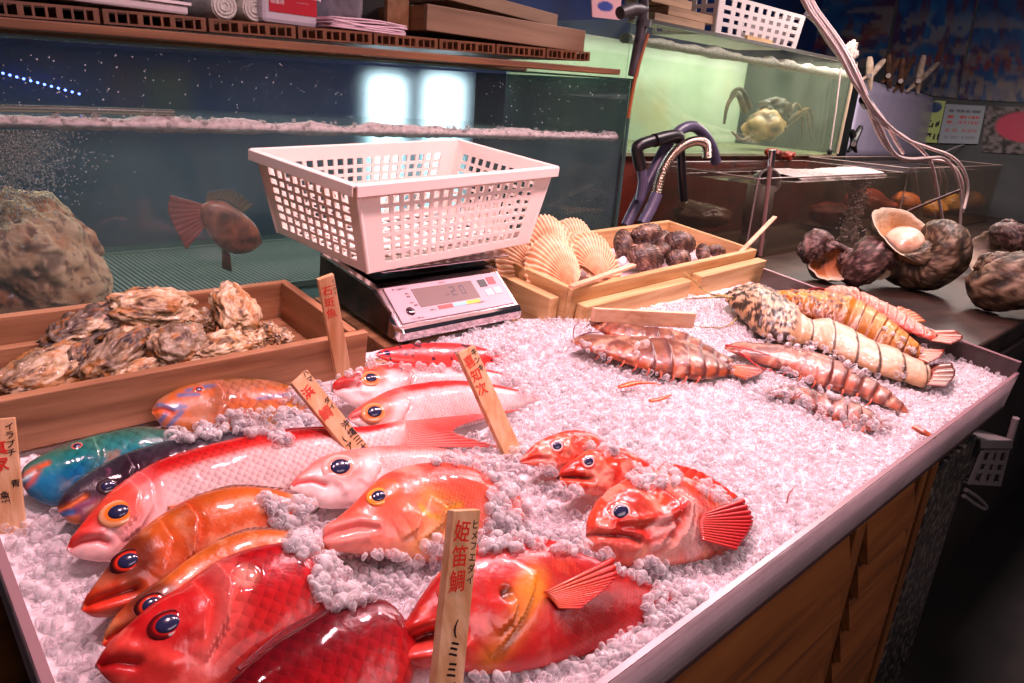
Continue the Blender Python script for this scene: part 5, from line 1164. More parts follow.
# foam along the waterline on the front glass
FOAM = noisy('foam', [srgb(176, 156, 152), srgb(232, 208, 204)], 90, rough=.6, bump=.5, bscale=200)
def foam_strip(y, xa, xb, z, h, d, seed, n=260, m=10):
    X = np.linspace(xa, xb, n); G = []
    for i, x in enumerate(X):
        hh = h * (.3 + 1.4 * fbm(np.array([[x * 14, seed, 0]]), 1, 5, seed)[0]); ring = []
        for k in range(m):
            a = 2 * PI * k / m; ring.append((x, y + d * .5 + d * .5 * math.cos(a), z + hh * (.25 + .5 * math.sin(a)) + .003 * (RNG.random() - .5)))
        G.append(ring)
    return MB().grid(np.array(G), True, True)
fo = foam_strip(YT + .012, x0 + .02, x1 - .02, zw - .004, .022, .05, 3).build('foam', FOAM, tk); fo['kind'] = 'stuff'
m = MB()
for _ in range(420):
    p = np.array([x0 + RNG.random() * (x1 - x0 - .03), YT + .012 + .03 * RNG.random(), zw + .004 + .012 * RNG.random() ** 2]); r_ = .002 + .004 * RNG.random() ** 2
    m.lathe(p, (0, 0, 1), [(r_ * math.sin(a), r_ * math.cos(a)) for a in np.linspace(.05, PI - .05, 6)], 8)
bu = m.build('bubbles', pane('bubble_film', (.9, .9, .9), haze=.3, hazecol=(.7, .6, .6)), tk); bu['kind'] = 'stuff'
# small bubbles in the water at the left and drops on the glass
m = MB()
for _ in range(4200):
    px, py = abs(RNG.normal()) * 36 - 8, 130 + abs(RNG.normal()) * 36; p = VY(px, py, YT + .012 + .05 * RNG.random()); r_ = .0006 + .0010 * RNG.random()
    m.lathe(p, (0, 0, 1), [(r_ * math.sin(a), r_ * math.cos(a)) for a in np.linspace(.05, PI - .05, 4)], 5)
ab_ = m.build('air_bubbles', simple('air_bubbles', srgb(190, 180, 176), .3), tk); ab_['kind'] = 'stuff'
m = MB()
for _ in range(520):
    px, py = RNG.random() * 640, 40 + RNG.random() * 88; p = VY(px, py, YT - .0004)
    if p[2] > zt(p[0]) - .01 or p[2] < zw: continue
    r_ = .0006 + .0012 * RNG.random() ** 2; m.lathe(p, (0, -1, 0), [(r_, 0), (r_ * .8, r_ * .5), (.00005, r_ * .7)], 6)
dr = m.build('water_drops', pane('drop_film', (.95, .97, 1), haze=.55, hazecol=(.8, .85, .9)), tk); dr['kind'] = 'stuff'
MB().tube([VY(-20, 108, YT + .03), VY(60, 109.5, YT + .03), VY(174, 113, YT + .03)], .0055, 10).build('water_pipe', simple('pipe_clear', srgb(120, 116, 104), .25, trans=.4), tk)
# grating on the tank floor
m = MB(); gz = zb + .004
for i in range(68): m.wbox(.30 + i * .01, .3065 + i * .01, 1.40, 1.80, gz, gz + .008)
m.wbox(.30, .98, 1.39, 1.40, gz, gz + .012); m.wbox(.30, .98, 1.80, 1.81, gz, gz + .012)
tag(m.build('floor_grating', simple('grate_green', srgb(116, 122, 116), .6)), 'pale grey-green plastic grating on the tank bottom', 'grating')
def rock(name, cpx, cpy, y, rx, rz, ry, seed, mat, label, cat, amp=.5, sub=5, colf=None):
    bm = bmesh.new(); bmesh.ops.create_icosphere(bm, subdivisions=sub, radius=1); v = np.array([q.co for q in bm.verts]); f = [tuple(q.index for q in p.verts) for p in bm.faces]; bm.free()
    n = fbm(v + seed, 1.3, 5, seed); pits = ss(.60, .70, fbm(v + seed, 6, 2, seed + 3)); d = 1 + amp * (n - .5) * 2 - .07 * pits
    tp_ = 1 - .22 * v[:, 2:3] * (cpx < 60); W = VY(cpx, cpy, y) + v * np.concatenate([tp_, tp_, tp_ * 0 + 1], 1) * d[:, None] * np.array([rx, ry, rz]); W[:, 2] = np.maximum(W[:, 2], zb + .003 if y < 1.99 and cpx < 640 else W[:, 2].min())
    o = MB().add(W, f, True).build(name, mat); c = np.ones((len(v), 4)); c[:, :3] = colf(n, pits, v); setcol(o, c); return tag(o, label, cat)
RKM = vcol('rock_rough', .75, bump=.6, bscale=120, sss=0)
rock('coral_rock', 26, 262, 1.45, .118, .125, .10, 5, RKM, 'big tan pitted coral rock standing in the tank at the left edge', 'rock', .38, 6, lambda n, p, v: mixc(mixc(ramp(n, [(.3, srgb(150, 90, 60)), (.5, srgb(220, 160, 120)), (.7, srgb(244, 196, 160))]), srgb(190, 100, 50), ss(.5, .62, fbm(v, 2.5, 3, 61)) * .7), srgb(90, 24, 16), np.maximum(p, ss(.62, .70, fbm(v, 15, 2, 77))) * .7))
rock('coral_rock', 566, 232, 1.6, .11, .105, .10, 8, RKM, 'dark red-brown rock in the tank at the right, beside the basket', 'rock', .3, 5, lambda n, p, v: ramp(n, [(.3, srgb(36, 16, 14)), (.6, srgb(84, 30, 24)), (.8, srgb(60, 40, 36))]))
# live grouper in the tank
def tankfish(label, top, bot, y, cols, fins=True, name='grouper'):
    """whole fish swimming upright, facing right, in the plane y"""
    B = Body(); pl = B.pl = Plane(500, 300, .1, 30); pl.o = VY(np.mean([p[0] for p in top]), np.mean([p[1] for p in top]), y); pl.n = np.array([0, -1., 0]); pl.e1 = np.array([1., 0, 0]); pl.e2 = np.array([0, 0, 1.])
    n, m_ = 90, 40; s = np.linspace(0, 1, n); A_ = crom(pl.abs_(top), n, s); C_ = crom(pl.abs_(bot), n, s); c, h = (A_ + C_) / 2, (A_ - C_) / 2; hl = np.linalg.norm(h, axis=1)
    an = np.linspace(0, 2 * PI, m_, endpoint=False); th = .5 * hl * np.sqrt(np.clip(s / .03, 0, 1)) * np.sqrt(np.clip((1 - s) / .03, 0, 1)) + .0005
    B.ab = (c[:, None] + h[:, None] * np.cos(an)[None, :, None]).reshape(-1, 2); B.c = (th[:, None] * np.sin(an)).reshape(-1); B.t = np.repeat(s, m_); B.s = np.tile(np.cos(an), n); B.front = np.tile(np.sin(an), n); B.n, B.m = n, m_; B.d = np.zeros(n * m_); B.col = np.ones((n * m_, 4)); B.col[:, 3] = 0; B.bury = None
    B.col[:, :3] = ramp(noise_ab(B, 22, 4, 3), cols); o = finish(B, name, FM_FINE, track=False); tag(o, label, 'fish'); return B
B = tankfish('reddish mottled grouper with spread tail swimming in the big tank', [(200, 206), (212, 200), (226, 202), (242, 212), (256, 226), (262, 240)], [(200, 216), (206, 230), (218, 246), (234, 254), (250, 252), (262, 244)], 1.42, [(.3, srgb(90, 34, 26)), (.46, srgb(190, 100, 74)), (.6, srgb(120, 56, 42)), (.72, srgb(226, 180, 140))])
fanfin(B, [(203, 204), (201, 212), (206, 226)], [(170, 195), (168, 212), (186, 250)], srgb(190, 76, 60), srgb(150, 46, 40), 9, zr=0, zt=0, name='tail_fin', onplane_=True)
fanfin(B, [(222, 248), (230, 254)], [(222, 268), (232, 272)], srgb(110, 60, 46), srgb(60, 30, 26), 5, zr=0, zt=0, name='pelvic_fin', onplane_=True)
fanfin(B, [(206, 201), (224, 200), (244, 212)], [(208, 192), (232, 190), (254, 206)], srgb(130, 100, 70), srgb(90, 60, 50), 9, zr=0, zt=0, name='dorsal_fin', onplane_=True)

# ------------------------------------------------------------------ shelf on the tank
YS = 1.275
bl, br, tl_, tr_ = VY(-20, 26, YS), VY(620, 75, YS), VY(-20, 15, YS), VY(620, 64, YS)
BEAM = wood('beam_wood', srgb(74, 46, 26), srgb(110, 72, 42), srgb(134, 92, 56), 'x', 1.4)
bm_ = MB().frame_box(bl, br - bl, (0, .05, 0), tl_ - bl).build('wooden_beam', BEAM, bevel=.002); tag(bm_, 'brown wooden beam along the front top edge of the long tank', 'beam')
bb = MB().frame_box(bl + np.array([0, .35, 0]), br - bl, (0, .05, 0), tl_ - bl).build('wooden_beam', BEAM, bevel=.002); tag(bb, 'wooden beam at the back of the tank top carrying the brown mats', 'beam')
zsh = lambda x: tl_[2] + (tr_[2] - tl_[2]) * (x - tl_[0]) / (tr_[0] - tl_[0])
TILE = noisy('tile_plastic', [srgb(76, 46, 26), srgb(112, 70, 42)], 20, rough=.45)
TW_, TD, TH = .152, .40, .021
def tile():
    m = MB(); m.wbox(0, TW_, 0, TD, 0, .003); nb = 4
    for i in range(nb): xx = i * (TW_ - .008) / (nb - 1); m.wbox(xx, xx + .008, 0, TD, .003, TH - .004); 
    for i in range(1, 3 * (nb - 1)):
        if i % 3: xx = i * (TW_ - .004) / (3 * (nb - 1)); m.wbox(xx, xx + .0035, 0, .004, .003, TH - .004)
    for j in range(9): m.wbox(0, TW_, j * (TD - .012) / 8, j * (TD - .012) / 8 + .012, TH - .004, TH)
    return m
ends = tile().build('floor_mat_tile', TILE, origin=(0, 0, 0))
xs0 = VY(-6, 10, YS)[0] - .02; k = 0; tiles = []
angs = math.atan2(tr_[2] - tl_[2], tr_[0] - tl_[0])
while xs0 + k * .157 + .15 < VY(619, 60, YS)[0]:
    o = ends if k == 0 else ends.copy()
    if k: COL.objects.link(o)
    xx = xs0 + k * .157; o.location = (xx, YS + .004, zsh(xx) + .001); o.rotation_euler = (0, -angs, 0); tiles.append(o); k += 1
for i, o in enumerate(tiles): tag(o, 'brown slotted plastic mat tile on the tank shelf, %s' % (['under the left end of the white tray', 'under the middle of the white tray', 'under the right end of the white tray', 'under the white towels', 'under the red-labelled jug', 'under the clear plastic bag', 'under the folded papers', 'under the left end of the wooden fish crate', 'under the right half of the wooden fish crate', 'right of the wooden fish crate', 'at the far end'][min(i, 10)]), 'mat tile', 'mat tiles on the tank shelf')
def sz(x): return zsh(x) + TH + .002
def sbox(name, pxa, pxb, y, h, d, mat, label, cat, bev=.004, z0=None):
    a, c = VY(pxa, 20, y)[0], VY(pxb, 50, y)[0]; z = max(sz(a), sz(c)) if z0 is None else z0
    return tag(MB().wbox(a, c, y, y + d, z, z + h).build(name, mat, bevel=bev), label, cat)
STY = simple('tray_white', srgb(206, 196, 196), .4)
a, c = VY(-30, 5, 1.30)[0], VY(188, 18, 1.30)[0]; z = sz(c) + .001
ft = thing('white_tray', 'flat white tray with raised rim at the left end of the tank shelf', 'tray', ((a + c) / 2, 1.36, z))
MB().wbox(a, c, 1.295, 1.52, z, z + .014).build('body', STY, ft, bevel=.004); MB().wbox(a - .004, c + .004, 1.291, 1.524, z + .0142, z + .019).build('rim', simple('tray_rim', srgb(226, 220, 220), .25), ft, bevel=.001)
def blob(name, cx, cz_px, y, rx, ry, rz, seed, mat, label, cat, amp=.3, sc=2.0, sub=5):
    bm = bmesh.new(); bmesh.ops.create_icosphere(bm, subdivisions=sub, radius=1); v = np.array([q.co for q in bm.verts]); f = [tuple(q.index for q in p.verts) for p in bm.faces]; bm.free()
    v2 = np.sign(v) * np.abs(v) ** .75; n = fbm(v + seed, sc, 5, seed); rd = np.abs(fbm(v + seed, sc * 2.2, 3, seed + 2) - .5) * 2
    W = v2 * (1 + amp * (n - .5) * 2 - amp * .35 * (1 - rd) ** 4)[:, None] * np.array([rx, ry, rz]); x = VY(cx, 20, y)[0]; W = W + np.array([x, y, 0]); W[:, 2] += -W[:, 2].min() + cz_px
    return tag(MB().add(W, f, True).build(name, mat), label, cat)
BAGM = noisy('bag_film', [srgb(176, 160, 172), srgb(206, 192, 200)], 40, rough=.25, coat=.4, bump=.5, bscale=90)
blob('filled_bag', 140, sz(VY(140, 20, 1.62)[0]) + .001, 1.66, .16, .06, .09, 4, BAGM, 'lumpy pale lilac plastic bag standing behind the white tray', 'bag')
TWL = noisy('towel', [srgb(240, 238, 226), srgb(252, 250, 242)], 120, rough=.9, bump=.9, bscale=400)
for i, (px, dz, ln, lab) in enumerate([(216, 0, .10, 'rolled cream towel at the bottom left of the pile by the jug'), (246, 0, .10, 'rolled cream towel at the bottom right, touching the jug'), (234, .045, .10, 'rolled cream towel lying on top of the other two')]):
    x = VY(px, 20, 1.42)[0]; z = sz(x) + .026 + dz; m = MB()
    sp_ = [(.001 + .024 * min(1, 1)) for _ in range(2)]
    m.tube([(x, 1.38 + t * .14, z + .002 * math.sin(t * 9 + i)) for t in np.linspace(0, 1, 10)], [.023, .026, .0255, .026, .025, .026, .0255, .026, .026, .023], 18)
    for j in range(3): m.tube([(x + (.007 + .006 * j) * math.cos(a_), 1.379, z + (.007 + .006 * j) * math.sin(a_)) for a_ in np.linspace(0, 2 * PI, 20)], .0022, 5, cap=False)
    tag(m.build('rolled_towel', TWL), lab, 'towel', 'rolled towels on the shelf')
jx0, jx1 = VY(262, 20, 1.36)[0], VY(318, 20, 1.36)[0]; jz = sz((jx0 + jx1) / 2) + .003; jx = (jx0 + jx1) / 2
JUG = simple('jug_plastic', srgb(206, 200, 208), .35, sss=.1)
jg = thing('plastic_jug', 'white plastic jug with a red label on the tank shelf', 'jug', (jx, 1.40, jz))
MB().wbox(jx0, jx1, 1.36, 1.45, jz, jz + .15).build('body', JUG, jg, bevel=.008); MB().lathe((jx, 1.405, jz + .149), (0, 0, 1), [(.025, 0), (.018, .012), (.018, .03), (.0001, .03)], 20).build('cap', simple('cap_red', srgb(180, 30, 40), .4), jg)
lb = MB().wbox(jx0 + .014, jx1 - .003, 1.3588, 1.3598, jz + .020, jz + .12).build('label', simple('label_red', srgb(190, 24, 44), .4), jg)
WI = simple('label_ink', srgb(236, 214, 216), .5)
m = MB(); ex, ez = np.array([1., 0, 0]), np.array([0, 0, 1.])
put_text(m, 'アルコース', np.array([jx - .022, 1.3583, jz + .058]), ex, ez, .0125, .015); put_text(m, 'アルコ', np.array([jx + .026, 1.3583, jz + .058]), ex, ez, .026, .02); put_text(m, '除菌用', np.array([jx - .026, 1.3583, jz + .038]), ex, ez, .009, .01)
m.build('lettering', WI, lb, fix=False)
m = MB(); m.wbox(jx + .012, jx + .036, 1.3581, 1.3585, jz + .040, jz + .0405); m.build('label_line', WI, lb)
CLB = pane('clear_bag', (.9, .88, .9), haze=.5, hazecol=(.6, .55, .6))
blob('plastic_bag', 336, sz(VY(336, 20, 1.42)[0]) + .001, 1.44, .055, .05, .10, 9, CLB, 'crumpled translucent plastic bag standing right of the jug', 'bag', .25)
fp = thing('folded_papers', 'small stack of folded pale pink papers on the shelf before the wooden crate', 'papers', VY(366, 42, 1.32))
a, c = VY(331, 38, 1.315), VY(404, 43, 1.315); z = max(sz(a[0]), sz(c[0])) + .001
for i in range(6):
    m = MB(); o_ = RNG.normal() * .004; G = [[(a[0] + o_ + (c[0] - a[0]) * s, 1.31 + .09 * t + RNG.normal() * .001, z + i * .0035 + .002 * math.sin(s * 5 + i) * (i > 2)) for t in np.linspace(0, 1, 4)] for s in np.linspace(0, 1, 9)]
    m.grid(np.array(G)); m.build('sheet', simple_cached('paper_pink', srgb(226, 196, 206), .6), fp, solid=.003)
# wooden fish crate on the shelf and a second one on top
CR = wood('shelf_crate', srgb(110, 82, 60), srgb(148, 116, 90), srgb(168, 134, 106), 'x', .9); CRY = wood('shelf_crate_end', srgb(110, 74, 46), srgb(160, 112, 74), srgb(180, 132, 92), 'y', .9)
a, c = VY(403, 45, 1.36)[0], VY(583, 60, 1.36)[0]; z = max(sz(a), sz(c)) + .001; hh = VY(500, 15, 1.36)[2] - z - .002
wc = thing('fish_crate', 'shallow wooden fish crate on the tank shelf', 'crate', ((a + c) / 2, 1.46, z))
MB().wbox(a + .06, c, 1.36, 1.372, z, z + hh).build('front_board', CR, wc, bevel=.0015); MB().wbox(a + .06, c, 1.60, 1.612, z, z + hh).build('back_board', CR, wc, bevel=.0015)
for xx in (a + .0605, c - .0135): MB().wbox(xx, xx + .013, 1.3725, 1.5995, z, z + hh * .97).build('end_board', CRY, wc, bevel=.0015)
MB().wbox(a + .075, c - .014, 1.373, 1.5995, z, z + .008).build('bottom', CR, wc)
MB().wbox(a, a + .055, 1.42, 1.434, z, z + hh * 1.2).build('stave', CRY, wc, bevel=.001)
z2 = z + hh + .002
w2 = thing('fish_crate', 'second wooden crate lying askew on top of the other, cut by the frame top', 'crate', ((a + c) / 2 + .05, 1.5, z2))
m = MB(); d_ = np.array([.40, .05, -.012]); m.frame_box((a + .12, 1.37, z2 + .014), d_, (0, .012, 0), (0, 0, .03)); m.build('front_board', CR, w2, bevel=.0015)
m = MB(); m.frame_box((a + .12, 1.383, z2 + .012), d_, (0, .2, 0), (0, 0, .008)); m.build('bottom', CR, w2)
m = MB(); m.frame_box((a + .12, 1.58, z2 + .014), d_, (0, .012, 0), (0, 0, .03)); m.build('back_board', CR, w2, bevel=.0015)
m = MB(); m.frame_box((a + .5, 1.46, z2 + .001), (.012, 0, 0), (0, .08, 0), (0, 0, .012)); m.build('spacer', CR, w2)
tag(sbox('dark_gap_block', 356, 402, 1.55, .10, .1, simple('dark_gap_block', srgb(34, 26, 26), .6), 'dark block filling the shaded gap behind the folded papers', 'box'), None, None)  # block added where the gap is dark; the shade is in its colour
flat_poster('picture_card', 'pink picture card with a blue shape above the wooden crate', [VY(590, -30, 1.66), VY(622, -30, 1.66), VY(620, 20, 1.66), VY(592, 17, 1.66)], lambda s, t: mixc(np.tile(np.array(srgb(226, 170, 176)), (len(s), 1)), srgb(50, 70, 150), 1 - ss(.8, 1, np.hypot((s - .45) / .3, (t - .75) / .12))), (30, 30), 'picture')
dpn = thing('drain_pipe', 'dark grey pipe with elbow at the right corner of the long tank', 'pipe', VY(634, 60, 1.29))
DP = noisy('pipe_dark', [srgb(40, 40, 46), srgb(84, 80, 84)], 30, rough=.45)
q = [VY(x, y, 1.288) for x, y in ((642, -12), (643, 8), (642, 26), (638, 48), (633, 76))]; MB().tube(crom(q, 24), .0145, 14).build('pipe', DP, dpn)
MB().tube([VY(644, 10, 1.288), VY(632, 9, 1.288), VY(620, 13, 1.288)], .0155, 14).build('elbow', DP, dpn); MB().tube([VY(644, 20, 1.288), VY(643, 27, 1.288)], .020, 14).build('coupling', DP, dpn)
MB().tube(crom([VY(x, y, 1.275) for x, y in ((648, 34), (640, 60), (634, 84), (630, 106), (628, 118))], 20), .005, 8).build('cable', simple('cable_orange', srgb(150, 84, 40), .5), dpn)
# ------------------------------------------------------------------ side counter, green tank, low tanks
SCW = noisy('counter_dark', [srgb(34, 28, 26), srgb(60, 50, 46)], 6, rough=.6)
ct = thing('side_counter', 'dark counter carrying the shells and the low tanks', 'counter', (3.4, 1.2, 0))
MB().wbox(1.765, 5.2, .36, 2.58, .735, .775).build('top', noisy('counter_top', [srgb(40, 32, 30), srgb(66, 54, 50)], 5, rough=.4), ct, bevel=.004); MB().wbox(1.80, 5.15, .40, .43, .002, .7345).build('front_panel', SCW, ct); MB().wbox(1.80, 1.83, .4305, 2.55, .002, .7345).build('end_panel', SCW, ct)  # front panel added to keep the space under the counter black
cb = thing('tank_counter', 'dark counter under the long tank behind the ice tray', 'counter', (.6, 1.9, 0))
MB().wbox(-.5, 1.755, 1.29, 2.05, .78, .8235).build('top', SCW, cb); MB().wbox(-.5, 1.755, 1.31, 1.34, .002, .7795).build('front_panel', SCW, cb)
# green tank
Yg = 1.62; gx0, gx1 = 2.02, 3.76; gz0, gz1 = 1.27 - .163, 1.27 + .263
gs = noisy('stand_rust', [srgb(40, 16, 12), srgb(110, 36, 20), srgb(60, 24, 18)], 9, rough=.6, bump=.3)
tag(MB().wbox(gx0, gx1, Yg + .02, 2.3, .7755, gz0 - .012).build('tank_stand', gs, bevel=.004), 'rusty red-brown stand under the green crab tank', 'stand')
gt = thing('crab_tank', 'pale green lit tank with a big crab, behind the hoses', 'fish tank', ((gx0 + gx1) / 2, 1.95, gz0 - .01))
GLG = pane('green_glass', (.9, .97, .93), haze=.09, hazecol=(.5, .56, .46))
MB().wbox(gx0, gx1, Yg, Yg + .01, gz0, gz1).build('front_glass', GLG, gt); MB().wbox(gx1 - .01, gx1, Yg + .0105, 2.2, gz0, gz1).build('end_glass', GLG, gt); MB().wbox(gx0, gx0 + .01, Yg + .0105, 2.2, gz0, gz1).build('end_glass', GLG, gt)
MB().wbox(gx0, gx1, 2.2005, 2.22, gz0, gz1).build('back_panel', noisy('green_panel', [srgb(176, 192, 168), srgb(196, 208, 188), srgb(204, 196, 160)], 3, rough=.5), gt)
MB().wbox(gx0, gx1, Yg, 2.22, gz0 - .011, gz0 - .0005).build('bottom', noisy('green_bottom', [srgb(110, 110, 84), srgb(150, 150, 116)], 8, rough=.6), gt)
m = MB(); m.wbox(gx0 - .004, gx1 + .004, Yg - .006, Yg + .016, gz1 - .004, gz1 + .008); m.build('top_rim', simple('rim_dark', srgb(50, 46, 44), .4), gt)
m = MB(); m.tube([(gx1, Yg, gz0), (gx1, Yg, gz1)], .008, 8); m.build('corner_seal', simple('seal_tan', srgb(160, 140, 120), .4), gt)
zwg = VY(750, 58, Yg)[2]
MB().wbox(gx0 + .012, gx1 - .012, Yg + .012, 2.198, gz0 + .001, zwg).build('water', pane('green_water', (.95, .975, .94), haze=.035, hazecol=(.54, .55, .45)), gt)
f_ = foam_strip(Yg + .013, gx0 + .02, gx1 - .02, zwg - .008, .035, .06, 13).build('foam', FOAM, gt); f_['kind'] = 'stuff'
# crab in the green tank
CBM = vcol('crab_shell', .5, bump=.6, bscale=90, sss=0)
cr = thing('spider_crab', 'large olive-brown crab with long bent legs inside the green tank', 'crab', VY(765, 145, 1.80))
def cblob(nm, px, py, y, rx, ry, rz, seed, cols, par, amp=.3):
    bm = bmesh.new(); bmesh.ops.create_icosphere(bm, subdivisions=4, radius=1); v = np.array([q.co for q in bm.verts]); f = [tuple(q.index for q in p.verts) for p in bm.faces]; bm.free()
    n = fbm(v + seed, 2.5, 4, seed); W = VY(px, py, y) + v * (1 + amp * (n - .5) * 2)[:, None] * np.array([rx, ry, rz]); o = MB().add(W, f, True).build(nm, CBM, par); c = np.ones((len(v), 4)); c[:, :3] = ramp(n, cols); setcol(o, c); return o
cblob('carapace', 764, 126, 1.78, .115, .08, .075, 3, [(.3, srgb(80, 50, 30)), (.5, srgb(176, 122, 70)), (.7, srgb(214, 166, 110))], cr, .3)
cblob('abdomen', 775, 108, 1.80, .10, .06, .05, 4, [(.3, srgb(34, 26, 20)), (.7, srgb(90, 64, 40))], cr, .5)
CL = noisy('crab_leg', [srgb(36, 32, 26), srgb(84, 62, 36), srgb(130, 90, 50)], 20, rough=.5, bump=.4)
for pts, r_ in (([(745, 112), (737, 94), (728, 104), (724, 124)], .015), ([(750, 108), (742, 90), (733, 92), (727, 110)], .013), ([(786, 122), (800, 112), (810, 110), (814, 130)], .014), ([(784, 128), (796, 120), (806, 112), (808, 124), (812, 142)], .012), ([(788, 116), (796, 104), (802, 116), (802, 140)], .011), ([(752, 136), (742, 140), (732, 132)], .011)):
    MB().tube(crom([VY(x, y, 1.76) for x, y in pts], 20), list(np.linspace(r_, r_ * .4, 20)), 8).build('leg', CL, cr)
# third tank (clear, low) and fourth tank
T3x0, T3x1, T3y0, T3y1 = 2.14, 3.36, 1.15, 1.6; t3z0, t3z1 = .776, VY(758, 179, 1.15)[2]
def lowtank(label, ax, bx_, ay, by_, z0_, z1_, name):
    o = thing(name, label, 'fish tank', ((ax + bx_) / 2, (ay + by_) / 2, z0_)); g = pane(name + '_glass', (.9, .88, .86), haze=.05, hazecol=(.4, .34, .32))
    MB().wbox(ax, bx_, ay, ay + .008, z0_, z1_).build('front_glass', g, o); MB().wbox(ax, bx_, by_ - .008, by_, z0_, z1_).build('back_glass', g, o)
    MB().wbox(ax, ax + .008, ay + .0085, by_ - .0085, z0_, z1_).build('end_glass', g, o); MB().wbox(bx_ - .008, bx_, ay + .0085, by_ - .0085, z0_, z1_).build('end_glass', g, o)
    MB().wbox(ax + .009, bx_ - .009, ay + .009, by_ - .009, z0_ + .001, z0_ + .006).build('bottom', noisy(name + '_bottom', [srgb(50, 36, 28), srgb(90, 66, 50)], 10, rough=.7), o)
    m = MB(); w_ = .003
    for p, q in (((ax, ay, z1_), (bx_, ay, z1_)), ((ax, ay, z1_), (ax, by_, z1_)), ((bx_, ay, z1_), (bx_, by_, z1_)), ((ax, ay, z0_), (ax, ay, z1_)), ((ax, by_, z1_), (bx_, by_, z1_))): m.tube([p, q], w_, 6)
    m.build('glass_edges', simple_cached('low_edge', srgb(150, 130, 124), .25), o)
    MB().wbox(ax + .010, bx_ - .010, ay + .010, by_ - .010, z0_ + .0065, z1_ - .02).build('water', WAT2, o); return o
t3 = lowtank('low clear tank with brown water, pipe fitting and foam at the middle right', T3x0, T3x1, T3y0, T3y1, t3z0, t3z1, 'shellfish_tank')
t4 = lowtank('low tank holding amber shells at the far right beyond the turban shells', 3.42, 4.85, 1.15, 1.6, .776, VY(1015, 165, 1.15)[2], 'shell_tank')
f_ = foam_strip(T3y0 + .05, 2.55, 3.33, t3z1 - .028, .03, .22, 23, 160).build('foam', FOAM, t3); f_['kind'] = 'stuff'
m = MB()
for _ in range(700):
    h_ = RNG.random(); p = np.array([3.16 + RNG.normal() * .03, T3y0 + .06 + RNG.random() * .06, t3z0 + .01 + h_ * (t3z1 - t3z0 - .04)]); r_ = .003 + .004 * RNG.random()
    m.lathe(p, (0, 0, 1), [(r_ * math.sin(a), r_ * math.cos(a)) for a in np.linspace(.05, PI - .05, 4)], 5)
q = m.build('air_bubbles', simple('bubbles_white', srgb(220, 200, 196), .3), t3); q['kind'] = 'stuff'
pf = thing('pipe_fitting', 'grey round pipe fitting standing inside the low brown tank', 'pipe', VY(768, 220, 1.24)); c0 = VY(768, 182, 1.26)
PG = noisy('pipe_grey', [srgb(60, 54, 52), srgb(104, 94, 90)], 20, rough=.5)
c0[2] = min(c0[2], t3z1 + .01)
MB().lathe(c0, (-.5, -.8, .25), [(.042, -.05), (.046, -.01), (.046, .012), (.038, .012), (.037, -.04), (.0001, -.045)], 28).build('socket', PG, pf)
MB().lathe((c0[0], c0[1] + .02, t3z0 + .008), (0, 0, 1), [(.0001, 0), (.045, 0), (.05, .02), (.05, .06), (.042, .062), (.042, .10), (.048, .105), (.048, c0[2] - t3z0 - .02), (.0001, c0[2] - t3z0 - .018)], 24).build('standpipe', PG, pf)
rd = thing('metal_rod', 'thin metal rod leaning on the front of the low brown tank', 'rod', VY(761, 250, 1.135))
MB().tube([VY(760, 256, 1.13), VY(771, 160, 1.14)], .007, 10).build('rod', simple('rod_pink', srgb(150, 116, 110), .4), rd); MB().tube([VY(770.5, 166, 1.14), VY(772.5, 150, 1.14)], .0105, 12).build('cap', CHR, rd)
for i, (px, py, y, rx, rz, lab, cols) in enumerate([(868, 205, 1.35, .16, .06, 'reddish-brown shellfish clump in the low brown tank near the bubbles', (srgb(80, 20, 14), srgb(170, 60, 34))), (835, 215, 1.4, .14, .05, 'dark red shellfish clump in the middle of the low brown tank', (srgb(60, 18, 16), srgb(130, 40, 30))), (700, 215, 1.45, .10, .05, 'dark stone in the low brown tank beside the hoses', (srgb(40, 26, 14), srgb(80, 56, 30)))]):
    rock('shellfish_clump', px, py, y, rx, rz, .10, 30 + i, RKM, lab, 'clump', .5, 4, lambda n, p, v, cols=cols: ramp(n, [(.3, cols[0]), (.7, cols[1])]))
for i, (px, py, s_, lab, col) in enumerate([(775, 153, .05, 'red crab leg cluster at the water edge under the green tank, left piece', srgb(150, 40, 24)), (789, 155, .04, 'red crab leg cluster at the water edge under the green tank, right piece', srgb(170, 50, 30))]):
    rock('red_seaweed', px, py, 1.57, s_, .018, .03, 50 + i, RKM, lab.replace('crab leg', 'seaweed'), 'seaweed', .8, 4, lambda n, p, v, col=col: ramp(n, [(.3, tuple(c_ * .4 for c_ in col)), (.7, col)]))
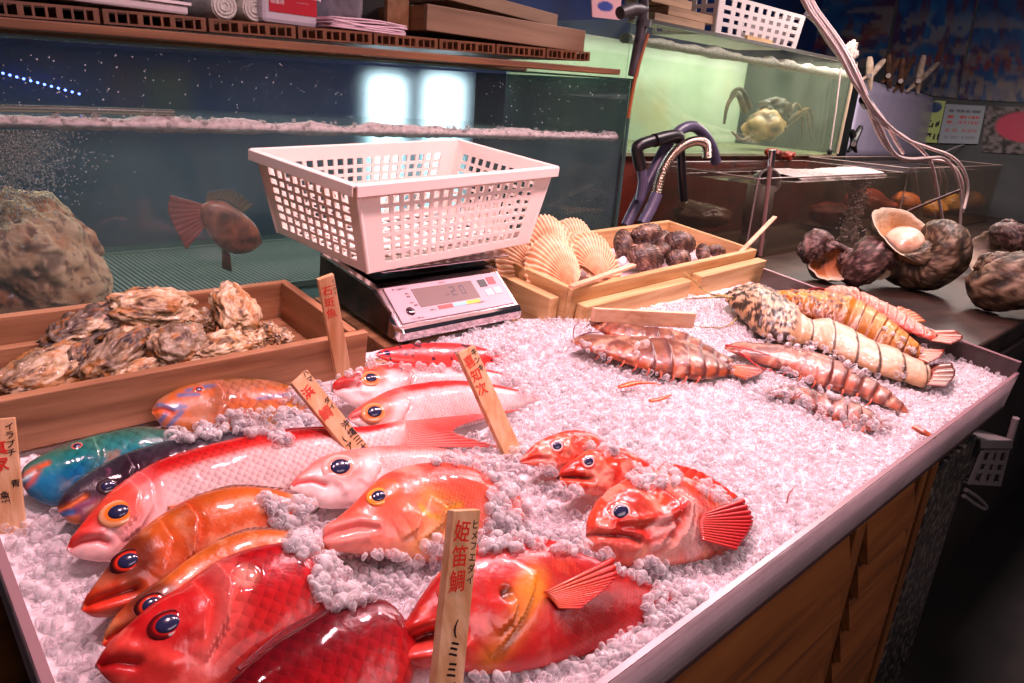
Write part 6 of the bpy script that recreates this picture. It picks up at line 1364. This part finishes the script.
for i, (px, py, a_, b_, ang_, col, lab) in enumerate([(905, 203, .17, .08, 20, srgb(170, 90, 40), 'streaked brown shell at the left end of the shell tank'), (935, 208, .16, .065, 70, srgb(226, 150, 60), 'orange shell in the shell tank under the white tubes'), (952, 203, .14, .07, 80, srgb(230, 160, 70), 'bright amber shell in the middle of the shell tank'), (972, 200, .15, .075, 82, srgb(200, 140, 90), 'pale brown upright shell in the shell tank'), (984, 200, .11, .06, 86, srgb(130, 90, 60), 'dark brown shell at the right end of the shell tank')]):
    y = 1.34; p0_ = VY(px, py, y); bm = bmesh.new(); bmesh.ops.create_icosphere(bm, subdivisions=4, radius=1); v = np.array([q.co for q in bm.verts]); f = [tuple(q.index for q in p.verts) for p in bm.faces]; bm.free()
    n = fbm(v + i, 2, 4, i + 90); rib = .03 * np.cos(np.arctan2(v[:, 2], v[:, 0]) * 18); loc = v * (1 + .2 * (n - .5) + rib)[:, None]; loc[:, 0] = loc[:, 0] * (1 + .25 * loc[:, 2]); W = loc * np.array([b_ * .8, .07, b_ * .72]) + p0_; W[:, 2] -= min(0, W[:, 2].min() - .784)
    o = MB().add(W, f, True).build('sea_shell', CKM); c = np.ones((len(v), 4)); c[:, :3] = ramp(n + rib * 4, [(.25, tuple(k_ * .35 for k_ in col)), (.5, col), (.8, tuple(min(1, k_ * 1.4) for k_ in col))]); setcol(o, c); tag(o, lab, 'shell')
# hoses
PUR = simple('hose_purple', srgb(86, 82, 108), .35); BLK = simple('hose_black', srgb(24, 22, 26), .35)
def yv(pts, y): return [VY(a, b_, y) for a, b_ in pts]
hb = thing('hose', 'fat purple hose arching over the low tank beside the long tank', 'hose', VY(628, 222, 1.30))
MB().tube(crom(yv([(626, 226), (640, 197), (653, 172), (664, 150), (674, 136), (684, 128), (695, 127), (706, 137), (713, 150), (716, 162)], 1.30), 40), .0165, 14).build('tube', PUR, hb)
bp = thing('pipe_elbow', 'black pipe elbow and tee joining the purple hoses', 'pipe', VY(640, 200, 1.272))
MB().tube(crom(yv([(641, 168), (638, 156), (637, 148), (642, 144), (655, 140)], 1.268), 24), .017, 14).build('elbow', BLK, bp); MB().tube(crom(yv([(654, 140.5), (668, 137), (677, 136.5), (680, 142), (681, 157), (682, 175), (684, 200)], 1.264), 30), [.019] * 12 + [.013] * 18, 14).build('tee', BLK, bp)
MB().tube(yv([(641, 166), (643, 182), (640, 200)], 1.268), .014, 12).build('hose_end', PUR, bp)
mh = thing('metal_hose', 'ribbed steel hose curving over the low tank edge', 'hose', VY(655, 200, 1.24))
c_ = crom(yv([(656, 196), (661, 176), (668, 161), (677, 150), (688, 143), (699, 141), (706, 145), (707, 158)], 1.235), 240); MB().tube(c_, [.0125 + .0022 * math.sin(i * 1.15) for i in range(240)], 14).build('tube', simple('steel_hose', srgb(190, 176, 160), .25, metal=1), mh)
MB().tube(crom(yv([(642, 224), (650, 210), (657, 194)], 1.235), 12), .017, 14).build('sleeve', PUR, mh)
# air tubes
AT = simple('air_tube', srgb(232, 206, 206), .3, sss=.2); at = thing('air_tubes', 'bundle of thin white air tubes running down into the low tanks', 'tubes', VY(940, 210, 1.12))
top_ = [(800, -14), (812, 10), (823, 25), (836, 43), (846, 60), (856, 80)]
for i, (off_, tail, y1_) in enumerate([(-3, [(866, 100), (876, 120), (903, 136), (926, 155), (933, 168), (938, 194), (943, 222)], 1.10), (2, [(867, 99), (883, 120), (906, 139), (929, 148), (952, 157), (964, 171), (968, 190), (964, 209)], 1.08), (-1, [(865, 100), (878, 123), (894, 153), (908, 159), (929, 158), (945, 159), (956, 175), (961, 199), (960, 228)], 1.09), (4, [(868, 98), (885, 122), (896, 142), (903, 153)], 1.13), (0, [(866, 101), (874, 124), (886, 146), (902, 159), (925, 160), (950, 164), (962, 182), (963, 212)], 1.11)]):
    pts = [(a + off_, b_ - off_ * .4) for a, b_ in top_] + tail; n_ = len(pts); MB().tube(crom([VY(a, b_, 1.16 + (y1_ - 1.16) * k_ / (n_ - 1)) for k_, (a, b_) in enumerate(pts)], 60), .0068, 8).build('tube', AT, at)
MB().tube([VY(864, 99, 1.14), VY(867.5, 105, 1.14)], .019, 10).build('tie', BLK, at)
tag(MB().tube(crom(yv([(806, 14), (816, 22), (826, 38), (836, 52), (843, 62)], 1.30), 20), .008, 8).build('air_tube', simple('tube_grey', srgb(176, 170, 184), .3)), 'single grey tube hanging beside the white bundle over the green tank', 'tube')
cdn = thing('sinker_cord', 'thin pale cord with a dark weight hanging before the crab tank', 'cord', VY(830, 155, 1.6)); MB().tube(yv([(841, 68), (836, 110), (830, 150)], 1.6), .0035, 6).build('cord', AT, cdn); MB().lathe(VY(830, 151, 1.6) - np.array([0, 0, .02]), (0, 0, 1), [(.0001, 0), (.012, .004), (.012, .03), (.0001, .034)], 10).build('weight', BLK, cdn)
tag(MB().tube(crom(yv([(945, 152), (960, 146), (975, 144), (990, 147), (998, 156)], 1.5), 24), .006, 8).build('air_tube', simple('tube_grey', srgb(176, 170, 184), .3)), 'thin grey tube arching over the shell tank back rim', 'tube')
# hung sheet with clamps
SHT = noisy('sheet_lilac', [srgb(150, 144, 176), srgb(180, 174, 200)], 3, rough=.3, coat=.3, bump=.15, bscale=12)
m = MB(); tl2, tr2, br2, bl2 = VY(862, 78, 1.72), VY(936, 98, 1.72), VY(930, 160, 1.72), VY(845, 160, 1.72)
G = [[(tl2 * (1 - s) + tr2 * s) * (1 - t) + (bl2 * (1 - s) + br2 * s) * t + np.array([0, .012 * math.sin(s * 7) * (1 - t * .5), 0]) for t in np.linspace(0, 1, 8)] for s in np.linspace(0, 1, 30)]
tag(m.grid(np.array(G)).build('plastic_sheet', SHT, solid=.004), 'lilac-grey plastic sheet clamped up behind the white tubes', 'sheet')
hr = MB().tube([VY(852, 77, 1.76), VY(950, 101, 1.76)], .008, 8); hr.tube([VY(852, 77, 1.76), VY(852, 77, 1.76) * np.array([1, 1, 0]) + np.array([0, 0, 1.0])], .008, 8); hr.tube([VY(950, 101, 1.76), VY(950, 101, 1.76) * np.array([1, 1, 0]) + np.array([0, 0, .776])], .008, 8)
tag(hr.build('wire_rack', simple('rack_dark', srgb(40, 38, 40), .4, metal=.6)), 'dark wire rack carrying the clamped plastic sheet', 'rack')
CW = noisy('clamp_white', [srgb(150, 120, 96), srgb(214, 196, 180)], 30, rough=.5); CD = noisy('clamp_brown', [srgb(40, 26, 24), srgb(110, 76, 56)], 30, rough=.5)
def clamp(h1, h2, j1, j2, y, mat, label):
    o = thing('spring_clamp', label, 'clamp', VY(*j1, y)); piv = ((h1[0] + h2[0] + 2 * j1[0] + 2 * j2[0]) / 6, (h1[1] + h2[1] + 2 * j1[1] + 2 * j2[1]) / 6)
    for h_, j_, dy in ((h1, j2, -.012), (h2, j1, .0)): MB().tube(crom([VY(*h_, y + dy), VY(*piv, y + dy), VY(*j_, y + dy)], 12), [.012, .017, .019, .019, .019, .020, .020, .019, .017, .015, .012, .009], 8, flat=.7).build('arm', mat, o)
    MB().tube([VY(*piv, y - .035), VY(*piv, y + .02)], .013, 12).build('spring', STEEL, o)
clamp((870, 57), (884, 60), (862, 79), (870, 90), 1.70, CW, 'white spring clamp at the left end of the lilac sheet'); clamp((889, 54), (898, 60), (882, 82), (890, 88), 1.72, CD, 'dark brown spring clamp next to the white clamp')
clamp((903, 58), (912, 60), (893, 92), (902, 92), 1.72, CD, 'brown spring clamp left of the rust-stained clamp'); clamp((924, 55), (938, 63), (907, 91), (918, 93), 1.70, CW, 'rust-stained pale spring clamp at the right end of the lilac sheet')
clamp((861, 126), (852, 130), (848, 152), (856, 152), 1.66, BLK, 'black spring clamp at the lower left of the lilac sheet')
sh = blob('crumpled_bag', 858, 1.27 + .25, 1.66, .035, .03, .05, 31, noisy('bag_grey', [srgb(110, 96, 92), srgb(150, 136, 130)], 40, rough=.5), 'small crumpled pale bag at the top right corner of the green tank', 'bag', .5)
# things on the green tank
zg = gz1 + .009
wpx = thing('white_crate', 'white perforated plastic crate on top of the green tank', 'basket', VY(755, 30, 1.72)); a_, b_ = VY(716, 25, 1.66)[0], VY(797, 38, 1.66)[0]
WPL = simple('crate_white', srgb(200, 186, 186), .45)
perf(np.array([a_, 1.66, zg]), np.array([b_, 1.66, zg]), np.array([b_ + .02, 1.65, zg + .14]), np.array([a_ - .02, 1.65, zg + .14]), 9, 4, .06, .08, .1, .5).build('side_wall', WPL, wpx, solid=.004)
perf(np.array([b_, 1.66, zg]), np.array([b_, 1.95, zg]), np.array([b_ + .02, 1.96, zg + .14]), np.array([b_ + .02, 1.65, zg + .14]), 6, 4, .06, .08, .1, .5).build('side_wall', WPL, wpx, solid=.004)
perf(np.array([a_, 1.66, zg]), np.array([a_, 1.95, zg]), np.array([a_ - .02, 1.96, zg + .14]), np.array([a_ - .02, 1.65, zg + .14]), 6, 4, .06, .08, .1, .5).build('side_wall', WPL, wpx, solid=.004)
MB().wbox(a_, b_, 1.66, 1.95, zg, zg + .004).build('base', WPL, wpx)
for i, (x0p, x1p, dz, y, lab) in enumerate([(655, 706, 0, 1.66, 'lowest wooden board stacked on the left of the green tank'), (668, 716, .032, 1.67, 'wooden board on the stack beside the white crate'), (650, 690, .064, 1.68, 'topmost wooden board of the stack on the green tank')]):
    xa, xb = VY(x0p, 15, y)[0], VY(x1p, 20, y)[0]; tag(MB().wbox(xa, xb, y, y + .12, zg + dz, zg + .03 + dz).build('wooden_board', CR, bevel=.002), lab, 'board')
tag(MB().frame_box(VY(748, 34, 1.645) * np.array([1, 1, 0]) + np.array([0, 0, zg]), (.20, 0, 0), (0, .012, 0), (0, 0, .018)).build('wooden_strip', WX), 'thin wooden strip lying before the white crate on the green tank', 'strip')

# ------------------------------------------------------------------ giant turban shells
TBM = vcol('turban_shell', .6, coat=.06, bump=1.0, bscale=70, sss=0)
def turban(px, py, w, size, ax, ref, seed, label, cols, inner, oper=True):
    """spiral shell: ax = spire direction, ref = where the mouth faces"""
    ax = nrm(ax); s_ = np.array(ref, float); s_ = nrm(s_ - ax * s_.dot(ax)); r_ = np.cross(s_, ax); c0 = P(px, py, w); n, m_ = 200, 40
    ph = np.linspace(-5.2 * PI, 0, n); k_ = .135; g = np.exp(k_ * ph); ps = np.linspace(0, 2 * PI, m_, endpoint=False)
    PH, PS = np.meshgrid(ph, ps, indexing='ij'); Gk = np.exp(k_ * PH); rho = .80
    nz = fbm(np.stack([PH * .9, PS * 1.2, PH * 0 + seed], -1), 2.2, 4, seed)
    kn = .10 * np.maximum(0, np.cos(PH * 4.5)) ** 2 * np.exp(-((PS - .9) / .45) ** 2) + .035 * np.cos(PS * 9) * .5 + .30 * (nz - .5) + .10 * (fbm(np.stack([PH * 3, PS * 3, PH * 0 + seed], -1), 2.2, 4, seed + 1) - .5)
    rr = rho * (1 + kn); X_ = Gk * (.50 + rr * np.cos(PS)); Z_ = -1.30 * Gk + Gk * rr * 1.05 * np.sin(PS) * -1 + .75
    Wp = c0 + size * ((X_ * np.cos(PH))[..., None] * r_ + (X_ * np.sin(PH))[..., None] * s_ + Z_[..., None] * ax)
    Wp[..., 2] += .8265 - Wp[..., 2].min(); c0 = c0 * 1.0
    mb = MB(); mb.grid(Wp, True, True); k0 = n * m_
    # inner lip folds back inside
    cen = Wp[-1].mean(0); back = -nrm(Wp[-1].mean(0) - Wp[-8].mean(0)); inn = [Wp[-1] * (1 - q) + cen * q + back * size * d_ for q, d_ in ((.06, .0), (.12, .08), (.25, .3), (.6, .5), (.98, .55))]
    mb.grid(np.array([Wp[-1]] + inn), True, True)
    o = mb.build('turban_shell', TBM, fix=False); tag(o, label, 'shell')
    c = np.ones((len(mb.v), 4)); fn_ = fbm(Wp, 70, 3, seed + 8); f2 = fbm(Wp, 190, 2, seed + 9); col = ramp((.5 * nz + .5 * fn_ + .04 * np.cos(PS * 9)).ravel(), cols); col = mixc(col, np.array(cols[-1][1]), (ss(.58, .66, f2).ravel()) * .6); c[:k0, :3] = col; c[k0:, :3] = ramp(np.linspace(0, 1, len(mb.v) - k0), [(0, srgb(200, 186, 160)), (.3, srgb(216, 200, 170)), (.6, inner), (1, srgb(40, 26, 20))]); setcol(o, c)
    if oper:
        ctr = cen + back * size * .14; nn = -back; e1_ = nrm(np.cross(nn, ax)); m2 = MB(); m2.lathe(ctr, nn, [(size * .40, -.01), (size * .42, .0), (size * .34, size * .10), (size * .18, size * .16), (.0005, size * .17)], 28)
        op = m2.build('operculum', noisy('operculum', [srgb(190, 130, 90), srgb(240, 210, 180), srgb(236, 220, 200)], 20, rough=.25, coat=.5), o)
    return o
BR = [(.28, srgb(26, 18, 16)), (.45, srgb(62, 42, 36)), (.6, srgb(90, 64, 56)), (.72, srgb(170, 136, 126))]
GB = [(.28, srgb(20, 22, 14)), (.45, srgb(50, 42, 26)), (.6, srgb(84, 60, 40)), (.72, srgb(160, 140, 112))]
toC = -TU * .75 - TV * .5 + TW * .35
CR_ = CM[:, 0]; toC = -(CM @ np.array([0, .0, 1.0])); UPW = np.array([0, 0, 1.0])
turban(815, 252, .055, .074, CR_ * -.8 - toC * .3, toC * .9 + UPW * .3, 201, 'brown turban shell with open mouth, leftmost of the shells behind the tray', BR, srgb(190, 110, 50), False)
turban(857, 260, .06, .078, -CR_ * .8 + UPW * .35 - toC * .3, -toC * .9 - UPW * .3, 207, 'rough rounded brown turban shell with its mouth turned away, second from the left', BR, srgb(190, 150, 110), False)
turban(930, 266, .075, .124, CR_ * .8 - toC * .5 + UPW * .2, toC * .8 + UPW * .5, 213, 'largest turban shell, its mouth and pale round lid facing the viewer', GB, srgb(206, 150, 96))
turban(1002, 254, .09, .085, UPW * .9 - toC * .3, toC * .64 - CR_ * .77, 219, 'mottled turban shell at the back right of the row', BR, srgb(210, 200, 180), False)
turban(992, 298, .055, .098, -CR_ * .45 + UPW * .7 - toC * .4, -toC * .6 + CR_ * .7, 225, 'dark ribbed turban shell at the front right of the row', GB, srgb(200, 150, 100), False)
tag(MB().wbox(1.78, 2.7, .37, 1.13, .7755, .825).build('shell_tray', noisy('shell_tray', [srgb(36, 27, 23), srgb(74, 56, 46)], 12, rough=.4), bevel=.006), 'wet dark board under the turban shells', 'board')
for i, (a_, b_, w_, lab) in enumerate([((862, 232), (960, 190), (.09, .26), 'long dark feeler rising from between the turban shells')]):
    tag(MB().tube(crom([P(*a_, w_[0]), P((a_[0] + b_[0]) / 2, (a_[1] + b_[1]) / 2 - 1, (w_[0] + w_[1]) / 2), P(*b_, w_[1])], 16), .004, 6).build('lobster_feeler', simple('feeler_dark', srgb(60, 24, 24), .4)), lab, 'feeler')
# ------------------------------------------------------------------ counter front below the tray
OW = wood('front_wood_x', srgb(88, 50, 18), srgb(124, 72, 28), srgb(140, 86, 38), 'x', 1.2); OWZ = wood('front_wood_z', srgb(88, 50, 18), srgb(122, 72, 28), srgb(140, 86, 38), 'z', 1.2)
zt2 = T(0, V0, -.066)[2]; YF = T(0, V0, -.06)[1]
dc = thing('display_counter', 'wooden counter with lapped board panels carrying the ice tray', 'counter', (.6, .6, 0))
xa_, xb_ = VY(926, 499, YF)[0], VY(908, 513, YF)[0]
def vpost(x0_, x1_, d=0.0, nm='post'): MB().wbox(x0_, x1_, YF - .004 - d, YF + .03, .03, zt2 - .004).build(nm, OWZ, dc, bevel=.002)
vpost(xa_ - .03, xa_); vpost(xa_ - .085, xa_ - .055); 
px1 = VY(854.5, 560, YF)[0]; vpost(px1 - .035, px1 + .0); vpost(-.02, .02)
def lapped(x0_, x1_):
    m = MB(); z = zt2 - .005
    while z > .06:
        m.prism([(x0_, YF + .002, z), (x0_, YF - .016, z - .075), (x0_, YF - .004, z - .079), (x0_, YF + .014, z)], (x1_ - x0_, 0, 0)); z -= .062
    m.build('lapped_panel', OW, dc)
lapped(px1 + .012, xa_ - .105); lapped(.03, px1 - .05)
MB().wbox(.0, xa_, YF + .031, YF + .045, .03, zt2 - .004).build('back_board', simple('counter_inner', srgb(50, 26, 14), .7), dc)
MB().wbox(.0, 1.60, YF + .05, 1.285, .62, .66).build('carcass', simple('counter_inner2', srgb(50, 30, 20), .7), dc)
for y in (.42, .75, 1.08): MB().frame_box((.02, y, .66), (1.70, 0, 0), (0, .04, 0), (0, 0, T(0, (y) / math.cos(TILT), 0)[2] - .066 - .66)).build('bearer', OW, dc)
GR = noisy('granite', [srgb(20, 20, 20), srgb(46, 44, 40), srgb(120, 112, 100)], 70, rough=.3, bump=.1, pos=[.4, .52, .66], coat=.3)
gx = xa_ + .006; g1 = VY(958, 492, YF)[0]
tag(MB().wbox(gx, g1, YF - .004, YF + .046, .002, zt2 - .02).build('granite_post', GR, bevel=.004), 'dark speckled granite post at the right end of the wooden counter', 'post')
WPD = simple('basket_grey', srgb(128, 120, 120), .5)
hbk = thing('hanging_basket', 'small white plastic basket hanging under the right end of the tray', 'basket', VY(985, 470, .30)); HY = .30
q = [VY(968, 484, HY), VY(1000, 486, HY), VY(1010, 446, HY), VY(984, 446, HY)]; dd = np.array([0, .05, 0])
perf(q[0], q[1], q[2], q[3], 3, 3, .1, .1, .16, .4).build('side_wall', WPD, hbk, solid=.004); perf(q[0] + dd, q[1] + dd, q[2] + dd, q[3] + dd, 3, 3, .1, .1, .16, .4).build('side_wall', WPD, hbk, solid=.004)
MB().frame_box(q[0], q[1] - q[0], dd, (0, 0, .004)).build('base', WPD, hbk); MB().prism([VY(981, 449, HY - .01), VY(1013, 449, HY - .01), VY(1013, 440, HY - .01), VY(981, 440, HY - .01)], (0, .07, 0)).build('rim', WPD, hbk, bevel=.002)
MB().tube(crom(yv([(966, 490), (978, 498), (987, 508), (984, 509), (973, 503), (964, 496)], HY), 24), .005, 8).build('handle', WPD, hbk); MB().tube(yv([(1009, 442), (1016, 418)], HY), .008, 8).build('hanger', WPD, hbk)
# ------------------------------------------------------------------ camera, light
cd = bpy.data.cameras.new('camera'); co = bpy.data.objects.new('camera', cd); COL.objects.link(co); SC.camera = co
cd.sensor_width = 36; cd.lens = 36 * FOC / 1024; cd.clip_start = .05; cd.clip_end = 50
M = Matrix.Identity(4)
for i in range(3):
    M[i][0] = CM[i, 0]; M[i][1] = -CM[i, 1]; M[i][2] = -CM[i, 2]; M[i][3] = CAM[i]
co.matrix_world = M
def area(name, loc, target, sx, sy, power, col, spread=180):
    l = bpy.data.lights.new(name, 'AREA'); l.shape = 'RECTANGLE'; l.size = sx; l.size_y = sy; l.energy = power; l.color = col; l.spread = R(spread)
    o = bpy.data.objects.new(name, l); COL.objects.link(o); o.location = tuple(loc)
    d = Vector(target) - Vector(loc); o.rotation_euler = d.to_track_quat('-Z', 'Y').to_euler(); return o
for u_, p_ in ((.20, 26), (.62, 32), (1.04, 40), (1.46, 38), (1.85, 20)):
    l = bpy.data.lights.new('stall_lamp', 'SPOT'); l.spot_size = R(128); l.spot_blend = .85; l.energy = p_; l.color = (1, .555, .62); l.shadow_soft_size = .05
    o = bpy.data.objects.new('stall_lamp', l); COL.objects.link(o); o.location = (u_, .60, 1.98)
w = bpy.data.worlds.new('world'); SC.world = w; w.use_nodes = True
w.node_tree.nodes['Background'].inputs[0].default_value = (.55, .62, .8, 1); w.node_tree.nodes['Background'].inputs[1].default_value = .05
vs = SC.view_settings; vs.view_transform = 'Standard'; vs.look = 'None'; vs.gamma = 1; vs.use_curve_mapping = False; vs.exposure = 0
SC.display_settings.display_device = 'sRGB'
SC.cycles.use_denoising = True
SC.cycles.max_bounces = 10; SC.cycles.transparent_max_bounces = 24; SC.cycles.transmission_bounces = 8; SC.cycles.sample_clamp_indirect = 6
SC.cycles.caustics_reflective = False; SC.cycles.caustics_refractive = True
area('street_fill', (.6, -.9, 2.0), (.7, .5, .8), 1.4, .6, 13, (1, .70, .74))
area('crab_tank_fill', (2.9, 1.95, 1.515), (2.9, 1.97, 1.0), 1.6, .4, 6.5, (1, .96, .86))  # unseen fill added to brighten the green tank
area('tank_fill', (.7, 1.62, 1.29), (.7, 1.60, .9), 1.5, .3, 5, (1.0, .93, .85))  # fill added inside the long tank to brighten rock and fish
area('far_fill', (2.7, .7, 2.4), (2.7, 1.1, .8), .9, .4, 34, (1, .78, .78))  # unseen background fill added to brighten shells, tubes and sheet
area('shell_tank_fill', (3.7, 1.35, 1.75), (3.6, 1.3, .8), 1.2, .3, 24, (1, .82, .74))  # unseen fill added above the low tanks to lift their water
